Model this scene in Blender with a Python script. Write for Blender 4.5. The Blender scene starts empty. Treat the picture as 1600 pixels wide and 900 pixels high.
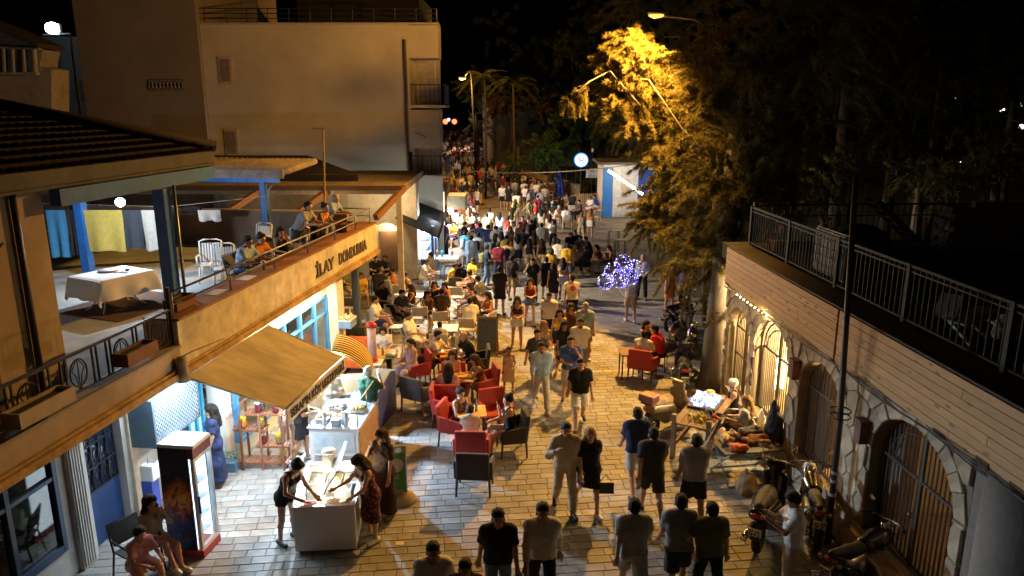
import bpy, bmesh, math, random
import numpy as np
from math import sin, cos, tan, pi, radians, atan2, atan, sqrt
from mathutils import Vector, Matrix
random.seed(7)
SC = bpy.context.scene
COL = SC.collection
# ---------------------------------------------------------------- camera
CH = 7.2; PITCH = radians(13.9); FPX = 1155.0
cd = bpy.data.cameras.new('camera'); cam = bpy.data.objects.new('camera', cd); COL.objects.link(cam)
cam.location = (0, 0, CH); cam.rotation_euler = (pi/2 - PITCH, 0, 0)
cd.sensor_width = 36; cd.lens = FPX/1600*36; cd.clip_start = .1; cd.clip_end = 1500
SC.camera = cam
# ---------------------------------------------------------------- night sky
W = bpy.data.worlds.new('World'); SC.world = W; W.use_nodes = True
nt = W.node_tree; bgn = nt.nodes['Background']
sky = nt.nodes.new('ShaderNodeTexSky'); sky.sky_type = 'NISHITA'; sky.sun_disc = False
sky.sun_elevation = radians(-4); sky.sun_rotation = radians(200)
nt.links.new(sky.outputs['Color'], bgn.inputs['Color']); bgn.inputs['Strength'].default_value = .012
SC.view_settings.view_transform = 'Standard'; SC.view_settings.look = 'None'
SC.view_settings.exposure = 0; SC.view_settings.gamma = 1
SC.cycles.use_denoising = True; SC.cycles.max_bounces = 5; SC.cycles.diffuse_bounces = 3
SC.cycles.glossy_bounces = 3; SC.cycles.transparent_max_bounces = 12; SC.cycles.transmission_bounces = 4
SC.cycles.sample_clamp_indirect = 4; SC.cycles.caustics_reflective = False; SC.cycles.caustics_refractive = False
# ---------------------------------------------------------------- lamps (seen and implied ones, with added fills marked at their lines)
SODIUM = (1, .48, .085); COLD = (.72, .88, 1); WARM = (1, .70, .32)
def lamp(name, loc, power, color, radius=.12, kind='POINT', aim=None, size=None, cone=150, blend=.6, tilt=0):
    d = bpy.data.lights.new(name, kind); d.energy = power; d.color = color
    if kind == 'AREA':
        d.shape = 'RECTANGLE'; d.size, d.size_y = size
    else: d.shadow_soft_size = radius
    if kind == 'SPOT': d.spot_size = radians(cone); d.spot_blend = blend
    o = bpy.data.objects.new(name, d); COL.objects.link(o); o.location = loc
    if aim is not None:
        o.rotation_euler = (Vector(aim) - Vector(loc)).to_track_quat('-Z', 'Y').to_euler()
    elif kind == 'AREA': o.rotation_euler = (0, tilt, -atan(.1348))
    return o
A = atan(.1348)
def wl(u, v, z): return Vector((-7.163+u*cos(A)+v*sin(A), -u*sin(A)+v*cos(A), z))   # terrace building frame -> world
B = atan(.05)
def wr(x, s, z): return Vector((5.72+x*cos(B)-s*sin(B), 7.7+x*sin(B)+s*cos(B), z))  # arcade frame -> world
lamp('sodium_street_light', (4.5, 24, 9.62), 5200, SODIUM, .15, 'SPOT', aim=(-4, 25, 0), cone=160, blend=.35)
lamp('sodium_street_optic', (4.4, 23.9, 9.55), 6500, SODIUM, .15, 'SPOT', aim=(-.6, 20.5, 0), cone=106, blend=.7)
lamp('overhead_sodium_fill', (.6, 14.8, 10.6), 620, (1, .47, .085), .15, 'SPOT', aim=(-.4, 14.0, 0), cone=84, blend=1)  # added unseen spot: warms the near paving and lights walkers from above
lamp('far_sodium_street_light', (-3.4, 52, 8.8), 4500, SODIUM, .15)
lamp('near_sodium_street_light', (2.6, -5, 9.6), 60, (1, .58, .22), .15)
lamp('shop_tube_light', wl(-.3, 12.2, 2.62), 110, COLD, kind='AREA', size=(.15, 1.2))
lamp('awning_tube_light', wl(.75, 13.6, 2.28), 130, (.85, .93, 1), kind='AREA', size=(.15, 1.6))
lamp('shopfront_light', wl(-.04, 17.0, 2.6), 190, (1, .86, .6), kind='AREA', size=(.12, 3.6), tilt=.45)
lamp('shop_floodlight', wl(.9, 15.7, 2.2), 1900, (.58, .79, 1), .08, 'SPOT', aim=wl(3.3, 13.5, 0), cone=104, blend=.5)
lamp('veranda_light', wl(-2.2, 24.5, 2.9), 110, WARM, .1)
lamp('far_crowd_fill', (-7.5, 98, 8), 5000, (1, .72, .5), .2)  # added fill that lifts the far crowd, no lamp stands here
lamp('arch_wall_fill', (-5.0, 29.2, 3.6), 130, (1, .78, .45), .1)  # added fill to brighten the arched wall, no fixture of its own
lamp('terrace_bulb_light', (-8.6, 16.2, 5.03), 470, (.78, .9, 1), .06)
lamp('far_shop_light', (-3.35, 31.6, 2.3), 800, (.8, .92, 1), .25)
lamp('mid_street_fill', (-3.6, 28.6, 4.1), 4200, (1, .80, .55), .12, 'SPOT', aim=(1.2, 25.5, 0), cone=120, blend=.7)  # added warm fill for the mid-street crowd and diners, no fixture modelled
lamp('lit_crowd_fill', (-2.7, 37.0, 3.0), 2200, (1, .88, .76), .15, 'SPOT', aim=(-.9, 38.5, 0), cone=140)  # added spot aimed at the crowd before the shops, not a sign
lamp('second_lit_crowd_fill', (-2.8, 43.5, 3.0), 2600, (1, .88, .78), .15, 'SPOT', aim=(-1.2, 45, 0), cone=140)  # second added spot, carries the crowd brightening farther up the street
lamp('gate_room_light', wr(1.0, 6.9, 2.6), 1000, WARM, .12)
lamp('gate_stair_light', wr(1.0, 9.1, 2.7), 1000, WARM, .12)
lamp('middle_room_light', wr(1.2, 4.8, 2.5), 260, (1, .6, .2), .12)
lamp('near_room_light', wr(2.6, 1.6, 2.6), 26, (1, .68, .35), .12)
lamp('eaves_string_light', wr(-.12, 7.2, 3.0), 14, (1, .75, .3), .05)
lamp('kiosk_string_light', (7.4, 46.2, 3.0), 170, (1, .82, .55), .3)
lamp('terrace_garden_light', (9.5, 24.5, 5.3), 30, (1, .8, .3), .2)
lamp('balloon_glow', (4.3, 24.9, 1.6), 26, (.42, .35, 1), .35)
lamp('lawn_light', (12.5, 52, 2.2), 160, (.75, 1, .45), .3)
lamp('roof_floodlight', (-33.2, 55, 14.1), 300, (.6, .85, 1), .2)
# ---------------------------------------------------------------- materials
MATS = {}
def srgb(*c):
    return tuple((x/255/12.92 if x/255 <= .04045 else ((x/255+.055)/1.055)**2.4) for x in c)
def M(name, col, rough=.7, metal=0., var=.18, scale=6., bump=.0, bscale=60., emit=None, es=0., stretch=None, alpha=1., trans=0., rnd=0., spec=.5, stain=0.):
    if name in MATS: return MATS[name]
    m = bpy.data.materials.new(name); m.use_nodes = True; MATS[name] = m
    n = m.node_tree.nodes; l = m.node_tree.links; b = n['Principled BSDF']
    b.inputs['Roughness'].default_value = rough; b.inputs['Metallic'].default_value = metal
    b.inputs['Specular IOR Level'].default_value = spec
    m.diffuse_color = (*col[:3], 1)
    tc = n.new('ShaderNodeTexCoord'); src = tc.outputs['Object']
    if stretch:
        mp = n.new('ShaderNodeMapping'); mp.inputs['Scale'].default_value = stretch; l.new(src, mp.inputs[0]); src = mp.outputs[0]
    last = None
    if var > 0:
        nz = n.new('ShaderNodeTexNoise'); nz.inputs['Scale'].default_value = scale; nz.inputs['Detail'].default_value = 5
        l.new(src, nz.inputs['Vector'])
        mr = n.new('ShaderNodeMapRange'); mr.inputs[1].default_value = .3; mr.inputs[2].default_value = .7
        mr.inputs[3].default_value = 1-var; mr.inputs[4].default_value = 1+var
        l.new(nz.outputs[0], mr.inputs[0]); last = mr.outputs[0]
    if stain > 0:
        n2 = n.new('ShaderNodeTexNoise'); n2.inputs['Scale'].default_value = scale*.22; n2.inputs['Detail'].default_value = 6
        n2.inputs['Roughness'].default_value = .65
        l.new(src, n2.inputs['Vector'])
        m2 = n.new('ShaderNodeMapRange'); m2.inputs[1].default_value = .38; m2.inputs[2].default_value = .62
        m2.inputs[3].default_value = 1-stain; m2.inputs[4].default_value = 1.05; l.new(n2.outputs[0], m2.inputs[0])
        if last is None: last = m2.outputs[0]
        else:
            mu = n.new('ShaderNodeMath'); mu.operation = 'MULTIPLY'; l.new(last, mu.inputs[0]); l.new(m2.outputs[0], mu.inputs[1]); last = mu.outputs[0]
    if rnd > 0:
        oi = n.new('ShaderNodeObjectInfo'); m3 = n.new('ShaderNodeMapRange'); m3.inputs[3].default_value = 1-rnd; m3.inputs[4].default_value = 1+rnd
        l.new(oi.outputs['Random'], m3.inputs[0])
        if last is None: last = m3.outputs[0]
        else:
            mu = n.new('ShaderNodeMath'); mu.operation = 'MULTIPLY'; l.new(last, mu.inputs[0]); l.new(m3.outputs[0], mu.inputs[1]); last = mu.outputs[0]
    if last is not None:
        vm = n.new('ShaderNodeVectorMath'); vm.operation = 'SCALE'; vm.inputs[0].default_value = col[:3]
        l.new(last, vm.inputs['Scale']); l.new(vm.outputs[0], b.inputs['Base Color'])
    else: b.inputs['Base Color'].default_value = (*col[:3], 1)
    if bump > 0:
        nb = n.new('ShaderNodeTexNoise'); nb.inputs['Scale'].default_value = bscale; nb.inputs['Detail'].default_value = 4
        l.new(src, nb.inputs['Vector']); bu = n.new('ShaderNodeBump'); bu.inputs['Strength'].default_value = bump; bu.inputs['Distance'].default_value = .02
        l.new(nb.outputs[0], bu.inputs['Height']); l.new(bu.outputs[0], b.inputs['Normal'])
    if emit is not None:
        b.inputs['Emission Color'].default_value = (*emit, 1); b.inputs['Emission Strength'].default_value = es
    if alpha < 1: b.inputs['Alpha'].default_value = alpha
    if trans > 0: b.inputs['Transmission Weight'].default_value = trans
    return m
def glassm(name, tint=(.9, .95, 1), opacity=.12, rough=.05):
    if name in MATS: return MATS[name]
    m = bpy.data.materials.new(name); m.use_nodes = True; MATS[name] = m
    n = m.node_tree.nodes; l = m.node_tree.links; b = n['Principled BSDF']; out = n['Material Output']
    b.inputs['Base Color'].default_value = (*tint, 1); b.inputs['Roughness'].default_value = rough
    t = n.new('ShaderNodeBsdfTransparent'); t.inputs[0].default_value = (*tint, 1)
    fr = n.new('ShaderNodeFresnel'); fr.inputs['IOR'].default_value = 1.45
    ge = n.new('ShaderNodeNewGeometry'); inv = n.new('ShaderNodeMath'); inv.operation = 'SUBTRACT'; inv.inputs[0].default_value = 1; l.new(ge.outputs['Backfacing'], inv.inputs[1]); fm = n.new('ShaderNodeMath'); fm.operation = 'MULTIPLY'
    ad = n.new('ShaderNodeMath'); ad.operation = 'ADD'; ad.inputs[1].default_value = opacity; ad.use_clamp = True
    g = n.new('ShaderNodeBsdfGlossy'); g.inputs['Roughness'].default_value = rough
    mx = n.new('ShaderNodeMixShader'); l.new(fr.outputs[0], ad.inputs[0]); l.new(ad.outputs[0], fm.inputs[0]); l.new(inv.outputs[0], fm.inputs[1]); l.new(fm.outputs[0], mx.inputs[0])
    l.new(t.outputs[0], mx.inputs[1]); l.new(g.outputs[0], mx.inputs[2]); l.new(mx.outputs[0], out.inputs['Surface'])
    return m
def stripem(name, c1, c2, axis=0, freq=8., rough=.8, duty=.5):
    if name in MATS: return MATS[name]
    m = M(name, c1, rough, var=0); n = m.node_tree.nodes; l = m.node_tree.links; b = n['Principled BSDF']
    tc = n.new('ShaderNodeTexCoord'); sp = n.new('ShaderNodeSeparateXYZ'); l.new(tc.outputs['Object'], sp.inputs[0])
    mu = n.new('ShaderNodeMath'); mu.operation = 'MULTIPLY'; mu.inputs[1].default_value = freq; l.new(sp.outputs[axis], mu.inputs[0])
    fr = n.new('ShaderNodeMath'); fr.operation = 'FRACT'; l.new(mu.outputs[0], fr.inputs[0])
    gt = n.new('ShaderNodeMath'); gt.operation = 'GREATER_THAN'; gt.inputs[1].default_value = duty; l.new(fr.outputs[0], gt.inputs[0])
    mx = n.new('ShaderNodeMix'); mx.data_type = 'RGBA'; mx.inputs['A'].default_value = (*c1, 1); mx.inputs['B'].default_value = (*c2, 1)
    l.new(gt.outputs[0], mx.inputs['Factor']); l.new(mx.outputs['Result'], b.inputs['Base Color'])
    return m
# ---------------------------------------------------------------- geometry helpers
def ray(px, py):
    u = (px-800)/FPX; v = (py-450)/FPX
    return Vector((u, cos(PITCH)-v*sin(PITCH), -sin(PITCH)-v*cos(PITCH)))
def G(px, py, z=0.):
    r = ray(px, py); t = (z-CH)/r.z; return Vector((r.x*t, r.y*t, z))
def Yp(px, py, y):
    r = ray(px, py); t = y/r.y; return Vector((r.x*t, y, CH+r.z*t))
class Mb:
    def __init__(s): s.v = []; s.f = []; s.m = []; s.mi = 0
    def add(s, vs, fs):
        o = len(s.v); s.v += [tuple(x) for x in vs]
        for f in fs: s.f.append(tuple(i+o for i in f)); s.m.append(s.mi)
        return s
    def box(s, x0, x1, y0, y1, z0, z1, mat=None):
        vs = [(x, y, z) for z in (z0, z1) for y in (y0, y1) for x in (x0, x1)]
        if mat is not None: vs = [mat @ Vector(p) for p in vs]
        return s.add(vs, [(0, 2, 3, 1), (4, 5, 7, 6), (0, 1, 5, 4), (2, 6, 7, 3), (0, 4, 6, 2), (1, 3, 7, 5)])
    def bar(s, a, b, w, h=None, up=(0, 0, 1)):
        a = Vector(a); b = Vector(b); h = h or w; d = b-a; L = d.length; d.normalize(); u = Vector(up)
        x = d.cross(u)
        if x.length < 1e-4: x = d.cross(Vector((0, 1, 0)))
        x.normalize(); u = x.cross(d)
        vs = [p + x*sx*w/2 + u*su*h/2 for p in (a, b) for su in (-1, 1) for sx in (-1, 1)]
        return s.add(vs, [(0, 1, 3, 2), (4, 6, 7, 5), (0, 4, 5, 1), (2, 3, 7, 6), (0, 2, 6, 4), (1, 5, 7, 3)])
    def tube(s, pts, r, n=8, r2=None, cap=True):
        pts = [Vector(p) for p in pts]; k = len(pts); rings = []
        ref = None
        for i, p in enumerate(pts):
            d = (pts[min(i+1, k-1)]-pts[max(i-1, 0)])
            if d.length < 1e-6: d = Vector((0, 0, 1))
            d.normalize()
            if ref is None: ref = Vector((0, 0, 1)) if abs(d.z) < .9 else Vector((1, 0, 0))
            x = d.cross(ref)
            if x.length < 1e-4: x = d.orthogonal()
            x.normalize(); y = d.cross(x); ref = -y if False else ref
            rr = r if r2 is None else r+(r2-r)*i/max(1, k-1)
            if isinstance(r, (list, tuple)): rr = r[i]
            rings.append([p + x*cos(2*pi*j/n)*rr + y*sin(2*pi*j/n)*rr for j in range(n)])
        vs = [q for R_ in rings for q in R_]; fs = []
        for i in range(k-1):
            for j in range(n): fs.append((i*n+j, i*n+(j+1) % n, (i+1)*n+(j+1) % n, (i+1)*n+j))
        if cap: fs.append(tuple(range(n-1, -1, -1))); fs.append(tuple((k-1)*n+j for j in range(n)))
        return s.add(vs, fs)
    def lathe(s, prof, c=(0, 0, 0), n=14, cap=True):
        vs = [(c[0]+r*cos(2*pi*j/n), c[1]+r*sin(2*pi*j/n), c[2]+z) for r, z in prof for j in range(n)]; k = len(prof)
        fs = [(i*n+j, i*n+(j+1) % n, (i+1)*n+(j+1) % n, (i+1)*n+j) for i in range(k-1) for j in range(n)]
        if cap: fs.append(tuple(range(n-1, -1, -1))); fs.append(tuple((k-1)*n+j for j in range(n)))
        return s.add(vs, fs)
    def ball(s, c, r, n=10, k=6, sq=(1, 1, 1)):
        prof = [(max(.001, r*sin(pi*i/k)), -r*cos(pi*i/k)) for i in range(k+1)]
        o = len(s.v); s.lathe(prof, (0, 0, 0), n)
        for i in range(o, len(s.v)): x, y, z = s.v[i]; s.v[i] = (c[0]+x*sq[0], c[1]+y*sq[1], c[2]+z*sq[2])
        return s
    def prism(s, poly, d0, d1, ax=2):
        n = len(poly)
        def P(p, d): return (p[0], p[1], d) if ax == 2 else ((p[0], d, p[1]) if ax == 1 else (d, p[0], p[1]))
        vs = [P(p, d0) for p in poly]+[P(p, d1) for p in poly]
        fs = [tuple(range(n-1, -1, -1)), tuple(range(n, 2*n))]+[(i, (i+1) % n, n+(i+1) % n, n+i) for i in range(n)]
        return s.add(vs, fs)
    def quad(s, a, b, c, d): return s.add([a, b, c, d], [(0, 1, 2, 3)])
    def mesh(s, name, mats=None, smooth=False, fix=True):
        me = bpy.data.meshes.new(name); me.from_pydata(s.v, [], s.f)
        for m in (mats or []): me.materials.append(m)
        if mats and len(mats) > 1: me.polygons.foreach_set('material_index', s.m)
        if fix:
            bm = bmesh.new(); bm.from_mesh(me); bmesh.ops.recalc_face_normals(bm, faces=bm.faces); bm.to_mesh(me); bm.free()
        if smooth:
            me.polygons.foreach_set('use_smooth', [True]*len(me.polygons))
        me.update(); return me
    def build(s, name, mat, parent=None, smooth=False, bev=0, loc=None, rz=0, fix=True, seg=2):
        mats = mat if isinstance(mat, (list, tuple)) else [mat]
        o = bpy.data.objects.new(name, s.mesh(name, mats, smooth, fix)); COL.objects.link(o)
        if parent is not None: o.parent = parent
        if loc is not None: o.location = loc
        if rz: o.rotation_euler.z = rz
        if bev:
            bm = o.modifiers.new('bevel', 'BEVEL'); bm.width = bev; bm.segments = seg; bm.limit_method = 'ANGLE'
            if smooth is None: pass
        return o
def tag(o, label=None, cat=None, group=None, kind=None):
    if label: o['label'] = label
    if cat: o['category'] = cat
    if group: o['group'] = group
    if kind: o['kind'] = kind
    return o
def thing(name, label, cat, loc=(0, 0, 0), rz=0, group=None):
    o = bpy.data.objects.new(name, None); COL.objects.link(o); o.location = loc; o.rotation_euler.z = rz; o.empty_display_size = .2
    return tag(o, label, cat, group)
CH_CACHE = {}
def kids(o):
    return [c for c in o.children]
def dup(root, loc, rz=0, label=None, group=None, parent=None):
    def rec(o, par):
        c = o.copy(); COL.objects.link(c); c.parent = par
        for k in TREE.get(o.name, kids(o)): rec(k, c)
        return c
    r = rec(root, parent); r.location = loc; r.rotation_euler.z = rz
    if label: r['label'] = label
    if group: r['group'] = group
    return r
TREE = {}
def inst(name, me, parent=None, loc=(0, 0, 0), rot=None, scale=None):
    o = bpy.data.objects.new(name, me); COL.objects.link(o); o.location = loc
    if parent is not None: o.parent = parent
    if rot is not None: o.rotation_euler = rot
    if scale is not None: o.scale = scale
    return o
FONT = None
def text_mesh(txt, size, depth=.01, align='LEFT', res=3, off=0, shear=0):
    cu = bpy.data.curves.new('lettering', 'FONT'); cu.body = txt; cu.size = size; cu.extrude = depth/2; cu.align_x = align
    cu.resolution_u = res; cu.offset = off; cu.shear = shear
    o = bpy.data.objects.new('lettering', cu); COL.objects.link(o)
    bpy.context.view_layer.update()
    me = bpy.data.meshes.new_from_object(o.evaluated_get(bpy.context.evaluated_depsgraph_get()))
    bpy.data.objects.remove(o); return me
def text(name, txt, size, mat, parent, mtx, depth=.01, align='LEFT', off=0, width=None):
    me = text_mesh(txt, size, depth, align, off=off); me.materials.clear(); me.materials.append(mat)
    o = bpy.data.objects.new(name, me); COL.objects.link(o); o.parent = parent
    if width:
        xs = [v.co.x for v in me.vertices]; k = width/(max(xs)-min(xs)); me.transform(Matrix.Diagonal((k, 1, 1, 1)))
    o.matrix_local = mtx; return o
def frame(o, x, y):   # matrix from origin, x axis, y axis
    x = Vector(x).normalized(); y = Vector(y); z = x.cross(y).normalized(); y = z.cross(x)
    m = Matrix.Identity(4)
    for i in range(3): m[i][0] = x[i]; m[i][1] = y[i]; m[i][2] = z[i]; m[i][3] = Vector(o)[i]
    return m
# common materials
plaster = M('cream_plaster', (.52, .42, .29), .9, var=.1, scale=3, bump=.25, bscale=30, stain=.25)
white_pl = M('white_plaster', (.72, .69, .63), .85, var=.06, scale=4, bump=.15, bscale=40, stain=.12)
blue_pt = M('blue_paint', (.03, .16, .52), .45, var=.12, scale=9, stain=.2)
lblue_pt = M('light_blue_paint', (.08, .30, .62), .45, var=.1, scale=9)
iron = M('black_iron', (.025, .024, .025), .5, .4, var=.2)
dark_metal = M('dark_steel', (.016, .017, .019), .7, .1, var=.15)
grey_metal = M('galvanised_steel', (.32, .33, .34), .42, .8, var=.12)
chrome = M('chrome', (.7, .7, .72), .16, 1., var=.05)
white_plastic = M('white_plastic', (.78, .78, .76), .4, var=.04)
white_metal = M('white_enamel', (.75, .77, .80), .3, var=.03)
black_plastic = M('black_plastic', (.02, .02, .022), .45, var=.15)
rubber = M('black_rubber', (.016, .016, .016), .8, var=.2)
wood_brown = M('brown_timber', (.16, .075, .032), .6, var=.3, scale=14, stretch=(1, 1, 8), rnd=.2)
wood_pale = M('pale_timber', (.50, .36, .20), .65, var=.2, scale=10, stretch=(8, 1, 8), rnd=.15)
terracotta = M('terracotta', (.35, .12, .055), .85, var=.15)
clear = glassm('clear_glass'); dark_glass = glassm('dark_glass', (.45, .55, .6), .12)
# ================================================================ GROUND
ROWA = radians(6.6)
asphalt = M('asphalt', (.06, .055, .05), .9, var=.2, scale=3, bump=.2)
mortar = M('paving_joint_mortar', (.09, .083, .075), .95, var=.2)
g = Mb(); g.quad((-260, -60, -.03), (260, -60, -.03), (260, 700, -.03), (-260, 700, -.03)); tag(g.build('ground', M('dark_soil', (.045, .04, .03), .95, var=.3, scale=.5)), kind='structure')
def paverm(name, pt):
    m = M(name, (.29, .28, .265), .66, var=.12, scale=5, bump=.35, bscale=45, rnd=.0, stain=.18, spec=.4)
    n = m.node_tree.nodes; l = m.node_tree.links; b = n['Principled BSDF']
    src = b.inputs['Base Color'].links[0].from_socket
    at = n.new('ShaderNodeAttribute'); at.attribute_name = 'tone'
    mx = n.new('ShaderNodeMix'); mx.data_type = 'RGBA'; mx.blend_type = 'MULTIPLY'; mx.inputs['Factor'].default_value = 1
    l.new(src, mx.inputs['A']); l.new(at.outputs['Color'], mx.inputs['B']); l.new(mx.outputs['Result'], b.inputs['Base Color'])
    return m
pm = paverm('paver_stone', 0)
pave = Mb(); pave.add([(-9, 5, -.014), (5.9, 5, -.014), (5.9, 18.7, -.014), (9, 18.7, -.014), (9, 34, -.014), (-9, 34, -.014)], [(0, 1, 2, 3, 4, 5)]); pavement = tag(pave.build('pavement', mortar), kind='structure')
fp = M('far_street_paving', (.17, .15, .13), .8, var=.15, scale=1.5, bump=.2, stain=.2)
f = Mb(); f.add([(-9, 33.9, -.010), (12, 33.9, -.010), (11, 60, -.010), (-3, 110, -.010), (-14, 230, -.010), (-22, 230, -.010), (-8, 60, -.010)], [(0, 1, 2, 3, 4, 5, 6)])
tag(f.build('street', fp), kind='structure')
pavs = []
rr = random.Random(3)
q = -1.0
c_, s_ = cos(ROWA), sin(ROWA)
def prow(x, y): return (x*c_-y*s_, x*s_+y*c_)
bands = []
yv = 5.2; rown = 0
light_rows = {}
while yv < 34:
    hgt = .205
    xx = -8.5 + rr.random()*.4
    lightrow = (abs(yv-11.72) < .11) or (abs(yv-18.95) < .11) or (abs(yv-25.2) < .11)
    while xx < 10:
        ln = rr.choice([.27, .31, .35, .39, .42])
        cx, cy = prow(xx+ln/2, yv+hgt/2)
        if -8.6 < cx < (5.6 if cy < 18.6 else 8.6) and 6.5 < cy < 33.7:
            # far part only where the camera can see it
            t = .87+.26*rr.random()
            if rr.random() < .10: t *= .85
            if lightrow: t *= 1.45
            warm = 1+.06*(rr.random()-.5)
            pavs.append((xx+.0045, xx+ln-.0045, yv+.0045, yv+hgt-.0045, rr.uniform(-.003, .003), (t*warm, t, t*(2-warm)), cx, cy))
        xx += ln
    yv += hgt
def paver_geo(p, cx, cy):
    x0, x1, y0, y1, z, t = p[:6]; e = .008
    vs = []
    for (a, b, zz) in ((x0, y0, -.013), (x1, y0, -.013), (x1, y1, -.013), (x0, y1, -.013), (x0, y0, z-.006), (x1, y0, z-.006), (x1, y1, z-.006), (x0, y1, z-.006), (x0+e, y0+e, z), (x1-e, y0+e, z), (x1-e, y1-e, z), (x0+e, y1-e, z)):
        X, Y = prow(a, b); vs.append((X-cx, Y-cy, zz))
    fs = [(0, 1, 5, 4), (1, 2, 6, 5), (2, 3, 7, 6), (3, 0, 4, 7), (4, 5, 9, 8), (5, 6, 10, 9), (6, 7, 11, 10), (7, 4, 8, 11), (8, 9, 10, 11)]
    return vs, fs
def tone_mesh(name, geo):
    V = []; F_ = []; T = []
    for (vs, fs, t) in geo:
        o = len(V); V += vs; F_ += [tuple(i+o for i in f_) for f_ in fs]; T += [(*t, 1.)]*len(vs)
    me = bpy.data.meshes.new(name); me.from_pydata(V, [], F_)
    at = me.color_attributes.new('tone', 'FLOAT_COLOR', 'POINT'); at.data.foreach_set('color', np.array(T, 'f').ravel())
    me.materials.append(pm); return me
def inview(cx, cy):
    d = cy*cos(PITCH)+CH*sin(PITCH); x = 800+FPX*cx/d; v = (CH*cos(PITCH)-cy*sin(PITCH))/d*FPX+450
    return 330 < x < 1330 and v < 890 and x < 1180+(v-640)*.6
order = sorted(range(len(pavs)), key=lambda i: pavs[i][7] if inview(pavs[i][6], pavs[i][7]) else 999)
near = set(order[:296]); rest = []
for i, p in enumerate(pavs):
    if i in near:
        vs, fs = paver_geo(p, p[6], p[7]); o = bpy.data.objects.new('paver', tone_mesh('paver', [(vs, fs, p[5])])); COL.objects.link(o)
        o.parent = pavement; o.location = (p[6], p[7], 0)
    else:
        vs, fs = paver_geo(p, 0, 0); rest.append((vs, fs, p[5]))
o = bpy.data.objects.new('paver', tone_mesh('paver', rest)); COL.objects.link(o); o.parent = pavement; o['kind'] = 'stuff'
# ================================================================ TERRACE BUILDING (left)
TB = thing('terrace_building', 'two storey cream building with a roof terrace over the ice cream shop on the left', 'building', (-7.163, 0, 0), -A)
fasc_m = M('stained_ochre_render', (.66, .59, .45), .85, var=.14, scale=5, bump=.3, bscale=25, stain=.35)
rust_m = M('rusty_orange_render', (.50, .32, .14), .85, var=.25, scale=7, bump=.4, bscale=30, stain=.4)
dim_wall = M('old_beige_render', (.42, .32, .25), .9, var=.1, scale=3, bump=.2, stain=.2)
floor_m = M('terrace_floor_screed', (.47, .51, .53), .8, var=.12, scale=2, bump=.15, stain=.35)
Mb().box(-9.5, -.2, 5, 22.6, 2.82, 3.05).build('terrace_floor', floor_m, TB)
Mb().box(-.2, -.003, 5, 11.9, 2.8, 3.26).build('balcony_fascia', dim_wall, TB)
Mb().box(-.2, 0, 11.903, 22.6, 2.8, 3.70).build('sign_parapet', fasc_m, TB, bev=.012)
mb = Mb(); mb.box(.001, .09, 5, 22.6, 2.76, 2.88); mb.box(.001, .05, 5, 22.6, 2.881, 2.93); mb.build('drip_moulding', rust_m, TB, bev=.015)
Mb().box(-.62, .03, 11.903, 22.6, 3.703, 3.745).build('parapet_coping', M('brown_tiles', (.30, .14, .06), .6, var=.2, scale=6, stain=.3), TB, bev=.01)
Mb().box(-.6, -.203, 11.91, 22.6, 3.06, 3.70).build('parapet_backing', dim_wall, TB)
Mb().box(-.25, .03, 5, 11.9, 3.262, 3.30).build('balcony_coping', M('grey_coping', (.28, .25, .23), .8), TB)
Mb().box(-2.6, -.2, 22.38, 22.6, 2.8, 3.70).build('end_parapet', fasc_m, TB)
# soffit of the balcony
Mb().box(-9.4, -.21, 5.1, 22.55, 2.77, 2.815).build('soffit', M('soffit_white', (.72, .69, .62), .8, var=.05), TB)
# lettering on the parapet
sign_dark = M('sign_letters_dark', (.10, .08, .035), .5, var=0)
for word, v0, v1 in (('İLAY', 17.75, 18.95), ('DONDURMA', 19.30, 21.55)):
    text('sign_lettering', word, .42, sign_dark, TB, frame((.012, v0, 3.10), (0, 1, 0), (0, 0, 1)), .03, off=.012, width=v1-v0)
# pipe rail on the parapet
pr = M('grey_pipe', (.27, .27, .28), .45, .5)
Mb().tube([(-.1, 11.95, 4.18), (-.1, 22.3, 4.18)], .022).tube([(-.1, 11.95, 3.97), (-.1, 22.3, 3.97)], .018).build('rail', pr, TB, True)
for v in (11.98, 13.9, 15.8, 17.6, 19.4, 21.0, 22.3): Mb().tube([(-.1, v, 3.74), (-.1, v, 4.18)], .02).build('rail_post', pr, TB, True)
Mb().tube([(-.1, 22.3, 4.18), (-1.6, 22.3, 4.18)], .02).tube([(-.1, 22.3, 3.97), (-1.6, 22.3, 3.97)], .018).build('rail', pr, TB, True)
# wrought iron balcony railing, near part
zb, zt = 3.30, 3.90
mb = Mb(); mb.box(-.14, -.10, 5.5, 11.9, zt-.02, zt+.02); mb.box(-.14, -.10, 5.5, 11.9, zb+.05, zb+.075); mb.build('railing_frame', iron, TB)
bm_bar = Mb().box(-.012, .012, -.012, .012, 0, zt-zb-.06).mesh('railing_bar', [iron])
v = 5.7
pt = 0
while v < 11.85:
    for dv in (0, .09): inst('railing_bar', bm_bar, TB, (-.12, v+dv, zb+.06))
    if pt % 2 == 0:
        cz = zb+.31; ring = Mb()
        ring.tube([(-.12, v+.32+.165*cos(2*pi*k/16), cz+.2*sin(2*pi*k/16)) for k in range(17)], .012, 5, cap=False)
        for w in (-1, 0, 1): ring.tube([(-.12, v+.32+w*.02, zb+.06), (-.12, v+.32+w*.05, cz-.05), (-.12, v+.32+w*.12, cz+.06), (-.12, v+.32+w*.05, cz+.15), (-.12, v+.32+w*.01, cz+.2)], .008, 5)
        ring.build('railing_ornament', iron, TB)
    v += .62 if pt % 2 == 0 else .30
    pt += 1
inst('railing_bar', Mb().box(-.03, .03, -.03, .03, 0, 1.0).mesh('corner_post', [iron]), TB, (-.12, 11.93, 3.28))
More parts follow.
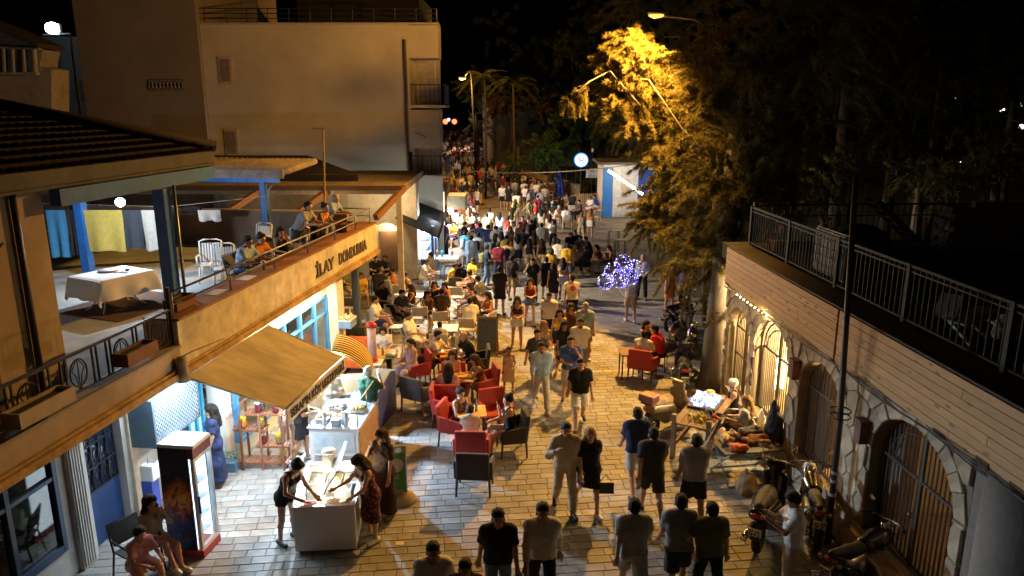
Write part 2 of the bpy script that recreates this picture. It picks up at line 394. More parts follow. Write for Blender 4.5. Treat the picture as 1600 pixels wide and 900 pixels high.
# upper room
Mb().box(-9, -1.25, 4.5, 10.85, 3.052, 6.05).build('upper_wall', dim_wall, TB)
Mb().box(-1.249, -1.16, 8.3, 9.4, 3.06, 5.45).box(-1.249, -1.14, 8.2, 8.299, 3.06, 5.55).box(-1.249, -1.14, 9.401, 9.5, 3.06, 5.55).build('door_frame', M('dark_grey_door', (.07, .075, .085), .6), TB)
Mb().tube([(-1.19, 10.25, 3.06), (-1.19, 10.25, 6.0)], .045).build('downpipe', M('brown_pipe', (.03, .02, .018), .5), TB, True)
Mb().tube([(-1.19, 9.95, 5.35), (-1.05, 9.75, 5.35)], .02).build('wall_hook', iron, TB, True)
# eaves and tiled roof over room and terrace
Mb().box(-1.3, -.98, 4, 15.35, 6.06, 6.30).box(-1.3, -1.02, 4, 15.32, 6.0, 6.058).build('eaves_cornice', M('grey_white_cornice', (.13, .12, .11), .85, var=.1, stain=.3), TB, bev=.02)
Mb().box(-9, -1.31, 4, 10.84, 6.052, 6.1).box(-9, -1.31, 10.851, 15.3, 6.055, 6.1).build('roof_soffit', M('soffit_boards', (.22, .17, .12), .8), TB)
Mb().box(-1.16, -.98, 10.9, 15.3, 5.74, 5.99).box(-6.2, -1.17, 15.08, 15.28, 5.74, 5.99).build('blue_beam', blue_pt, TB)
tile_m = M('roof_tile_clay', (.04, .022, .018), .8, var=.2, scale=7, rnd=.35, stain=.3)
slope = atan2(1.25, 4.55)
def roof_base():
    m = Mb(); m.add([(-.95, 4, 6.31), (-.95, 15.4, 6.31), (-5.5, 12.4, 7.56), (-5.5, 4, 7.56), (-9.6, 15.4, 6.31), (-9.6, 4, 6.31)], [(0, 1, 2, 3), (1, 4, 2), (3, 2, 4, 5)])
    m.build('roof_deck', M('roof_underlay', (.05, .03, .025), .9), TB)
roof_base()
tm = Mb()
for k in range(6):
    a0 = pi*k/6; a1 = pi*(k+1)/6
    for (r0, x0, r1, x1) in ((.085, -.05, .07, .36),):
        tm.quad((x0, -r0*cos(a0), r0*sin(a0)*.75), (x0, -r0*cos(a1), r0*sin(a1)*.75), (x1, -r1*cos(a1), r1*sin(a1)*.75+.01), (x1, -r1*cos(a0), r1*sin(a0)*.75+.01))
tile = tm.mesh('roof_tile', [tile_m], True)
cnt = 0; tiles_rest = Mb()
for i in range(15):
    uu = -.93-i*.315; zz = 6.325+i*.315*1.25/4.55
    v = 7.0
    while v < 15.35-i*.207:
        if cnt < 296 and v > 9.2 and v+.0 > 9.2:
            inst('roof_tile', tile, TB, (uu, v, zz), (0, slope, pi)); cnt += 1
        else:
            Mx = Matrix.Translation((uu, v, zz)) @ Matrix.Rotation(pi, 4, 'Z') @ Matrix.Rotation(slope, 4, 'Y')
            tiles_rest.add([Mx @ p.co for p in tile.vertices], [tuple(p.vertices) for p in tile.polygons])
        v += .2
ts = tiles_rest.build('roof_tile', tile_m, TB, True); ts['kind'] = 'stuff'
ridge = Mb(); ridge.tube([(-.95, 15.37, 6.38), (-5.5, 12.4, 7.63)], .11, 8); ridge.tube([(-5.5, 12.4, 7.63), (-5.5, 4, 7.63)], .11, 8); ridge.build('ridge_tiles', tile_m, TB, True)
# columns and pergola
Mb().box(-1.02, -.80, 13.16, 13.38, 3.05, 5.74).build('column', blue_pt, TB, bev=.01)
Mb().tube([(-.74, 13.4, 3.1), (-.74, 13.4, 5.8)], .03).build('downpipe', grey_metal, TB, True)
Mb().box(-5.95, -5.73, 17.37, 17.59, 3.05, 5.74).build('column', blue_pt, TB, bev=.01)
Mb().box(-2.55, -2.39, 20.3, 20.46, 3.05, 5.13).build('column', blue_pt, TB, bev=.01)
Mb().tube([(-2.33, 20.4, 3.1), (-2.33, 20.4, 4.9), (-2.2, 20.4, 5.1)], .03).build('downpipe', grey_metal, TB, True)
Mb().box(-6.0, -2.0, 20.30, 20.46, 5.131, 5.24).build('pergola_beam', M('bright_blue_paint', (.02, .2, .75), .45), TB)
mb = Mb()
for k in range(26):
    u0 = -6.05+k*.165
    mb.tube([(u0+.08, 20.2, 5.40), (u0+.08, 22.6, 5.55)], .1, 8)
mb.build('pergola_roof', M('old_fibre_cement', (.33, .27, .24), .9, var=.2, stain=.3), TB, True)
Mb().box(-6.1, -1.75, 20.12, 20.22, 5.25, 5.5).build('pergola_fascia', M('pergola_fascia_render', (.36, .29, .25), .9, var=.2, stain=.35), TB, bev=.03)
# terrace back wall
Mb().box(-9.4, -.7, 22.0, 22.18, 3.052, 4.08).build('back_wall', M('patchy_wall', (.40, .29, .22), .9, var=.1, scale=1.5, stain=.5), TB)
Mb().box(-9.45, -.65, 21.98, 22.2, 4.081, 4.12).build('wall_coping', dim_wall, TB)
# ground floor: recessed wall, door, window, pilasters
low_wall = M('pale_blue_grey_wall', (.50, .47, .44), .85, var=.08, scale=4, bump=.2, stain=.2)
mb = Mb()
mb.box(-1.4, -1.1, 5, 7.3, 0, 2.77); mb.box(-1.4, -1.1, 7.3, 10.12, 0, .5); mb.box(-1.4, -1.1, 7.3, 10.12, 2.15, 2.77)
mb.box(-1.4, -1.1, 10.12, 10.75, 0, 2.77); mb.box(-1.4, -1.1, 10.75, 11.65, 2.3, 2.77); mb.box(-1.4, -1.1, 11.65, 13.35, 0, 2.77)
mb.build('ground_floor_wall', low_wall, TB)
mb = Mb(); mb.box(-1.099, -1.02, 10.3, 10.62, 0, 2.76)
for k in range(5): mb.box(-1.019, -1.0, 10.33+k*.055, 10.36+k*.055, .05, 2.7)
mb.build('pilaster', low_wall, TB, bev=.008)
Mb().box(-1.099, -1.03, 11.75, 11.95, 0, 2.76).build('pilaster', M('cream_pilaster', (.6, .5, .36), .8), TB, bev=.008)
Mb().box(-1.3, -1.24, 10.76, 11.64, .02, 2.29).build('door', M('navy_paint', (.018, .05, .16), .45, var=.1), TB)
doorO = [o for o in TB.children if o.name.startswith('door')][-1]
mb = Mb()
for z in (1.0, 1.4, 1.8, 2.2): mb.box(-1.24, -1.2, 10.8, 11.6, z, z+.03)
for k in range(5): mb.box(-1.24, -1.205, 10.82+k*.19, 10.84+k*.19, 1.0, 2.25)
for k in range(4):
    for z in (1.2, 1.6, 2.0): mb.tube([(-1.21, 10.93+k*.19+.07*cos(t*pi/4), z+.13*sin(t*pi/4)) for t in range(9)], .008, 5, cap=False)
mb.build('door_grille', iron, doorO)
Mb().box(-1.245, -1.235, 10.85, 11.55, 1.03, 2.2).build('door_glass', dark_glass, doorO)
fr = Mb(); navy = M('navy_window_frame', (.03, .055, .11), .45, var=.1)
for v in (7.3, 8.22, 9.14, 10.04): fr.box(-1.2, -1.08, v, v+.08, .5, 2.15)
fr.box(-1.2, -1.085, 7.381, 10.039, 2.06, 2.15); fr.box(-1.2, -1.085, 7.381, 10.039, .5, .62); fr.box(-1.2, -1.09, 7.381, 10.039, 1.72, 1.78)
wf = fr.build('window_frame', navy, TB)
for v in (7.38, 8.30, 9.22): Mb().box(-1.15, -1.14, v, v+.84, .62, 2.06).build('window_pane', dark_glass, wf)
Mb().box(-4, -1.6, 7.3, 10.1, .02, .6).build('window_shelf', M('dark_shelf', (.05, .04, .035), .7), TB)
cards = M('faded_poster', (.45, .38, .30), .8, var=.2, scale=5)
Mb().box(-1.30, -1.285, 9.3, 9.95, 1.25, 1.95).build('poster', cards, wf)
Mb().box(-1.30, -1.285, 8.4, 9.0, .9, 1.6).build('poster', cards, wf)
# display front towards the street
mb = Mb()
mb.box(-.9, -.55, 14.0, 14.3, 0, 2.765)
mb.build('white_pillar', white_pl, TB, bev=.01)
mb = Mb(); mb.box(-.55, -.16, 19.45, 19.95, 0, 2.765); mb.build('white_pillar', white_pl, TB, bev=.01)
sf = Mb(); sf.box(-.55, -.45, 14.31, 19.44, 0, .32); sf.box(-.55, -.45, 14.31, 19.44, 2.25, 2.765)
sf.build('shopfront_wall', M('cream_shopfront', (.70, .62, .45), .7, var=.06), TB)
fr = Mb()
for v in (14.31, 15.4, 16.75, 17.65, 18.55, 19.37): fr.box(-.53, -.42, v, v+.07, .321, 2.249)
fr.box(-.53, -.425, 14.381, 19.369, .321, .38); fr.box(-.53, -.425, 14.381, 19.369, 2.18, 2.249); fr.box(-.53, -.43, 14.381, 19.369, 1.75, 1.80)
sfo = fr.build('shopfront_frame', lblue_pt, TB)
for a, b in ((14.38, 15.4), (15.47, 16.75), (16.82, 17.65), (17.72, 18.55), (18.62, 19.37)): Mb().box(-.48, -.47, a, b, .381, 2.179).build('glass_pane', clear, sfo)
Mb().box(-4.2, -4.0, 11.9, 20, 0, 2.76).build('shop_back_wall', M('shop_inside_wall', (.55, .5, .42), .8), TB)
Mb().box(-4, -.6, 19.96, 20.1, 0, 2.76).build('shop_side_wall', M('shop_inside_wall', (.55, .5, .42), .8), TB)
Mb().box(-4, -.6, 13.96, 19.44, .005, .02).build('shop_floor', M('shop_floor_tiles', (.3, .27, .24), .4), TB)
mb = Mb()
for z in (.5, 1.0, 1.5): mb.box(-1.5, -.8, 14.3, 17.3, z, z+.04)
mb.build('display_shelf', M('glass_shelf', (.55, .5, .42), .5), TB)
# bright blue frame of the shop entrance beside the fridge
mb = Mb(); cy = M('cyan_paint', (.06, .42, .72), .4)
mb.box(-1.05, -.95, 13.36, 13.44, 0, 2.6); mb.box(-1.05, -.95, 13.9, 13.98, 0, 2.6); mb.box(-1.05, -.95, 13.441, 13.899, 2.5, 2.6); mb.box(-1.05, -.95, 13.66, 13.72, 0, 2.5)
ent = mb.build('entrance_frame', cy, TB); Mb().box(-1.02, -1.0, 13.44, 13.9, .02, 2.5).build('entrance_glass', M('frosted_cyan_glass', (.5, .75, .78), .3), ent)
# low planter wall and veranda post under the far corner
Mb().box(-3.2, .05, 20.9, 21.3, 0, .88).build('planter_wall', M('dark_mossy_wall', (.06, .065, .045), .9, var=.3, bump=.4), TB)
Mb().box(-.3, -.12, 21.0, 21.18, .88, 2.77).build('veranda_post', M('slate_blue_post', (.06, .085, .12), .5), TB, bev=.01)
Mb().box(-7, .06, 21.3, 27.5, 0, .10).build('veranda_step', M('dark_veranda_floor', (.10, .085, .07), .8), TB)
# ================================================================ NEIGHBOURING LOW BUILDING with beams
NB = thing('veranda_building', 'low flat roofed building with sloping brown beams behind the roof terrace', 'building', (0, 0, 0))
Mb().box(-14, -3.75, 25.2, 31.5, 4.25, 4.52).build('roof_slab', M('beige_slab', (.40, .31, .20), .85, stain=.3), NB, bev=.02)
Mb().box(-14, -3.72, 25.0, 25.19, 4.40, 4.55).build('roof_edge', wood_brown, NB)
for (x0, y0, x1, y1) in ((350, 335, 412, 294), (467, 331, 517, 295), (587, 340, 632, 293)):
    Mb().bar(Yp(x0, y0, 23.4), Yp(x1, y1, 25.4), .16, .2).build('rafter', wood_brown, NB)
Mb().box(-3.98, -3.80, 25.3, 25.48, 0, 4.24).build('post', M('pale_post', (.5, .42, .32), .8), NB)
Mb().box(-12, -6.905, 31.0, 31.3, 0, 4.24).build('back_wall', plaster, NB)
mb = Mb(); mb.add([(-14.2, 27.0, 4.75), (-5.6, 27.2, 4.75), (-8.6, 31.5, 5.15), (-14.2, 31.5, 5.15)], [(0, 1, 2, 3)]); mb.box(-14.2, -5.6, 26.9, 27.15, 4.53, 4.74)
mb.build('dark_roof', M('dark_roof', (.03, .022, .018), .85), NB)
# arched white wall piece
mb = Mb(); wx0, wx1 = -6.5, -3.95
aw = plaster
xs = [-5.95+1.25*k/16 for k in range(17)]
def atop(x): 
    t = (x+5.325)/.625; return 1.75+.62*sqrt(max(0, 1-t*t))
mb.box(-6.9, -5.95, 31.0, 31.4, 0, 4.24); mb.box(-4.70, -3.95, 30.4, 31.4, 0, 4.24)
for a, b in zip(xs[:-1], xs[1:]):
    mb.add([(a, 31.0, atop(a)), (b, 31.0, atop(b)), (b, 31.0, 4.24), (a, 31.0, 4.24), (a, 31.4, atop(a)), (b, 31.4, atop(b)), (b, 31.4, 4.24), (a, 31.4, 4.24)], [(0, 1, 2, 3), (0, 4, 5, 1), (7, 6, 5, 4)])
mb.build('arched_wall', M('warm_white_render', (.62, .52, .38), .85, var=.08, stain=.2), NB)
Mb().box(-5.94, -4.71, 31.7, 31.8, 0, 2.6).build('niche_back', plaster, NB)
Mb().box(-5.7, -4.95, 31.62, 31.69, .2, 1.9).build('door', wood_brown, NB)
lamp('niche_light', (-5.3, 31.3, 2.1), 45, (1, .85, .55), .05)
tag(Mb().tube([Yp(505, 202, 23), Yp(508, 340, 23)], .035).bar(Yp(487, 201, 23), Yp(509, 201, 23), .05).tube([Yp(488, 201, 23), Yp(487, 195, 23)], .012).tube([Yp(508, 201, 23), Yp(509, 195, 23)], .012).build('antenna_mast', M('rusty_pole', (.34, .24, .12), .6), None, False), 'thin rusty mast with a short crossbar standing behind the terrace', 'mast')
# ================================================================ BIG CREAM APARTMENT HOUSE
AB = thing('apartment_house', 'tall cream apartment house with a blank gable and corner balconies', 'building', (0, 0, 0))
gab = M('gable_render', (.56, .49, .39), .92, var=.06, scale=1.2, bump=.15, bscale=12, stain=.16)
Mb().box(-13.2, -4.4, 33, 46, 0, 10.5).build('gable_wall', gab, AB)
Mb().prism([(-4.4, 34.4), (-3.2, 34.4), (-4.3, 46), (-4.4, 46)], 0, 10.5).build('front_wall', gab, AB)
Mb().box(-4.399, -3.15, 33.02, 34.399, 9.15, 10.48).build('corner_wall', gab, AB)
Mb().box(-4.399, -3.15, 33.02, 34.399, 5.35, 7.0).build('corner_wall', gab, AB)
Mb().prism([(-13.25, 32.95), (-3.1, 32.95), (-3.15, 34.4), (-4.25, 46), (-13.25, 46)], 10.501, 10.58).build('roof_edge', M('roof_edge_render', (.40, .35, .28), .9), AB)
for z in (4.05, 7.08):
    sl = Mb().box(-4.399, -2.9, 33.0, 35.2, z, z+.12).build('balcony', gab, AB)
    mb = Mb(); mb.box(-4.38, -2.9, 33.02, 33.05, z+.95, z+.99); mb.box(-2.93, -2.9, 33.051, 35.2, z+.95, z+.99)
    for k in range(8): mb.box(-4.36+k*.2, -4.34+k*.2, 33.02, 33.04, z+.12, z+.95)
    mb.build('balcony_railing', iron, sl)
    Mb().box(-2.925, -2.905, 33.1, 35.15, z+.15, z+.93).build('balcony_screen', M('blue_screen_cloth', (.03, .06, .25), .8), sl)
    Mb().box(-4.2, -3.45, 34.36, 34.398, z+.13, z+2.25).build('balcony_door', M('balcony_door_white', (.5, .42, .32), .6), sl)
    Mb().box(-4.25, -3.40, 34.38, 34.399, z+.12, z+2.35).build('door_frame', white_pl, sl)
Mb().tube([(-4.55, 32.94, 0), (-4.55, 32.94, 9.9)], .06).build('downpipe', M('brown_drainpipe', (.17, .12, .09), .6), AB, True)
Mb().tube([(-4.45, 32.9, 0), (-4.45, 32.9, 5.2)], .09).build('standpipe', M('dark_pipe', (.05, .045, .04), .6), AB, True)
for (x, z) in ((-12.27, 8.65), (-12.27, 5.6)):
    w = Mb().box(-12.27-.3, -12.27+.3, 32.96, 32.999, z-.58, z+.58).build('window', M('window_surround', (.45, .36, .26), .85), AB)
    Mb().box(-12.27-.2, -12.27+.2, 32.94, 32.959, z-.46, z+.46).build('window_pane', M('window_shutter', (.22, .17, .14), .6), w)
mb = Mb()
for z in (10.75, 10.95, 11.15): mb.tube([(-13, 33.05, z), (-3.2, 33.05, z), (-4.2, 45, z)], .02, 6)
for k in range(12): mb.tube([(-13+k*.895, 33.05, 10.55), (-13+k*.895, 33.05, 11.15)], .02, 6)
mb.build('roof_railing', iron, AB)
Mb().box(-10.4, -4.5, 38, 44, 10.58, 12.4).build('roof_hut', M('dark_render', (.02, .018, .016), .9), AB)
mb = Mb().box(-2.95, -2.1, 33.4, 34.9, 2.6, 3.2); aw_ = mb.build('shop_lightbox', M('cream_lightbox', (.55, .45, .25), .5), AB, bev=.02)
Mb().prism([(-3.27, 35.2), (-3.22, 35.2), (-3.62, 39.5), (-3.67, 39.5)], 1.6, 2.7).build('lit_window', M('lit_window', (.8, .75, .65), .5, emit=(1, .88, .66), es=1.6), AB)
Mb().ball((-2.75, 33.15, 2.55), .13).build('lamp_globe', M('lamp_globe_white', (.9, .9, .9), .3, emit=(.9, .96, 1), es=9), AB, True)
# cold lit kiosk shop at the foot of the apartment house
KS = thing('street_shop', 'cold white lit shop with a black awning beneath the apartment house', 'shop', (0, 0, 0))
mb = Mb(); mb.box(-4.39, -3.3, 32.3, 32.4, 0, 2.5); mb.box(-3.35, -3.25, 30.2, 30.32, 0, 2.35); mb.box(-3.35, -3.25, 31.5, 31.62, 0, 2.4)
mb.build('shop_frame', M('shop_blue_frame', (.10, .16, .30), .5), KS)
mb = Mb(); mb.add([(-4.7, 29.6, 2.75), (-3.0, 29.4, 2.0), (-3.0, 33.2, 2.45), (-4.7, 33.2, 3.1), (-4.7, 29.6, 2.80), (-3.0, 29.4, 2.05), (-3.0, 33.2, 2.5), (-4.7, 33.2, 3.15)], [(0, 1, 2, 3), (4, 7, 6, 5), (0, 4, 5, 1), (1, 5, 6, 2), (2, 6, 7, 3), (3, 7, 4, 0)])
mb.add([(-3.0, 29.4, 2.05), (-3.0, 33.2, 2.5), (-2.98, 33.2, 2.3), (-2.98, 29.4, 1.85)], [(0, 1, 2, 3)])
mb.build('black_awning', M('black_canvas', (.014, .014, .016), .8), KS)
Mb().tube([(-3.1, 29.5, 0), (-3.1, 29.5, 2.0)], .03).build('awning_post', grey_metal, KS)
Mb().box(-3.9, -3.85, 30.4, 32.3, .9, 2.2).build('lit_shelf', M('lit_shelf', (.8, .85, .9), .4, emit=(.75, .88, 1), es=1.8), KS)
for z in (.9, 1.3, 1.7, 2.1): Mb().box(-3.84, -3.6, 30.4, 32.3, z, z+.03).build('shelf', white_metal, KS)
# taller block behind, and the house on the far left
TBK = thing('tall_block', 'tall dim brown blank walled block behind the tiled terrace roof', 'building', (0, 0, 0))
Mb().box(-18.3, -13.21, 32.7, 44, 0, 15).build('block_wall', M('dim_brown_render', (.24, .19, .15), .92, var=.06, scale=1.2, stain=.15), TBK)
gm = Mb(); gz, gx = 7.85, -14.75
gm.box(gx-.7, gx+.7, 32.63, 32.67, gz-.03, gz+.0); gm.box(gx-.7, gx+.7, 32.63, 32.67, gz+.36, gz+.39)
for k in range(9): gm.tube([(gx-.64+k*.16+.075*cos(t*pi/4), 32.65, gz+.18+.16*sin(t*pi/4)) for t in range(9)], .018, 5, cap=False)
gr = Mb().box(gx-.72, gx+.72, 32.66, 32.699, gz-.05, gz+.42).build('vent_opening', M('dark_opening', (.012, .01, .01), .9), TBK)
gm.build('vent_grille', M('pale_grille', (.3, .26, .22), .7), gr)
HL = thing('gabled_house', 'beige house with a glazed gable at the far left edge', 'house', (0, 0, 0))
hp = [Yp(0, 50, 30), Yp(70, 75, 30)]
mb = Mb(); y0 = 30; z0 = Yp(0, 160, 30).z
pts = [(-26, y0), ]
def XZ(px, py): p = Yp(px, py, 30); return (p.x, p.z)
poly = [XZ(-120, 400), XZ(82, 400), XZ(80, 108), XZ(62, 104), XZ(0, 108), XZ(-120, 108)]
mb.prism(poly, 30, 31.2, 1); mb.build('house_wall', M('beige_house', (.40, .33, .26), .9, stain=.15), HL)
mb = Mb(); mb.prism([XZ(-120, 107), XZ(60, 107), XZ(65, 78), XZ(0, 50), XZ(-120, 5)], 30.05, 31.2, 1); mb.build('gable', M('beige_house2', (.34, .29, .24), .9), HL)
mb = Mb()
for a, b in ((0, 12), (30, 42)):
    w = Mb().prism([XZ(a, 114), XZ(a+13, 114), XZ(a+13, 74), XZ(a, 72)], 29.9, 29.99, 1).build('window', M('dim_window', (.10, .075, .06), .3), HL)
mb.prism([XZ(-120, 117), XZ(62, 117), XZ(62, 113), XZ(-120, 113)], 29.8, 30, 1)
mb.prism([XZ(-120, 72), XZ(66, 78), XZ(66, 75), XZ(-120, 69)], 29.8, 30, 1)
for x in (13, 27, 44, 60): mb.prism([XZ(x-3, 113), XZ(x, 113), XZ(x-2, 75), XZ(x-5, 75)], 29.8, 29.99, 1)
mb.build('window_frame', M('pale_frame', (.42, .37, .31), .7), HL)
mb = Mb(); mb.prism([XZ(-120, 4), XZ(0, 46), XZ(72, 76), XZ(72, 70), XZ(0, 38), XZ(-120, -6)], 29.5, 31.2, 1); mb.build('roof', M('dark_roof2', (.06, .045, .04), .9), HL)
FB = thing('far_block', 'dark apartment block far behind the floodlight at upper left', 'building', (0, 0, 0))
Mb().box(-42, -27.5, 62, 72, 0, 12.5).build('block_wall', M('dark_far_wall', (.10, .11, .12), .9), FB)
for px, py in ((85, 95), (90, 140), (127, 138)):
    p = Yp(px, py, 61.95); Mb().box(p.x-.5, p.x+.5, 61.9, 61.99, p.z-.9, p.z+.7).build('window', M('dim_window', (.10, .075, .06), .3), FB)
FL = thing('floodlight', 'bright cold white floodlight on a short arm at upper left', 'lamp', tuple(Yp(83, 44, 54)))
Mb().bar((-.75, 0, -.42), (1.1, 0, -.36), .10).build('arm', grey_metal, FL)
Mb().tube([(1.0, .2, -.4), (1.0, .2, -14)], .1).build('pole', black_plastic, FL)
Mb().box(-.5, .5, -.1, .15, -.32, .3).build('housing', grey_metal, FL)
Mb().ball((0, -.16, 0), .38, sq=(1.3, .3, 1)).build('lamp_face', M('flood_face', (.9, .95, 1), .3, emit=(.72, .9, 1), es=60), FL, True)
# ================================================================ STONE ARCADE with timber clad deck (right)
AR = thing('stone_arcade', 'stone arcade with barred arched gates under a timber clad roof deck on the right', 'building', (5.72, 7.7, 0), B)
stone_m = M('arcade_stone', (.50, .42, .30), .88, var=.2, scale=3.5, bump=.6, bscale=18, rnd=.16, stain=.25)
mort_m = M('arcade_mortar', (.26, .215, .15), .95, var=.15)
cement = M('cement_render', (.30, .27, .24), .9, var=.12, scale=2, bump=.3, bscale=20, stain=.35)
WT = 3.03
ARCH = [(8.12, 9.52, 2.62, .45), (5.98, 7.83, 2.85, .62), (3.87, 5.53, 2.74, .62), (.84, 2.90, 2.84, .62)]
def atop_(s):
    for (a, b, zt, zb) in ARCH:
        if a < s < b:
            t = (s-(a+b)/2)/((b-a)/2); rise = (b-a)*.42
            return zt-rise+rise*sqrt(max(0, 1-t*t)), zb
    return None
mb = Mb(); s = .6
brk = sorted(set([.6, 9.75]+[a for a in ARCH for a in (a[0], a[1])]))
for a, b in zip(brk[:-1], brk[1:]):
    mid = atop_((a+b)/2)
    if mid is None: mb.box(0.03, .55, a, b, 0, WT)
    else:
        n = 14; zb = mid[1]; mb.box(.03, .55, a, b, 0, zb)
        ss = [a+(b-a)*.5*(1-cos(pi*k/n)) for k in range(n+1)]
        zz = [(atop_(min(max(x, a+1e-4), b-1e-4))[0]) for x in ss]
        for k in range(n):
            p, q = ss[k], ss[k+1]
            vs = [(x_, y_, z_) for x_ in (.03, .55) for (y_, z_) in ((p, zz[k]), (q, zz[k+1]), (q, WT), (p, WT))]
            mb.add(vs, [(0, 1, 2, 3), (7, 6, 5, 4), (0, 4, 5, 1), (3, 2, 6, 7)])
sw = mb.build('arcade_wall', mort_m, AR, fix=True)
Mb().box(0.0, .55, -6, .55, 0, WT).build('cement_wall', cement, AR)
Mb().tube([(.38, -.05, 0), (.38, -.05, WT-.01)], .58, 28).build('corner_pier', cement, AR, True)
def clip(poly, px, pz, nx, nz):
    out = []
    for i in range(len(poly)):
        a = poly[i]; b = poly[(i+1) % len(poly)]
        da = (a[0]-px)*nx+(a[1]-pz)*nz; db = (b[0]-px)*nx+(b[1]-pz)*nz
        if da <= 0: out.append(a)
        if da*db < 0:
            t = da/(da-db); out.append((a[0]+(b[0]-a[0])*t, a[1]+(b[1]-a[1])*t))
    return out
rs = random.Random(11); P_ = []
for i in range(27):
    for j in range(8):
        P_.append((.4+i*.36+rs.uniform(-.14, .14), -.2+j*.46+rs.uniform(-.17, .17)+(.2 if i % 2 else 0)))
RING = .27
stones = []
def stone(poly):
    if len(poly) < 3: return
    ar = abs(sum(poly[i][0]*poly[(i+1) % len(poly)][1]-poly[(i+1) % len(poly)][0]*poly[i][1] for i in range(len(poly))))/2
    if ar < .006: return
    cx = sum(p[0] for p in poly)/len(poly); cz = sum(p[1] for p in poly)/len(poly); k = len(poly)
    d = rs.uniform(-.02, .004); e = .018
    def sh(p, w):
        L = sqrt((p[0]-cx)**2+(p[1]-cz)**2)+1e-6; f_ = max(0, (L-w)/L); return (cx+(p[0]-cx)*f_, cz+(p[1]-cz)*f_)
    o1 = [sh(p, .007) for p in poly]; o2 = [sh(p, .007+e) for p in poly]
    vs = [(.032-0, y-cx, z-cz) for y, z in o1]+[(d+.012, y-cx, z-cz) for y, z in o1]+[(d, y-cx, z-cz) for y, z in o2]
    fs = [(i, (i+1) % k, k+(i+1) % k, k+i) for i in range(k)]+[(k+i, k+(i+1) % k, 2*k+(i+1) % k, 2*k+i) for i in range(k)]+[tuple(range(2*k, 3*k))]
    m = Mb().add(vs, fs); o = m.build('stone', stone_m, AR); o.location = (0, cx, cz)
for i, (x, z) in enumerate(P_):
    poly = [(.62, 0.0), (9.74, 0.0), (9.74, WT), (.62, WT)]
    for j, (x2, z2) in enumerate(P_):
        if i != j and abs(x2-x)+abs(z2-z) < 2.0:
            poly = clip(poly, (x+x2)/2, (z+z2)/2, x2-x, z2-z)
            if len(poly) < 3: break
    if len(poly) < 3: continue
    cx = sum(p[0] for p in poly)/len(poly); cz = sum(p[1] for p in poly)/len(poly)
    dead = False
    for (a, b, zt, zb) in ARCH:
        mid = (a+b)/2; hw = (b-a)/2+RING; rise = (b-a)*.42; sp = zt-rise
        if cz >= sp:
            R1 = hw; R2 = rise+RING
            t = sqrt(((cx-mid)/R1)**2+((cz-sp)/R2)**2)
            if t < .97: dead = True; break
            if t < 1.9:
                qx = mid+(cx-mid)/t; qz = sp+(cz-sp)/t
                nx, nz = (qx-mid)/R1**2, (qz-sp)/R2**2; poly = clip(poly, qx, qz, -nx, -nz)
        elif cz > zb-.05:
            if a-.0 < cx < b+.0: dead = True; break
            if cx <= a: poly = clip(poly, a, 0, 1, 0)
            elif cx >= b: poly = clip(poly, b, 0, -1, 0)
        else:
            if a-.3 < cx < b+.3: poly = clip(poly, 0, zb, 0, 1)
    if not dead: stone(poly)
for (a, b, zt, zb) in ARCH:      # arch ring stones
    mid = (a+b)/2; hw = (b-a)/2; rise = (b-a)*.42; sp = zt-rise; t = 0.02
    while t < pi-.05:
        dt = min(rs.uniform(.2, .38), pi-.02-t)
        t2 = t+dt; R2 = RING-.01
        stone([(mid+cos(t)*hw, sp+sin(t)*rise), (mid+cos(t2)*hw, sp+sin(t2)*rise), (mid+cos(t2)*(hw+R2), sp+sin(t2)*(rise+R2)), (mid+cos(t)*(hw+R2), sp+sin(t)*(rise+R2))])
        t = t2
# gates
grey_bar = M('grille_paint', (.06, .05, .04), .5, .3)
barm = {}
for gi, (a, b, zt, zb) in enumerate(ARCH):
    gt = Mb(); mid = (a+b)/2; hw = (b-a)/2; rise = (b-a)*.42; sp = zt-rise
    gt.tube([(.22, mid-cos(t*pi/16)*(hw-.05), sp+sin(t*pi/16)*(rise-.05)) for t in range(17)], .02, 6)
    gt.tube([(.22, mid-cos(t*pi/16)*(hw-.2), sp+sin(t*pi/16)*(rise-.22)) for t in range(17)], .014, 6)
    gt.box(.2, .24, a+.03, a+.07, zb, sp); gt.box(.2, .24, b-.07, b-.03, zb, sp); gt.box(.2, .24, mid-.03, mid+.03, zb, zt-.06)
    gt.box(.205, .235, a+.07, b-.07, zb+.02, zb+.06); gt.box(.205, .235, a+.07, b-.07, sp-.02, sp+.02)
    if gi == 0: gt.box(.205, .235, a+.07, b-.07, zb+.9, zb+.94)
    gate = gt.build('gate', grey_bar, AR)
    x = a+.12
    while x < b-.1:
        if abs(x-mid) > .04:
            top = atop_(x)[0]-.05; L = round(top-zb-.06, 2)
            inst('bar', Mb().tube([(.22, 0, 0), (.22, 0, L)], .013, 5).mesh('bar', [grey_bar]), gate, (0, x, zb+.06))
        x += .098
# half timbered door leaf behind the second and third gates
Mb().box(.4, .46, 4.85, 5.5, .62, 2.5).build('gate_door', M('door_brown_dark', (.13, .085, .055), .7, var=.2), AR)
Mb().box(.3, .55, 2.5, 2.88, .62, 2.6).build('gate_jamb', M('jamb_render', (.33, .24, .16), .9, stain=.3), AR)
Mb().box(-.25, .56, .84, 2.9, .0, .61).build('gate_step', M('terracotta_step', (.30, .19, .12), .85, var=.2, stain=.3), AR)
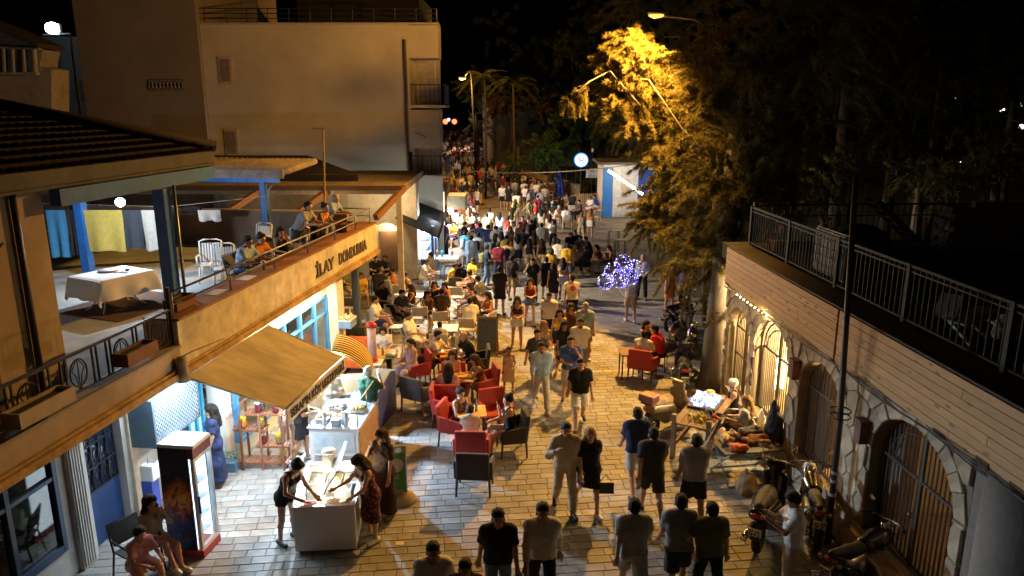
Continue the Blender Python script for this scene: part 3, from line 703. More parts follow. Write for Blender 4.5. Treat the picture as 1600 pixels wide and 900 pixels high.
# rooms behind the gates
room_m = M('room_plaster', (.58, .46, .28), .85, var=.08, stain=.15)
mb = Mb()
mb.box(3.6, 3.8, -.5, 10.6, 0, 3.0)
for s0 in (.3, 3.3, 5.75, 8.0, 10.4): mb.box(.56, 3.59, s0, s0+.12, 0, 3.0)
mb.build('room_wall', room_m, AR)
Mb().box(.56, 3.59, -.5, 10.6, .3, .6).build('room_floor', M('room_tiles', (.32, .22, .14), .5, var=.15), AR)
Mb().box(.555, 4, -6, 10.6, 3.001, 3.04).build('room_ceiling', M('room_ceiling', (.6, .5, .34), .9), AR)
tube_m = M('warm_tube', (1, .9, .7), .3, emit=(1, .8, .45), es=16)
for (x, s_, z0, z1) in ((.40, 7.93, 2.05, 2.6), (.42, 7.93, .95, 1.9), (.62, 7.93, 1.0, 1.75), (.78, 7.93, 1.0, 1.7)):
    Mb().tube([(x, s_, z0), (x, s_, z1)], .05, 8).build('light_tube', tube_m, AR, True)
mb = Mb()
for z in (.75, 1.0, 1.3): mb.box(.62, 1.6, 5.45, 5.74, z, z+.04)
mb.build('room_shelf', M('warm_wood_shelf', (.45, .27, .12), .6), AR)
for k in range(7):
    Mb().lathe([(.05, 0), (.06, .1), (.03, .17), (.03, .2)], (.72+.12*k, 5.58+.04*(k % 3), .79 if k % 2 else 1.04), 8).build('pottery_jar', M('glazed_jar', (.5, .25, .08), .3, rnd=.3), AR, True)
# wall lights, ledge and cables
for (s_, z0) in ((5.55, 2.15), (3.02, 2.05)):
    wl_o = Mb().box(-.16, -.02, s_-.09, s_+.09, z0, z0+.36).box(-.18, -.015, s_-.11, s_+.11, z0+.361, z0+.39).build('wall_lantern', M('rusty_lantern', (.16, .07, .05), .7, var=.2), AR, bev=.008)
led = Mb(); s_ = -5.5
while s_ < 9.6:
    w_ = rs.uniform(.12, .4); led.box(-rs.uniform(.03, .13), .4, s_, s_+w_-.01, WT+.002, WT+rs.uniform(.03, .09)); s_ += w_
led.build('rough_ledge', M('dark_rubble', (.10, .075, .045), .95, var=.3), AR)
for k in range(3):
    Mb().tube([(-.14-.02*k, -4+.5*j, 2.99+.03*sin(j*1.3+k)+.03*k) for j in range(28)], .011, 5).build('cable', black_plastic, AR)
bulb_m = M('warm_bulb', (1, .9, .6), .3, emit=(1, .76, .32), es=22)
for k in range(9): Mb().ball((-.15, 6.9+.22*k, 3.0), .022, 6, 4).build('string_bulb', bulb_m, AR, True)
# timber cladding
def woodm(name, col):
    m = M(name, col, .6, var=.12, scale=3, rnd=.13, bump=.2, bscale=8, stretch=(1, 1.2, 14))
    n = m.node_tree.nodes; l = m.node_tree.links; b = n['Principled BSDF']; src = b.inputs['Base Color'].links[0].from_socket
    tc = n.new('ShaderNodeTexCoord'); mp = n.new('ShaderNodeMapping'); mp.inputs['Scale'].default_value = (1, 2.6, 6.5)
    oi = n.new('ShaderNodeObjectInfo'); sc_ = n.new('ShaderNodeMath'); sc_.operation = 'MULTIPLY'; sc_.inputs[1].default_value = 37
    l.new(oi.outputs['Random'], sc_.inputs[0]); ad = n.new('ShaderNodeVectorMath'); ad.operation = 'ADD'
    l.new(tc.outputs['Object'], ad.inputs[0]); l.new(sc_.outputs[0], ad.inputs[1]); l.new(ad.outputs[0], mp.inputs[0])
    vo = n.new('ShaderNodeTexVoronoi'); vo.inputs['Scale'].default_value = 1; l.new(mp.outputs[0], vo.inputs['Vector'])
    mr = n.new('ShaderNodeMapRange'); mr.inputs[1].default_value = .10; mr.inputs[2].default_value = .2; mr.inputs[3].default_value = .42; mr.inputs[4].default_value = 1; l.new(vo.outputs['Distance'], mr.inputs[0])
    vm = n.new('ShaderNodeVectorMath'); vm.operation = 'SCALE'; l.new(src, vm.inputs[0]); l.new(mr.outputs[0], vm.inputs['Scale']); l.new(vm.outputs[0], b.inputs['Base Color'])
    return m
pine = woodm('pine_board', (.58, .33, .13))
for (sa, sb, z0, x0) in ((4.09, 9.62, 3.05, -.12), (-6, 4.05, 3.05, -.11)):
    for k in range(7):
        z = z0+k*.124; cuts = [sa, sa+(sb-sa)*rs.uniform(.3, .7), sb]
        for a, b in zip(cuts[:-1], cuts[1:]):
            o = Mb().box(x0-rs.uniform(0, .006), x0+.03, -(b-a)/2+.002, (b-a)/2-.002, 0, .120).build('board', pine, AR, bev=.004, seg=1); o.location = (0, (a+b)/2, z)
Mb().box(-.08, .0, 9.6, 9.66, 3.04, 3.92).build('end_board', M('white_end_board', (.5, .46, .4), .8), AR)
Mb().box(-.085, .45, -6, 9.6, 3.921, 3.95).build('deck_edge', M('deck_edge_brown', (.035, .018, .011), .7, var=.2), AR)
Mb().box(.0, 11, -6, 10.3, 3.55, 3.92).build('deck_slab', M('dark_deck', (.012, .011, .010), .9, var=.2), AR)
# deck railing
pm_ = Mb().box(-.04, .04, -.04, .04, 0, .92).mesh('rail_post', [dark_metal]); bm_ = Mb().box(-.009, .009, -.009, .009, .06, .86).mesh('railing_bar', [dark_metal])
RL = thing('deck_railing', 'black steel railing with grey posts along the street edge of the roof deck', 'railing', tuple(wr(.5, 0, 3.95)), B)
ps = [9.8, 7.62, 5.48, 3.25, 1.02, -1.2]
for s_ in ps: inst('railing_post', pm_, RL, (0, s_, 0))
mb = Mb(); mb.box(-.025, .025, -2, 9.76, .87, .91); mb.box(-.02, .02, -2, 9.76, .79, .815); mb.box(-.02, .02, -2, 9.76, .04, .07); mb.build('railing_rail', dark_metal, RL)
s_ = -1.0
while s_ < 9.7:
    if min(abs(s_-p) for p in ps) > .06: inst('railing_bar', bm_, RL, (0, s_, 0))
    s_ += .142
RF = thing('back_railing', 'dark railing across the far edge of the roof deck in front of the bushes', 'railing', tuple(wr(.5, 9.85, 3.95)), B)
mb = Mb(); mb.box(.05, 10.5, -.025, .025, .92, .96); mb.box(.05, 10.5, -.02, .02, .66, .685); mb.box(.05, 10.5, -.02, .02, .04, .07); mb.build('railing_rail', dark_metal, RF)
for k in range(5): inst('railing_post', pm_, RF, (.1+2.3*k, .08, 0), None, (1, 1, 1.08))
for k in range(70): inst('railing_bar', bm_, RF, (.2+k*.147, 0, 0), None, (.8, .8, 1.05))
# things on the deck
d0 = wr(.5, 0, 3.93)
LD = thing('wooden_ladder', 'dark wooden ladder stair leaning up at the back of the roof deck', 'ladder', (9.1, 16.9, 3.93))
for y_ in (0, .55):
    Mb().bar((.55, y_, 0), (-.75, y_, 1.15), .05, .14).build('rail', M('grey_wood', (.14, .12, .09), .8), LD)
for k in range(7): Mb().bar((.5-k*.19, .02, .07+k*.165), (.5-k*.19, .53, .07+k*.165), .16, .03).build('rung', M('grey_wood', (.14, .12, .09), .8), LD)
BS = thing('brick_stack', 'stack of pale bricks in the dark at the back of the roof deck', 'brick stack', (11.2, 16.9, 3.93))
bmm = Mb().box(-.19, .19, -.1, .1, 0, .14).mesh('brick', [M('pale_brick', (.26, .21, .17), .9, var=.2, rnd=.25)])
for i in range(6):
    for j in range(3):
        for k in range(8 if j == 0 else 7):
            if k < 7 or i in (1, 2, 3): inst('brick', bmm, BS, (-.95+i*.39+(.1 if k % 2 else 0)+rs.uniform(-.02, .02), j*.22, k*.142), (0, 0, rs.uniform(-.04, .04)))
WC = thing('folded_deckchair', 'pale folded wooden chair lying on the roof deck behind the railing', 'chair', (6.55, 10.1, 3.93), .4)
for k in range(3): Mb().bar((-.3+.3*k, -.25, .02+.1*k), (-.2+.3*k, .25, .3), .04).build('leg', white_metal, WC)
Mb().bar((-.35, 0, .3), (.4, 0, .42), .36, .03).build('seat', M('faded_white_plank', (.42, .40, .37), .8), WC)
Mb().bar((-.3, .22, .3), (-.1, .28, .62), .3, .03).build('backrest', M('faded_white_plank', (.42, .40, .37), .8), WC)
Mb().lathe([(.16, 0), (.19, .05), (.15, .3), (.1, .34)], (.55, -.15, 0), 8).build('cushion', M('white_sack', (.5, .48, .45), .9), WC, True)
GP = thing('white_grid_panel', 'white plastic crate like grid panel standing inside the deck railing', 'panel', tuple(wr(.75, 6.4, 3.93)), B)
for k in range(6):
    for j in range(5): Mb().box(0, .05, -.58+k*.2, -.41+k*.2, .06+j*.17, .21+j*.17).build('panel_tile', M('pale_tile', (.45, .42, .38), .7, rnd=.15), GP)
Mb().box(.052, .08, -.62, .62, .02, .92).build('panel_back', black_plastic, GP)
CV = tag(Mb().ball((0, 0, 0), .75, 14, 8, (1, .8, .75)).build('covered_table', M('dark_cover', (.02, .02, .022), .8), None, True, loc=(7.7, 16.2, 4.1)), 'round table under a dark cover on the roof deck', 'table')
for (x, y_) in ((6.0, 16.4), (7.2, 16.6)):
    fp_ = thing('flower_pot', 'potted plant with red flowers at the %s of the back deck railing' % ('left end' if x < 6.5 else 'middle'), 'plant', (x, y_, 3.93))
    Mb().lathe([(.12, 0), (.17, .26), (.18, .3)], n=10).build('pot', terracotta, fp_, True)
    mb = Mb(); mf = Mb()
    for k in range(60):
        a = rs.uniform(0, 6.28); r_ = rs.uniform(0, .3); z = .3+rs.uniform(0, .5); p = Vector((r_*cos(a), r_*sin(a), z)); q = Vector((rs.uniform(-.08, .08), rs.uniform(-.08, .08), rs.uniform(-.05, .08)))
        (mf if k % 5 == 0 else mb).add([p, p+q, p+q.cross(Vector((0, 0, 1)))*.6+Vector((0, 0, .05))], [(0, 1, 2)])
    mb.build('foliage', M('pot_leaf', (.05, .11, .03), .6), fp_, fix=False); mf.build('flowers', M('red_petal', (.6, .03, .03), .6), fp_, fix=False)
# utility pole in front of the arcade
UP = thing('utility_pole', 'thin dark metal pole rising in front of the arcade gates', 'pole', (5.33, 11.1, 0))
Mb().tube([(0, 0, 0), (-.02, 0, 2.2), (-.2, 0, 6.15)], [.055, .05, .04], 10).build('shaft', M('pole_steel', (.09, .085, .08), .5, .6, var=.2), UP, True)
for z in (2.32, 2.42): Mb().tube([(-.03+.16*cos(t*pi/6), .16*sin(t*pi/6), z) for t in range(13)], .012, 5, cap=False).build('wire_loop', iron, UP)
for z in (.9, 1.15, 1.3): Mb().lathe([(.062, 0), (.062, .05)], (-.005, 0, z), 10).build('tape_band', M('silver_tape', (.4, .4, .4), .3), UP)
# ================================================================ TREES
def needles(starts, dirs, lens, N, nl, w, droop, seed, spread=.55):
    """feathery sprays: a curved axis carrying N thin needle triangles each"""
    r = np.random.RandomState(seed); S = np.asarray(starts, 'f'); D = np.asarray(dirs, 'f'); L = np.asarray(lens, 'f'); n = len(S)
    D /= np.linalg.norm(D, axis=1)[:, None]+1e-9
    t = r.rand(n, N)**.85
    ax = S[:, None, :]+D[:, None, :]*(t*L[:, None])[..., None]
    ax[..., 2] -= droop*(t**2)*L[:, None]
    tan_ = D[:, None, :]+np.zeros((n, N, 3)); tan_[..., 2] -= 2*droop*t
    rad = r.randn(n, N, 3); rad /= np.linalg.norm(rad, axis=2)[..., None]
    d = tan_*spread+rad*.75; d /= np.linalg.norm(d, axis=2)[..., None]
    ln = nl*(.6+.8*r.rand(n, N))*(1.05-.5*t)
    side = np.cross(d, r.randn(n, N, 3)); side /= np.linalg.norm(side, axis=2)[..., None]
    tip = ax+d*ln[..., None]; tip[..., 2] -= .12*ln
    V = np.stack([ax-side*w/2, ax+side*w/2, tip], 2).reshape(-1, 3)
    return V
def tri_mesh(name, V, mat):
    me = bpy.data.meshes.new(name); k = len(V)//3
    me.vertices.add(len(V)); me.vertices.foreach_set('co', V.astype('f').ravel())
    me.loops.add(len(V)); me.loops.foreach_set('vertex_index', np.arange(len(V), dtype='i'))
    me.polygons.add(k); me.polygons.foreach_set('loop_start', np.arange(0, len(V), 3, dtype='i')); me.polygons.foreach_set('loop_total', np.full(k, 3, 'i'))
    me.materials.append(mat); me.update(calc_edges=True); return me
def leafm(name, col, trans=.3, rnd=.35):
    m = M(name, col, .65, var=rnd, scale=1.7, spec=.25)
    n = m.node_tree.nodes; l = m.node_tree.links; b = n['Principled BSDF']; out = n['Material Output']; src = b.inputs['Base Color'].links[0].from_socket
    tr = n.new('ShaderNodeBsdfTranslucent'); l.new(src, tr.inputs[0]); mx = n.new('ShaderNodeMixShader'); mx.inputs[0].default_value = trans
    l.new(b.outputs[0], mx.inputs[1]); l.new(tr.outputs[0], mx.inputs[2]); l.new(mx.outputs[0], out.inputs['Surface']); return m
bark = M('grey_bark', (.16, .14, .12), .9, var=.3, scale=6, bump=.8, bscale=14, stretch=(1, 1, .35))
def limb(mb, a, b, r0, r1, sag=.0, seed=0, n=6):
    r = random.Random(seed); a = Vector(a); b = Vector(b); L = (b-a).length
    pts = []
    for i in range(n+1):
        t = i/n; p = a.lerp(b, t)+Vector((0, 0, sag*L*sin(pi*t)))
        if 0 < i < n: p += Vector((r.uniform(-1, 1), r.uniform(-1, 1), r.uniform(-1, 1)))*L*.04
        pts.append(p)
    mb.tube(pts, [r0+(r1-r0)*i/n for i in range(n+1)], 7); return pts
def needle_tree(name, label, base, trunk_top, clusters, trunk_r, col, N, nl, w, seed, group=None, density=10, mid=None, extra=None):
    r = random.Random(seed); root = thing(name, label, 'tree', tuple(base), 0, group)
    bv = Vector(base); tt = Vector(trunk_top)-bv; mb = Mb()
    pts = [Vector((0, 0, -.05)), Vector(mid)-bv if mid is not None else tt*.5+Vector((.1, 0, 0)), tt]
    mb.tube([pts[0], pts[0].lerp(pts[1], .15), pts[0].lerp(pts[1], .5), pts[1], pts[1].lerp(pts[2], .5), pts[2]], [trunk_r*1.35, trunk_r*1.08, trunk_r, trunk_r*.95, trunk_r*.75, trunk_r*.5], 12)
    S = []; D = []; L = []
    for (c, R, n) in clusters:
        cv = Vector(c)-bv; start = pts[1].lerp(pts[2], r.uniform(.2, 1))
        if r.random() < .35: limb(mb, start, cv, max(.018, trunk_r*.085), .012, .06, r.random())
        for k in range(n):
            d = Vector((r.gauss(0, 1), r.gauss(0, 1), r.gauss(0, .8)+.25)).normalized(); p0 = cv+d*R*r.uniform(.1, .85)
            if k % 4 == 0: mb.tube([cv, cv.lerp(p0, .5)+Vector((0, 0, .08*R)), p0], [.02, .014, .008], 4, cap=False)
            dd = (d+Vector((r.gauss(0, .4), r.gauss(0, .4), r.gauss(0, .4)))).normalized()
            S.append(p0); D.append(dd); L.append(r.uniform(.55, 1.15)*min(1.2, .5+R*.45))
    if extra: extra(mb, bv, S, D, L)
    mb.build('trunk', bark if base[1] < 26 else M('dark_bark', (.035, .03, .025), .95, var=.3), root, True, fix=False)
    V = needles(S, D, L, N, nl, w, .35, seed)
    o = bpy.data.objects.new('crown', tri_mesh('crown', V, leafm('foliage_%d' % int(seed), col))); COL.objects.link(o); o.parent = root
    return root
def Yt(px, py, y): return tuple(Yp(px, py, y))
cl = []
for (px, py, y, R, n) in ((985, 75, 24.4, .55, 22), (958, 95, 24.4, .45, 16), (1005, 110, 24.5, .8, 34), (985, 150, 24.2, .9, 40), (1025, 150, 24.6, 1.0, 46), (1055, 115, 25, .9, 30), (1065, 165, 24.6, 1.0, 40), (1085, 120, 25.4, .9, 26),
        (960, 175, 23.8, .45, 14), (1000, 195, 24, .85, 32), (1040, 205, 24.2, 1.0, 36), (1095, 200, 24, 1.1, 34), (1035, 245, 23.2, .9, 30), (1055, 255, 23, 1.1, 34), (1042, 290, 22.4, .7, 24), (1055, 300, 22.2, .9, 30), (1075, 310, 21.6, 1.0, 34), (1012, 335, 21.8, .5, 18), (1030, 350, 21.6, .7, 24),
        (1110, 270, 22, 1.2, 36), (1105, 170, 22.6, .8, 40), (1120, 340, 20.5, 1.1, 34), (1060, 365, 20.8, .8, 26), (1090, 400, 20, .85, 28), (1125, 420, 19.2, .8, 26), (1145, 300, 20.5, 1.3, 36), (1160, 220, 21.2, 1.6, 40), (1130, 130, 23.4, 1.7, 40), (1190, 120, 22.5, 2.0, 42), (1180, 310, 19.8, 1.2, 30), (1230, 220, 21, 1.7, 36), (1120, 40, 29, 1.7, 34), (1200, 30, 23.6, 2.1, 40), (1270, 110, 22.8, 2.1, 40), (1290, 20, 24, 2.2, 40), (1050, 30, 30, 1.5, 24), (990, 10, 31, 1.5, 22), (1170, 400, 19.2, .7, 18), (1135, 480, 18.6, .45, 10)):
    y += .9 if px < 1112 and py < 262 and y > 22.5 else (1.3 if px < 1080 else 0)
    if (px, py) == (1120, 40): n = 12
    cl.append((Yt(px, py, y), R, int(n*(2.5 if py < 215 and px < 1110 else 1.45))))
def extra_branch(mb, bv, S, D, L):
    a = Vector(Yt(1000, 165, 24.2))-bv; b = Vector(Yt(953, 111, 24.8))-bv; c = Vector(Yt(920, 128, 23.8))-bv; d = Vector(Yt(906, 140, 23.7))-bv; e = Vector(Yt(893, 158, 23.6))-bv
    mb.tube([a, b, c, d, e], [.03, .028, .025, .02, .012], 6)
    r = random.Random(4)
    for k in range(16):
        S.append(d.lerp(e, r.uniform(-.3, 1))+Vector((r.gauss(0, .12), r.gauss(0, .1), r.gauss(0, .05)))); D.append(Vector((r.gauss(0, .5), r.gauss(0, .4), -.8))); L.append(r.uniform(.3, .6))
    for (p, q, rr_) in (((1050, 190), (985, 130), .05), ((1085, 160), (1060, 70), .04), ((1018, 185), (958, 150), .04), ((1045, 175), (1020, 60), .035)):
        limb(mb, Vector(Yt(*p, 25.1))-bv, Vector(Yt(*q, 25.2))-bv, rr_*.4, .008, .1, p[0])
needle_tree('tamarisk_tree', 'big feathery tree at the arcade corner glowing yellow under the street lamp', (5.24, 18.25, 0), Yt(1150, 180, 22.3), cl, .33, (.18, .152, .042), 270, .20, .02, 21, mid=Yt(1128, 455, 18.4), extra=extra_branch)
def dark_tree(px, py, y, R, seed, n=50, label='', col=(.045, .055, .022), nm='pine_tree', nl=.35, w=.035, N=90, sq=1.):
    c = Vector(Yt(px, py, y)); r = random.Random(seed); base = (c.x, y, 0); cl_ = []
    for k in range(max(6, n//8)):
        d = Vector((r.gauss(0, 1), r.gauss(0, 1), r.gauss(0, 1)*sq)); d = d.normalized()*R*r.uniform(.3, .95); d.z *= sq
        cl_.append((tuple(c+d), R*.36, 8))
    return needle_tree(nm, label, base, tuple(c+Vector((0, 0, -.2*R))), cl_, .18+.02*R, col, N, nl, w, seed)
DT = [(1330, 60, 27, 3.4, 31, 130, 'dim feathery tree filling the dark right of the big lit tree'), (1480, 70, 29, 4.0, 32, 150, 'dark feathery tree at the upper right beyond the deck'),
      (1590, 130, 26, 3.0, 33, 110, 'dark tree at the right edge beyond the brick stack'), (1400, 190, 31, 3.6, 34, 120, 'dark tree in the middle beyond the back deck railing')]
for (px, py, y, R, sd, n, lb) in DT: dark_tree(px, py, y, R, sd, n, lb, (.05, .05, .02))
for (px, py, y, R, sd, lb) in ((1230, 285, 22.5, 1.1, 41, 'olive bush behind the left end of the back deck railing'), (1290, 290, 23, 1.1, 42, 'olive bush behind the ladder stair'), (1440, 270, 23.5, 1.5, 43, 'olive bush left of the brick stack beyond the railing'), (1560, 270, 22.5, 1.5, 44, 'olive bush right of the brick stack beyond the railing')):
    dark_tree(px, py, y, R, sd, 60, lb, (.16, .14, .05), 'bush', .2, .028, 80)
DL = [(1500, 253, 33, .07), (1493, 155, 60, .16), (1568, 171, 60, .14), (1580, 172, 60, .14), (1597, 163, 58, .2), (1596, 198, 55, .28), (1563, 173, 60, .1)]
DLL = ['lowest white light through the trees above the brick stack', 'white light at the left of the cluster in the dark trees', 'first of the three small lights in a row at upper right', 'last of the three small lights in a row at upper right', 'upper white light at the right edge of the picture', 'largest white light at the right edge of the picture', 'faint light just left of the row of small lights at upper right']
for i, (px, py, y, r_) in enumerate(DL):
    tag(Mb().ball((0, 0, 0), r_*.65, 8, 6).build('distant_lamp', M('far_lamp_glow', (1, 1, 1), .4, emit=(1, .95, .85), es=5), None, True, loc=Yt(px, py, y)), DLL[i], 'lamp', 'distant lights behind the right hand trees')
# street lamps
def street_lamp(loc_head, base, label, pole_top, glow):
    b = Vector(base); h = Vector(loc_head)-b; t = Vector(pole_top)-b
    r = thing('street_lamp', label, 'street lamp', tuple(b))
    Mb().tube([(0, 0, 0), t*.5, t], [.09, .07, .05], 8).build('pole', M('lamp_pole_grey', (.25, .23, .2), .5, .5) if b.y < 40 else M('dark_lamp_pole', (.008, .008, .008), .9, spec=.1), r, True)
    Mb().tube([t, t.lerp(h, .3)+Vector((0, 0, .12)), h], .035, 6).build('arm', M('lamp_pole_grey', (.25, .23, .2), .5, .5), r, True)
    d = (h-t).normalized()
    Mb().ball(h+d*.1+Vector((0, 0, .06)), .3, 12, 8, (1, .5, .28)).build('lamp_head', grey_metal, r, True)
    Mb().ball(h+d*.1+Vector((0, 0, -.02)), .24, 12, 8, (1, .5, .35)).build('lamp_glass', M('sodium_glow', (1, .8, .4), .3, emit=(1, .42, .07), es=2.3), r, True)
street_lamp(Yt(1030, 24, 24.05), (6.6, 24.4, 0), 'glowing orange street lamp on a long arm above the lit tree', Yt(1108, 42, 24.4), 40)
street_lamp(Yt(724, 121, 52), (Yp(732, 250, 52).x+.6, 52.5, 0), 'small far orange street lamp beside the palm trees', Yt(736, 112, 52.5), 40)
# ================================================================ FAR END: palms, firs, buildings, kiosk
def frond(mb, a, d, L, droop, w, seed):
    r = random.Random(seed); a = Vector(a); d = Vector(d).normalized(); pts = [a+d*L*t+Vector((0, 0, -droop*L*t*t)) for t in [i/14 for i in range(15)]]
    side = d.cross(Vector((0, 0, 1))).normalized()
    for i in range(1, 15):
        for s_ in (-1, 1):
            p = pts[i]; q = p+side*s_*w*(1-.5*i/15)+d*w*.5+Vector((0, 0, -w*.45)); tq = d*.045
            mb.add([p-tq, p+tq, q], [(0, 1, 2)])
    mb.tube(pts, [.03*(1-.8*i/14)+.005 for i in range(15)], 4, cap=False)
for (px, py, y, h_lbl, sd) in ((757, 120, 58.5, 'palm tree lit orange beside the far street lamp', 5), (802, 128, 58, 'palm tree with glowing fronds right of the far street lamp', 6)):
    c = Yp(px, py, y); rt = thing('palm_tree', h_lbl, 'tree', (c.x, y, 0)); mb = Mb(); r = random.Random(sd)
    for k in range(26): frond(mb, (0, 0, c.z), (cos(k*2.4), sin(k*2.4), r.uniform(-.2, .9)), r.uniform(1.3, 2.2), r.uniform(.35, .7), .5, k)
    mb.build('crown', leafm('palm_leaf', (.06, .065, .022)), rt, fix=False)
    Mb().tube([(0, 0, 0), (.1, 0, c.z*.5), (0, 0, c.z)], .09, 8).build('trunk', M('dark_palm_bark', (.02, .016, .012), .95), rt, True)
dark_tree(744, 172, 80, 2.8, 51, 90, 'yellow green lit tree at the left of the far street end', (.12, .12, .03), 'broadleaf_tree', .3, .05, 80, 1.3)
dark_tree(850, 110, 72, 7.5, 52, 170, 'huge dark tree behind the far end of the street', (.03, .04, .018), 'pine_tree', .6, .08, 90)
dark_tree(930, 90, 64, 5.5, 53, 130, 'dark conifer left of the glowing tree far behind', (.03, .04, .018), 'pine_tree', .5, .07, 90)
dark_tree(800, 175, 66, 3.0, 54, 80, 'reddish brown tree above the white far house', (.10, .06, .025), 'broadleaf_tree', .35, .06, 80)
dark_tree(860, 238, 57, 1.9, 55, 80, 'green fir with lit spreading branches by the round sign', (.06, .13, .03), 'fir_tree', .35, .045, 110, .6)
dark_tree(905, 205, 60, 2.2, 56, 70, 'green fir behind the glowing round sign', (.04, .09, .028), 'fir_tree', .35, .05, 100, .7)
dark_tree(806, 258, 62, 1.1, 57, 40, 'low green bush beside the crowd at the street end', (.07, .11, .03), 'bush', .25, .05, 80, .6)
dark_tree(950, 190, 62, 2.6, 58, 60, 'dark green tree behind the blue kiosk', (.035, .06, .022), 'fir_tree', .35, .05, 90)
WH = thing('white_far_house', 'pale far house with a white round corner pier among the trees', 'house', (0, 0, 0))
p0 = Yp(757, 260, 85); p1 = Yp(790, 260, 85)
Mb().box(p0.x+1.0, p1.x+5, 85, 92, 0, Yp(775, 150, 85).z).build('wall', M('pale_green_wall', (.14, .15, .12), .9), WH)
Mb().tube([(p0.x+.5, 84.6, 0), (p0.x+.5, 84.6, Yp(775, 146, 85).z)], .62, 12).build('corner_pier', M('pier_white', (.75, .70, .70), .8), WH, True)
Mb().box(p0.x+.2, p0.x+.8, 83.9, 84.0, 7.0, 9.3).build('window', M('dim_window', (.10, .075, .06), .3), WH)
lamp('far_house_light', (p0.x-1.5, 80, 6), 70, (1, .85, .85), .3)
BW = tag(Mb().box(0, .35, 0, 17, 0, 1.25).box(-.05, .4, 0, 17, 1.251, 1.33).build('boundary_wall', M('beige_boundary_wall', (.42, .33, .2), .9, stain=.2), None, loc=(4.9, 56.5, 0), rz=radians(16)), 'low beige boundary wall receding along the right side of the far street', 'wall')
MF = thing('mesh_fence', 'green mesh garden fence behind the blue parasol', 'fence', (3.6, 60.5, 0))
for k in range(8): Mb().tube([(k*.8, 0, 0), (k*.8, 0, 3.0)], .035, 6).build('fence_post', M('fence_green', (.05, .10, .07), .6), MF)
mb = Mb()
for k in range(30): mb.bar((k*.19, 0, .1), (k*.19, 0, 2.9), .015)
for z in (.1, 1.0, 1.9, 2.85): mb.bar((0, 0, z), (5.6, 0, z), .03)
mb.build('fence_mesh', M('fence_green', (.05, .10, .07), .6), MF)
PF = thing('picket_fence', 'row of wooden pallet boards standing left of the kiosk', 'fence', (4.2, 51.0, 0))
for k in range(14): Mb().box(k*.135, k*.135+.10, 0, .04, .1, 1.25+.05*(k % 2)).build('picket', M('picket_wood', (.36, .22, .12), .8, rnd=.2), PF)
Mb().box(-.02, 1.9, .041, .08, .3, .4).build('picket_rail', wood_brown, PF); Mb().box(-.02, 1.9, .041, .08, .95, 1.05).build('picket_rail', wood_brown, PF)
KI = thing('blue_kiosk', 'blue and white kiosk with a string of bulbs on the right of the street', 'kiosk', (5.95, 48.6, 0), radians(0))
Mb().box(0, 4.5, 0, 3.2, 0, 3.45).build('kiosk_wall', M('kiosk_grey_white', (.58, .58, .6), .7, stain=.1), KI)
Mb().box(-.02, .65, -.03, -.002, 0, 3.2).build('blue_panel', M('kiosk_blue', (.03, .16, .5), .5, var=.1), KI)
Mb().box(2.3, 4.4, -.03, -.002, 1.2, 3.1).build('blue_banner', M('kiosk_blue2', (.02, .08, .38), .5), KI)
Mb().box(-.35, 4.9, -.45, 3.5, 3.46, 3.62).build('roof', M('kiosk_roof', (.08, .07, .06), .8), KI)
Mb().box(1.2, 1.75, -.02, -.003, 1.3, 2.5).build('poster', M('kiosk_poster', (.5, .42, .35), .8), KI)
text('banner_lettering', 'KAFE', .3, M('banner_white', (.7, .75, .8), .5), KI, frame((2.5, -.04, 1.95), (1, 0, 0), (0, 0, 1)), .01)
cable_pts = [Vector(Yt(952, 266, 48.0)).lerp(Vector(Yt(1003, 301, 43.5)), k/20) for k in range(21)]
SL = thing('light_string', 'string of bright warm bulbs slanting down the front of the blue kiosk', 'string lights', tuple(cable_pts[0]))
Mb().tube([p-cable_pts[0] for p in cable_pts], .012, 4).build('cable', black_plastic, SL)
for p in cable_pts: inst('bulb', Mb().ball((0, 0, 0), .075, 8, 6).mesh('bulb', [M('kiosk_bulb', (1, .95, .8), .3, emit=(1, .88, .66), es=22)], True), SL, p-cable_pts[0]+Vector((0, 0, -.06)))
c = Yp(908, 250, 52)
RS = thing('round_sign', 'round white glowing sign with a blue emblem on a pole', 'sign', (c.x, 52, 0))
Mb().tube([(0, .1, 0), (0, .1, c.z+.3)], .04, 8).build('pole', dark_metal, RS)
Mb().prism([(.50*cos(2*pi*k/32), c.z+.50*sin(2*pi*k/32)) for k in range(32)], -.10, .06, 1).build('sign_rim', M('sign_blue_rim', (.02, .12, .5), .4, emit=(.04, .25, 1), es=1.2), RS)
Mb().prism([(.44*cos(2*pi*k/32), c.z+.44*sin(2*pi*k/32)) for k in range(32)], -.12, -.101, 1).build('sign_face', M('sign_white_glow', (.9, .95, 1), .4, emit=(.85, .95, 1), es=1.05), RS)
mb = Mb()
for s_ in (-1, 1):
    mb.tube([(s_*.24, -.13, c.z+.18), (s_*.13, -.13, c.z+.10), (s_*.10, -.13, c.z-.02), (s_*.12, -.13, c.z-.14), (s_*.2, -.13, c.z-.2)], .022, 5)
    mb.tube([(s_*.1, -.13, c.z+.0), (0, -.13, c.z-.07)], .02, 5)
mb.build('emblem', M('sign_emblem_blue', (.01, .12, .3), .5), RS)
c = Yp(925, 271, 53)
WS = thing('white_notice_board', 'small white notice board on a post below the round sign', 'sign', (c.x, 53, 0))
Mb().tube([(0, .1, 0), (0, .1, c.z+1.5)], .04, 8).build('post', dark_metal, WS)
Mb().box(-.42, .42, -.02, .03, c.z-.3, c.z+.3).build('board', M('notice_white', (.55, .56, .56), .6), WS, bev=.01)
Mb().box(-.14, .14, -.03, -.022, c.z+.08, c.z+.24).box(-.3, .3, -.03, -.022, c.z-.2, c.z-.14).build('notice_print', M('notice_grey', (.3, .32, .34), .7), WS)
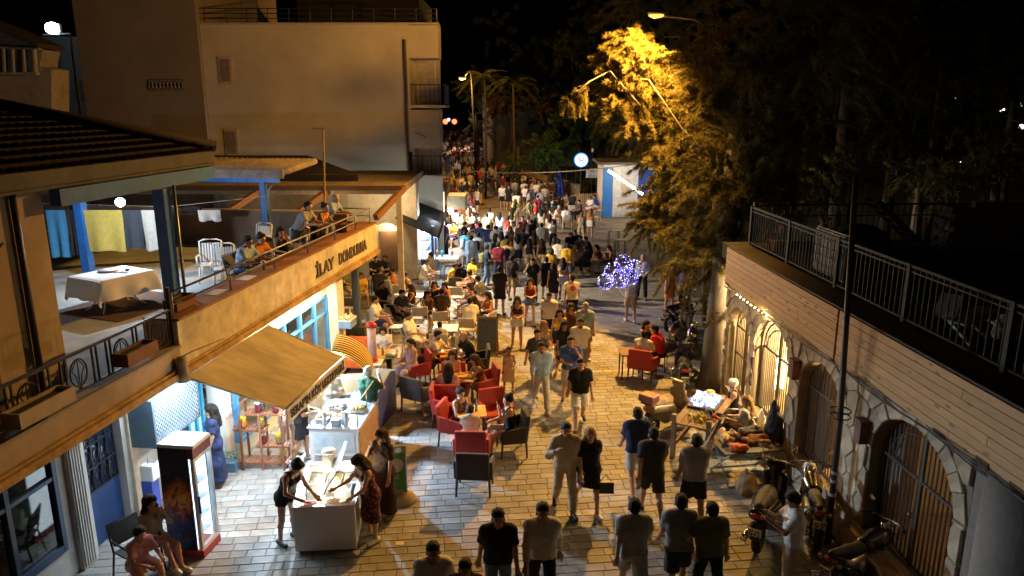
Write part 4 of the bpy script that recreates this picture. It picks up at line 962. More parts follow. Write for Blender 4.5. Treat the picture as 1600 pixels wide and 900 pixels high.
Mb().box(-.07, .07, -.02, .1, c.z+1.5, c.z+1.75).build('cctv_box', white_plastic, WS)
UM = thing('closed_parasol', 'closed dark blue parasol standing by the tables at the far right of the street', 'parasol', tuple(G(873, 316)))
Mb().tube([(0, 0, 0), (0, 0, 2.5)], .03, 8).build('pole', grey_metal, UM)
prof = []
mb = Mb(); n = 40
for (r_, z) in ((.05, 2.55), (.12, 2.3), (.3, 1.5), (.42, .75), (.46, .45)): prof.append((r_, z))
vs = []
for i, (r_, z) in enumerate(prof):
    for j in range(n): a = 2*pi*j/n; rr_ = r_*(1+.22*cos(8*a)*min(1, i/2)); vs.append((rr_*cos(a), rr_*sin(a), z))
mb.add(vs, [(i*n+j, i*n+(j+1) % n, (i+1)*n+(j+1) % n, (i+1)*n+j) for i in range(len(prof)-1) for j in range(n)])
mb.build('canopy', M('parasol_blue', (.012, .03, .28), .7, var=.1), UM, True)
text('canopy_emblem', 'T', .3, M('emblem_pale', (.5, .55, .7), .6), UM, frame((-.1, -.42, 1.1), (1, 0, 0), (0, .25, 1)), .01)
YS = thing('yellow_banner', 'narrow yellow banner board hanging on a post beside the far crowd', 'sign', tuple(G(812, 288)))
Mb().tube([(0, .1, 0), (0, .1, 4.0)], .05, 6).build('post', dark_metal, YS)
Mb().box(-.42, .42, -.02, .04, 1.0, 2.6).build('board', M('banner_yellow', (.55, .48, .06), .6), YS); Mb().box(-.42, .35, -.02, .04, 2.7, 3.5).build('upper_board', M('banner_olive', (.2, .17, .05), .6), YS)
RC = thing('overhead_cable', 'overhead cable sagging across the street from the apartment house to the big tree', 'cable', (0, 0, 0))
a = Vector(Yt(690, 263, 33)); b = Vector(Yt(1035, 252, 24.3)); Mb().tube([a.lerp(b, k/16)-Vector((0, 0, .28*sin(pi*k/16))) for k in range(17)], .018, 5).build('wire', M('pale_wire', (.4, .3, .2), .6), RC)
tag(Mb().tube([Yp(648, 207, 32.8), Yp(680, 220, 33.2), Yp(692, 224, 35)], .015, 5).build('facade_cable', black_plastic, None), 'short black cable sagging past the corner balcony', 'cable')
for k, (px, py) in enumerate(((696, 190), (710, 190), (701, 187))):
    tag(Mb().ball((0, 0, 0), .5 if k < 2 else .3, 8, 6).build('red_lantern', M('red_glow' if k < 2 else 'blue_glow', (1, .2, .1), .4, emit=((1, .10, .03) if k < 2 else (.3, .4, 1)), es=6), None, True, loc=Yt(px, py, 150)), ('leftmost red light' if k == 0 else 'right red light' if k == 1 else 'pale blue light between the red ones')+' at the far end of the street', 'lamp')
# ================================================================ PEOPLE: one smooth body surface grown from a posed skeleton, clothes grown over it
def npv(*a): return np.array(a, float)
class SDF:
    def __init__(s, vox): s.vox = vox; s.pr = []
    def cone(s, a, b, ra, rb, k=.025, cap=None, sub=False, cut=None): s.pr.append((np.array(a, float), np.array(b, float), ra, rb, k, cap, sub)); return s
    def ball(s, c, r, k=.025, sub=False): return s.cone(c, c, r, r, k, None, sub)
    def mesh(s, planes=(), noise=None):
        """planes: (point, normal) keep the side where dot(p-point, n) < 0"""
        h = s.vox; add = [p for p in s.pr if not p[6]]
        lo = np.min([np.minimum(p[0]-p[2], p[1]-p[3]) for p in add], 0)-2.5*h; hi = np.max([np.maximum(p[0]+p[2], p[1]+p[3]) for p in add], 0)+2.5*h
        n = np.ceil((hi-lo)/h).astype(int)+1
        ax = [lo[i]+h*np.arange(n[i]) for i in range(3)]
        V = np.full(n, .2)
        for a, b, ra, rb, k, cap, sub in s.pr:
            m = max(ra, rb)+k+2*h; l_ = np.minimum(a, b)-m; h_ = np.maximum(a, b)+m
            i0 = np.clip(((l_-lo)/h).astype(int), 0, n-1); i1 = np.clip(((h_-lo)/h).astype(int)+2, 1, n)
            if np.any(i1 <= i0): continue
            X = ax[0][i0[0]:i1[0], None, None]; Y_ = ax[1][None, i0[1]:i1[1], None]; Z = ax[2][None, None, i0[2]:i1[2]]
            ba = b-a; L2 = ba @ ba
            if L2 > 1e-9:
                t = np.clip(((X-a[0])*ba[0]+(Y_-a[1])*ba[1]+(Z-a[2])*ba[2])/L2, 0, 1)
                d = np.sqrt((X-a[0]-ba[0]*t)**2+(Y_-a[1]-ba[1]*t)**2+(Z-a[2]-ba[2]*t)**2)-(ra+(rb-ra)*t)
            else: d = np.sqrt((X-a[0])**2+(Y_-a[1])**2+(Z-a[2])**2)-ra
            if cap is not None:
                for (cp, cn) in cap: d = np.maximum(d, (X-cp[0])*cn[0]+(Y_-cp[1])*cn[1]+(Z-cp[2])*cn[2])
            g = V[i0[0]:i1[0], i0[1]:i1[1], i0[2]:i1[2]]
            if sub:
                g[:] = np.maximum(g, -d)
            else:
                e = np.maximum(k-np.abs(g-d), 0)/k; g[:] = np.minimum(g, d)-e*e*k*.25
        X, Y_, Z = ax[0][:, None, None], ax[1][None, :, None], ax[2][None, None, :]
        if noise:
            A_, fr, ph = noise
            V = V+A_*(np.sin(X*fr+ph+2*np.sin(Z*fr*.4))*np.sin(Z*fr*.8+Y_*fr*.6+ph*2)+.6*np.sin(X*fr*1.9+Z*fr*1.3+ph*5)*np.sin(Z*fr*1.7-X*fr*.7+Y_*fr))
        for (p, nn) in planes: V = np.maximum(V, (X-p[0])*nn[0]+(Y_-p[1])*nn[1]+(Z-p[2])*nn[2])
        return surface_net(V, lo, h)
def surface_net(V, lo, h):
    S = V < 0; nx, ny, nz = V.shape
    cnt = np.zeros((nx-1, ny-1, nz-1), np.int8)
    for i in (0, 1):
        for j in (0, 1):
            for k in (0, 1): cnt += S[i:nx-1+i, j:ny-1+j, k:nz-1+k]
    act = np.argwhere((cnt > 0) & (cnt < 8))
    if len(act) == 0: return np.zeros((0, 3)), np.zeros((0, 4), int)
    C = {}
    for i in (0, 1):
        for j in (0, 1):
            for k in (0, 1): C[i, j, k] = V[act[:, 0]+i, act[:, 1]+j, act[:, 2]+k]
    acc = np.zeros((len(act), 3)); num = np.zeros(len(act))
    keys = list(C.keys())
    for a in keys:
        for ax in range(3):
            if a[ax] == 0:
                b = list(a); b[ax] = 1; b = tuple(b); va, vb = C[a], C[b]; m = (va < 0) != (vb < 0)
                t = np.where(m, va/(va-vb+1e-12), 0); p = np.zeros((len(act), 3)); p[:] = a; p[:, ax] += t
                acc += p*m[:, None]; num += m
    P = lo+h*(act+acc/num[:, None])
    idx = np.full(cnt.shape, -1, np.int64); idx[act[:, 0], act[:, 1], act[:, 2]] = np.arange(len(act))
    F = []
    for ax in range(3):
        o1, o2 = (ax+1) % 3, (ax+2) % 3
        sl0 = [slice(1, -1)]*3; sl1 = [slice(1, -1)]*3; sl0[ax] = slice(0, -1); sl1[ax] = slice(1, None)
        a = S[tuple(sl0)]; b = S[tuple(sl1)]; e = np.argwhere(a != b)
        if len(e) == 0: continue
        inside = a[e[:, 0], e[:, 1], e[:, 2]]
        base = e.copy(); base[:, o1] += 1; base[:, o2] += 1
        q = []
        for (d1, d2) in ((-1, -1), (0, -1), (0, 0), (-1, 0)):
            c = base.copy(); c[:, o1] += d1; c[:, o2] += d2; q.append(idx[c[:, 0], c[:, 1], c[:, 2]])
        q = np.stack(q, 1); q[~inside] = q[~inside][:, ::-1]; F.append(q)
    F = np.concatenate(F); F = F[(F >= 0).all(1)]
    return P, F
def np_mesh(name, parts):
    """parts: list of (verts, quads, material index array or int)"""
    V = []; F = []; MI = []; o = 0
    for v, f, mi in parts:
        if len(v) == 0: continue
        V.append(v); F.append(f+o); MI.append(np.full(len(f), mi) if np.isscalar(mi) else mi); o += len(v)
    V = np.concatenate(V).astype('f'); F = np.concatenate(F).astype('i'); MI = np.concatenate(MI).astype('i')
    me = bpy.data.meshes.new(name); me.vertices.add(len(V)); me.vertices.foreach_set('co', V.ravel())
    me.loops.add(F.size); me.loops.foreach_set('vertex_index', F.ravel())
    me.polygons.add(len(F)); me.polygons.foreach_set('loop_start', np.arange(0, F.size, 4, dtype='i')); me.polygons.foreach_set('loop_total', np.full(len(F), 4, 'i'))
    me.polygons.foreach_set('use_smooth', np.ones(len(F), bool)); me.polygons.foreach_set('material_index', MI)
    me.update(calc_edges=True); return me
# poses: angles in degrees.  leg: (hip flex, knee flex, abduct)  arm: (shoulder flex, abduct, elbow flex, inward)
POSES = {
 'stand': dict(L=(2, 3, 4), R=(-2, 3, 4), l=(4, 9, 14, .25), r=(2, 9, 10, .25)),
 'stand2': dict(L=(4, 8, 6), R=(-3, 2, 7), l=(10, 16, 60, .9), r=(0, 8, 12, .3), twist=6),
 'walk': dict(L=(24, 10, 2), R=(-17, 28, 2), l=(-18, 9, 14, .2), r=(22, 9, 26, .2), lean=4),
 'walk2': dict(L=(-15, 32, 2), R=(22, 8, 2), l=(18, 10, 24, .2), r=(-16, 10, 12, .2), lean=4),
 'phone': dict(L=(3, 4, 4), R=(-2, 3, 5), l=(34, 6, 88, .55), r=(38, 6, 92, .55), head=22),
 'hold': dict(L=(8, 8, 3), R=(-8, 14, 4), l=(12, 8, 86, .75), r=(14, 8, 82, .75), head=6),
 'mouth': dict(L=(14, 8, 3), R=(-10, 20, 3), l=(46, 12, 128, .5), r=(20, 10, 80, .9), head=4),
 'mouth1': dict(L=(3, 4, 4), R=(-2, 3, 5), l=(6, 9, 12, .2), r=(48, 14, 130, .45), head=6),
 'wave': dict(L=(6, 6, 4), R=(-6, 10, 4), l=(4, 12, 14, .2), r=(120, 22, 62, -.2), head=-8),
 'armout': dict(L=(16, 8, 3), R=(-12, 24, 3), l=(4, 34, 18, .0), r=(-6, 10, 12, .2), lean=2),
 'hand_chest': dict(L=(16, 8, 3), R=(-12, 22, 3), l=(4, 10, 16, .2), r=(30, 30, 120, .5), lean=2),
 'bend': dict(L=(2, 6, 5), R=(0, 8, 5), l=(48, 8, 40, .4), r=(30, 10, 70, .5), lean=26, head=34),
 'point': dict(L=(2, 3, 4), R=(0, 5, 5), l=(36, 4, 50, .1), r=(58, 6, 34, .2), lean=14, head=26),
 'cross': dict(L=(3, 3, 6), R=(-2, 4, 6), l=(16, 10, 100, 1.2), r=(16, 10, 96, 1.2), head=4),
 'sit': dict(L=(84, 80, 7), R=(86, 84, 8), l=(26, 10, 66, .5), r=(30, 10, 60, .5), lean=2, seat=.45, head=8),
 'sitlean': dict(L=(92, 82, 9), R=(90, 86, 8), l=(58, 12, 58, .5), r=(52, 14, 66, .5), lean=20, seat=.45, head=4),
 'sitback': dict(L=(80, 62, 9), R=(86, 80, 12), l=(8, 14, 60, .6), r=(12, 16, 78, .5), lean=-14, seat=.43, head=12),
 'sitmouth': dict(L=(84, 78, 5), R=(100, 74, -3), l=(50, 8, 126, .5), r=(26, 12, 70, .6), lean=3, seat=.45, head=2),
 'sitcross': dict(L=(104, 66, -6), R=(84, 84, 6), l=(30, 8, 70, .7), r=(34, 8, 64, .6), lean=4, seat=.45, head=6),
 'lean': dict(L=(8, 8, 4), R=(-4, 4, 4), l=(66, 12, 62, .5), r=(62, 12, 66, .5), lean=34, head=-12),
}
def skeleton(sex, pose):
    p = POSES[pose]; s_ = 1. if sex == 'm' else .955
    R = radians
    lean, hd = R(p.get('lean', 0)), R(p.get('head', 0))
    tw = R(p.get('twist', 0))
    up = npv(0, -sin(lean), cos(lean)); fw = npv(0, -cos(lean), -sin(lean)); sd = npv(cos(tw), sin(tw)*.6, 0)
    shw, hpw = (.178, .092) if sex == 'm' else (.155, .095)
    J = {}; J['pel'] = npv(0, 0, 0)
    J['waist'] = up*.16; J['chest'] = up*.34; J['neck'] = up*.505
    hu = npv(0, -sin(lean*.6+hd*.6), cos(lean*.6+hd*.6)); hf = npv(0, -cos(lean*.35+hd), -sin(lean*.35+hd)); hz = npv(0, hf[2], -hf[1])
    J['head'] = J['neck']+hu*.145+hf*.012; J['hf'] = hf; J['hz'] = hz; J['up'] = up; J['fw'] = fw
    for s, k in ((1, 'L'), (-1, 'R')):
        f, kn, ab = [R(x) for x in p[k]]
        hip = npv(s*hpw, 0, -.035); J['hip'+k] = hip
        th = npv(s*sin(ab), -sin(f)*cos(ab), -cos(f)*cos(ab)); J['knee'+k] = hip+th*.435
        a2 = f-kn; sh = npv(s*sin(ab)*.4, -sin(a2), -cos(a2)); J['ank'+k] = J['knee'+k]+sh*.415
        fa = max(0, -a2*.55) if f < R(40) else 0
        J['toe'+k] = J['ank'+k]+npv(s*.035, -.165*cos(fa), -.045-.165*sin(fa)); J['heel'+k] = J['ank'+k]+npv(0, .045, -.04+.03*sin(fa))
    for s, k in ((1, 'l'), (-1, 'r')):
        f, ab, el, inn = p[k]; f, ab, el = R(f), R(ab), R(el)
        sho = J['neck']-up*.055+sd*s*shw; J['sho'+k] = sho
        ua = sd*s*sin(ab)+(fw*sin(f)-up*cos(f))*cos(ab); ua /= np.linalg.norm(ua)
        J['elb'+k] = sho+ua*.285
        bd = (fw*cos(f)+up*sin(f))-sd*s*inn; bd -= ua*(bd @ ua); bd /= np.linalg.norm(bd)
        fa = ua*cos(el)+bd*sin(el); J['wri'+k] = J['elb'+k]+fa*.25; J['fa'+k] = fa; J['bd'+k] = bd
    if 'seat' in p: sh = npv(0, 0, p['seat']+.115/ s_)
    else:
        lo = min(J['toeL'][2]-.028, J['toeR'][2]-.028, J['heelL'][2]-.04, J['heelR'][2]-.04); sh = npv(0, 0, -lo)
    for k in J:
        if k not in ('hf', 'hz', 'up', 'fw') and not k.startswith(('fa', 'bd')): J[k] = (J[k]+sh)*s_
    return J
def torso(S, J, sex, infl, chestk=1.0, lo=True, hi=True):
    sx = npv(1, 0, 0); up, fw = J['up'], J['fw']
    ne, ch, wa, pe = J['neck'], J['chest'], J['waist'], J['pel']
    if sex == 'm': c, w, h, cw, ww, hw = .108, .098, .104, .085, .062, .072
    else: c, w, h, cw, ww, hw = .094, .082, .108, .07, .048, .078
    if hi:
        S.cone(J['shol'], ne, .058+infl, .055+infl, .05); S.cone(J['shor'], ne, .058+infl, .055+infl, .05)
        for s in (-1, 1):
            S.cone(ne+sx*s*cw*1.1-up*.08, ch-up*.02+sx*s*cw, .075+infl, c+infl, .06)
            S.cone(ch-up*.02+sx*s*cw, wa+sx*s*ww, c+infl, w+infl, .06)
            if sex == 'f': S.ball(ch+up*.03+sx*s*.075+fw*.075, .056+infl*.8, .04)
    if lo:
        for s in (-1, 1):
            S.cone(wa+sx*s*ww, pe+sx*s*hw+npv(0, 0, -.02), w+infl, h+infl, .06)
        for k, s in (('L', 1), ('R', -1)): S.ball(J['hip'+k]+npv(0, .03, .0), .09+infl, .05)
def build_person(sex, pose, top, bottom, hair, vox, hold=None):
    """returns {part: (verts, quads, matidx)}"""
    J = skeleton(sex, pose); k = 1 if sex == 'm' else .955; out = {}
    hc, hf, hz = J['head'], J['hf'], J['hz']; hx = np.cross(hf, hz); hd = .965
    near = vox < .023
    B = SDF(vox)
    torso(B, J, sex, 0)
    B.cone(J['neck']-J['up']*.02, hc-hz*.03+hf*-.012, .056 if sex == 'm' else .047, .05 if sex == 'm' else .044, .03)
    B.cone(hc-hf*.022+hz*.035, hc+hf*.018+hz*.032, .084, .078, .03); B.cone(hc+hf*.03-hz*.03, hc+hf*.052-hz*.088, .062, .033, .04)
    if near:
        B.cone(hc+hf*.088+hz*.005, hc+hf*.112-hz*.033, .009, .014, .012)
        for s in (-1, 1):
            B.cone(hc+hx*s*.083-hz*.005, hc+hx*s*.086-hz*.045, .017, .012, .008)
            B.ball(hc+hx*s*.034+hf*.098+hz*.012, .015, .01, True)
            B.cone(hc+hx*s*.016+hf*.093+hz*.027, hc+hx*s*.05+hf*.082+hz*.026, .009, .008, .01)
        B.cone(hc+hx*.018+hf*.086-hz*.062, hc-hx*.018+hf*.086-hz*.062, .009, .009, .01)
    ar, fr_, wr_ = (.048, .04, .029) if sex == 'm' else (.04, .034, .024)
    for a in 'lr':
        B.cone(J['sho'+a], J['elb'+a], ar*1.12, fr_, .03); B.cone(J['elb'+a], J['wri'+a], fr_, wr_, .02)
        f, bd = J['fa'+a], J['bd'+a]; w = J['wri'+a]; sdv = np.cross(f, bd); sg = 1 if a == 'l' else -1
        B.cone(w, w+f*.075*k+bd*.006, wr_*.95, .034*k, .02); B.cone(w+f*.03+sdv*.016, w+f*.08+sdv*.02, .022, .02, .015); B.cone(w+f*.03-sdv*.016, w+f*.08-sdv*.02, .022, .02, .015)
        if near:
            for i, (o, L) in enumerate(((-.033, .062), (-.011, .074), (.011, .069), (.032, .054))):
                p0 = w+f*.085+sdv*o; p1 = p0+f*L*.55+bd*.012+sdv*o*.12; p2 = p1+f*L*.38+bd*.03
                B.cone(p0, p1, .0105, .0098, .008); B.cone(p1, p2, .0098, .0085, .006)
            q0 = w+f*.03-sdv*.03*sg; q1 = q0+f*.035-sdv*.03*sg+bd*.015; B.cone(q0, q1, .013, .0115, .01); B.cone(q1, q1+f*.03+bd*.008, .0115, .009, .006)
        else: B.cone(w+f*.08, w+f*.16+bd*.03, .032, .02, .015)
    for a in 'LR':
        th, kr, cr, an = (.082, .055, .052, .036) if sex == 'm' else (.084, .052, .049, .032)
        B.cone(J['hip'+a], J['knee'+a], th, kr, .04)
        m = J['knee'+a]+(J['ank'+a]-J['knee'+a])*.3
        d = J['ank'+a]-J['knee'+a]; d /= np.linalg.norm(d); back = npv(0, 1, 0)-d*d[1]
        B.cone(J['knee'+a], m+back*.014, kr*.95, cr, .03); B.cone(m+back*.014, J['ank'+a], cr, an, .03)
        B.cone(J['ank'+a], J['toe'+a], an, .026, .03); B.cone(J['ank'+a], J['heel'+a], an, .03, .02)
    v, f = B.mesh()
    mi = np.zeros(len(f), int)
    if near and len(f):
        c = v[f].mean(1)
        for s in (-1, 1):
            e = hc+hx*s*.034+hf*.086+hz*.008; mi[np.linalg.norm(c-e, axis=1) < .0115] = 1
        e = hc+hf*.092-hz*.062; dd = c-e; mi[(np.abs(dd @ hz) < .009) & (np.abs(dd @ hx) < .024) & (np.abs(dd @ hf) < .025)] = 2
    out['body'] = (v, f, mi)
    cv = vox*1.28
    # ---- hair
    if hair != 'bald':
        H = SDF(vox*1.1); big = .012 if sex == 'f' else .004
        H.cone(hc-hf*.024+hz*.05, hc+hf*.014+hz*.058, .0885+big, .083+big, .03)
        if hair in ('short', 'crop', 'beard'): cut = [((hc+hf*.056+hz*.03), (hf*.72-hz*.6)/np.linalg.norm(hf*.72-hz*.6))]; H.ball(hc-hf*.042+hz*.0, .077, .03)
        else: cut = [((hc+hf*.062+hz*.05), (hf*.86-hz*.5)/np.linalg.norm(hf*.86-hz*.5))]
        if hair == 'curly':
            for i in range(14):
                a = i*2.4; H.ball(hc-hf*.03+hz*(.03+.05*sin(i))+(hx*cos(a)-hf*sin(a)*.6)*.075, .04, .02)
        if hair in ('long', 'longfront', 'blonde'):
            b = J['chest']-J['fw']*.125+J['up']*.02
            H.cone(hc-hf*.06+hz*.01, J['neck']-J['fw']*.075, .085, .075, .04); H.cone(J['neck']-J['fw']*.075, b, .082, .05, .05)
            for s in (-1, 1):
                H.cone(hc-hf*.02+hx*s*.075, J['neck']+hx*s*.10-J['fw']*.02, .04, .045, .03)
                if hair != 'long': H.cone(J['neck']+hx*s*.10-J['fw']*.0, J['chest']+hx*s*.095+J['fw']*.10, .042, .028, .03)
                else: H.cone(J['neck']+hx*s*.09-J['fw']*.03, b+hx*s*.05, .05, .04, .04)
        if hair == 'bob':
            H.cone(hc-hf*.05, hc-hf*.05-hz*.09, .088, .08, .03)
            for s in (-1, 1): H.cone(hc-hf*.01+hx*s*.07+hz*.02, hc-hf*.01+hx*s*.075-hz*.09, .04, .036, .03)
        if hair == 'bun': H.ball(hc-hf*.07+hz*.125, .05, .015)
        if hair == 'pony':
            q = hc-hf*.12+hz*.05; H.ball(q, .035, .02); H.cone(q, q-hf*.05-hz*.12, .036, .034, .02); H.cone(q-hf*.05-hz*.12, q-hf*.01-hz*.26, .034, .012, .02)
        # hair keeps off the face
        fpt = hc+hf*.055
        H.cone(hc+hf*.10-hz*.035, hc+hf*.16-hz*.035, .058, .07, .0, None, True); H.cone(hc+hf*.09-hz*.10, hc+hf*.2-hz*.10, .06, .08, .0, None, True); H.ball(hc+hf*.115+hz*.015, .055, 0, True)
        if hair in ('short', 'crop', 'beard', 'bun', 'pony', 'curly'): v, f = H.mesh(cut if hair not in ('curly',) else (), (.006, 95, 1.))
        else: v, f = H.mesh((), (.006, 100, 1.))
        out['hair'] = (v, f, 0)
    if hair == 'beard' and near:
        H = SDF(vox*1.1); H.cone(hc+hf*.03-hz*.035, hc+hf*.055-hz*.09, .066, .037, .04); H.ball(hc+hf*.10-hz*.005, .052, 0, True); H.cone(hc+hx*.012+hf*.09-hz*.06, hc-hx*.012+hf*.09-hz*.06, .012, .012, 0, None, True)
        v, f = H.mesh((((hc-hz*.03), hz),)); out['beard'] = (v, f, 0)
    # ---- bottom
    seated = 'seat' in POSES[pose]
    def legs(upto, infl, flare):
        S = SDF(cv); torso(S, J, sex, min(infl*.5, .009), hi=False)
        for a in 'LR':
            hip, kn, an = J['hip'+a], J['knee'+a], J['ank'+a]; th, kr, cr, ak = (.086, .066, .064, .052)
            if upto <= 1:
                e = hip+(kn-hip)*upto; ax = (kn-hip)/np.linalg.norm(kn-hip)
                S.cone(hip, e+ax*.03, th+infl, (th+(kr-th)*upto)+infl+flare, .04, [(e, ax)])
            else:
                S.cone(hip, kn, th+infl, kr+infl+flare*.4, .04)
                u2 = upto-1; e = kn+(an-kn)*u2; ax = (an-kn)/np.linalg.norm(an-kn)
                S.cone(kn, e+ax*.03, kr+infl+flare*.4, cr+(ak-cr)*u2+infl*.9+flare, .03, [(e, ax)])
        pl = [] if False else [(J['pel']+J['up']*.085, J['up'])]
        return S.mesh(pl, (.0045, 38, 1.3))
    def skirt(to, infl, flare, waist=True):
        S = SDF(cv); torso(S, J, sex, infl, hi=False)
        kL, kR, hL, hR = J['kneeL'], J['kneeR'], J['hipL'], J['hipR']
        for a in 'LR':
            hip, kn, an = J['hip'+a], J['knee'+a], J['ank'+a]
            if to <= 1: e = hip+(kn-hip)*to; S.cone(hip, e, .09+infl, .075+infl+flare, .09)
            else:
                S.cone(hip, kn, .09+infl, .075+infl+flare*.6, .10); e = kn+(an-kn)*(to-1); S.cone(kn, e, .07+infl+flare*.6, .06+infl+flare, .10)
        if not seated:
            zc = min(hL[2]+(kL[2]-hL[2])*min(to, 1), 9) if to <= 1 else kL[2]+(min(J['ankL'][2], J['ankR'][2])-kL[2])*(to-1)
            m = (kL+kR)/2 if to <= 1 else (J['ankL']+J['ankR'])/2; pc = J['pel']
            S.cone(pc, npv(m[0], m[1]*.7, zc-.02), .12, .10+flare, .08)
            pl = [(npv(0, 0, zc), npv(0, 0, -1))]
        else:
            e = (kL+kR)/2; ax = (e-J['pel']); ax[0] = 0; ax /= np.linalg.norm(ax); S.cone(J['pel'], e-ax*.05, .11, .09, .08)
            pl = [(e-ax*(.06 if to <= 1 else -.3), ax)] if to <= 1 else []
        if waist: pl.append((J['pel']+J['up']*.12, J['up']))
        return S.mesh(pl, (.006, 34, .4))
    if bottom == 'shorts': v, f = legs(.80, .022, .022); out['shorts'] = (v, f, 0)
    elif bottom == 'minishorts': v, f = legs(.34, .016, .014); out['shorts'] = (v, f, 0)
    elif bottom == 'trousers': v, f = legs(1.93, .013, .004); out['trousers'] = (v, f, 0)
    elif bottom == 'baggy': v, f = legs(1.95, .026, .03); out['trousers'] = (v, f, 0)
    elif bottom == 'miniskirt': v, f = skirt(.55, .016, .03); out['skirt'] = (v, f, 0)
    elif bottom == 'longskirt': v, f = skirt(1.85, .012, .06); out['skirt'] = (v, f, 0)
    # ---- top
    if top:
        tight = top in ('tank', 'crop', 'cami', 'dress', 'longdress', 'sundress')
        infl = .010 if tight else (.026 if sex == 'm' else .02)
        S = SDF(cv); torso(S, J, sex, infl)
        if top in ('tee', 'shirt', 'polo', 'dresst'):
            for a in 'lr':
                if top == 'shirt':
                    S.cone(J['sho'+a], J['elb'+a], ar*1.15+.018, fr_+.02, .03); e = J['elb'+a]+(J['wri'+a]-J['elb'+a])*.86; ax = J['fa'+a]
                    S.cone(J['elb'+a], e+ax*.02, fr_+.02, wr_+.018, .03, [(e, ax)])
                else:
                    u = .74; e = J['sho'+a]+(J['elb'+a]-J['sho'+a])*u; ax = (e-J['sho'+a])/np.linalg.norm(e-J['sho'+a])
                    S.cone(J['sho'+a], e+ax*.03, ar*1.15+.02, ar*.95+.034, .035, [(e, ax)])
            nk = .072 if top != 'shirt' else .064
            S.cone(J['neck']+J['up']*.05+J['fw']*.02, J['neck']+J['up']*.2+J['fw']*.05, nk, nk+.03, 0, None, True)
            if top in ('polo', 'shirt'): S.cone(J['neck']+J['up']*.03+J['fw']*.08, J['neck']-J['up']*.06+J['fw']*.13, .03, .008, 0, None, True)
        else:
            for a, s in (('l', 1), ('r', -1)):   # bare shoulders
                S.ball(J['sho'+a]+npv(s*.03, 0, .0), .088, 0, True)
            nz = {'crop': .09, 'cami': .075, 'sundress': .10}.get(top, .06)
            S.cone(J['neck']-J['up']*(nz-.075)+J['fw']*.06, J['neck']+J['up']*.1+J['fw']*.06, .09, .11, 0, None, True)
            S.cone(J['neck']-J['up']*(nz-.085)-J['fw']*.06, J['neck']+J['up']*.1-J['fw']*.06, .075, .1, 0, None, True)
        pl = []
        if top in ('dress', 'sundress', 'dresst', 'longdress'):
            to = {'dress': .82, 'sundress': 1.15, 'dresst': .8, 'longdress': 1.72}[top]
            for a in 'LR':
                hip, kn, an = J['hip'+a], J['knee'+a], J['ank'+a]
                if to <= 1: S.cone(hip, hip+(kn-hip)*to, .10, .092, .10)
                else: S.cone(hip, kn, .10, .095, .10); S.cone(kn, kn+(an-kn)*(to-1), .09, .10, .10)
            if not seated:
                zc = J['hipL'][2]+(min(J['kneeL'][2], J['kneeR'][2])-J['hipL'][2])*to if to <= 1 else J['kneeL'][2]+(min(J['ankL'][2], J['ankR'][2])-J['kneeL'][2])*(to-1)
                m = (J['kneeL']+J['kneeR'])/2; S.cone(J['pel'], npv(m[0], m[1]*.6, zc-.02), .125, .16, .08); pl = [(npv(0, 0, zc), npv(0, 0, -1))]
            elif to <= 1: 
                e = (J['kneeL']+J['kneeR'])/2; ax = e-J['pel']; ax[0] = 0; ax /= np.linalg.norm(ax); pl = [(e-ax*.07, ax)]
        elif top == 'crop': pl = [(J['waist']+J['up']*.055, -J['up'])]
        elif top in ('tank', 'cami'): pl = [(J['pel']+J['up']*.05, -J['up'])]
        else: pl = [(J['pel']-J['up']*(.035 if sex == 'm' else .0), -J['up'])]
        v, f = S.mesh(pl, (.0055 if not tight else .003, 36, .7))
        out[{'tee': 'tee_shirt', 'shirt': 'shirt', 'polo': 'polo_shirt', 'tank': 'tank_top', 'cami': 'camisole', 'crop': 'crop_top'}.get(top, 'dress')] = (v, f, 0)
    if near or vox < .0295:
        S = SDF(cv)
        for a in 'LR':
            ax = npv(0, 0, -1)
            T = SDF(cv); T.cone(J['heel'+a]+npv(0, 0, .012), J['toe'+a]+npv(0, 0, .012), .046, .042, .03); T.cone(J['ank'+a]+npv(0, 0, -.03), J['heel'+a], .044, .04, .02)
            zz = min(J['heel'+a][2]-.04, J['toe'+a][2]-.026) if POSES[pose].get('seat') is None else J['toe'+a][2]-.03
            v, f = T.mesh((((npv(0, 0, zz)), ax),)); out['shoe'+a] = (v, f, 0)
    return out
# palette of cloth, hair and skin
CC = {'white': (.72, .70, .66), 'cream': (.66, .58, .42), 'black': (.018, .018, .02), 'charcoal': (.045, .045, .05), 'grey': (.25, .25, .26), 'light grey': (.45, .44, .42), 'navy': (.025, .035, .09), 'blue': (.05, .09, .32), 'royal blue': (.03, .09, .5),
      'light blue': (.33, .45, .62), 'denim': (.10, .17, .30), 'beige': (.46, .37, .25), 'khaki': (.33, .26, .15), 'brown': (.12, .06, .04), 'dark brown': (.05, .028, .022), 'olive': (.12, .14, .06), 'dark green': (.018, .06, .035), 'green': (.06, .25, .09), 'yellow': (.75, .48, .04),
      'mustard': (.62, .36, .04), 'orange': (.65, .22, .05), 'red': (.50, .03, .03), 'maroon': (.14, .02, .03), 'pink': (.62, .30, .33), 'lilac': (.45, .36, .55), 'purple': (.16, .06, .22), 'teal': (.08, .32, .34), 'floral': (.18, .05, .05), 'patterned': (.3, .28, .3)}
HC = {'black': (.012, .009, .008), 'brown': (.05, .025, .014), 'dark': (.022, .014, .01), 'blond': (.30, .17, .07), 'grey': (.35, .33, .30), 'white': (.6, .58, .54)}
SK = [(.48, .27, .17), (.42, .23, .14), (.54, .32, .21), (.36, .19, .11)]
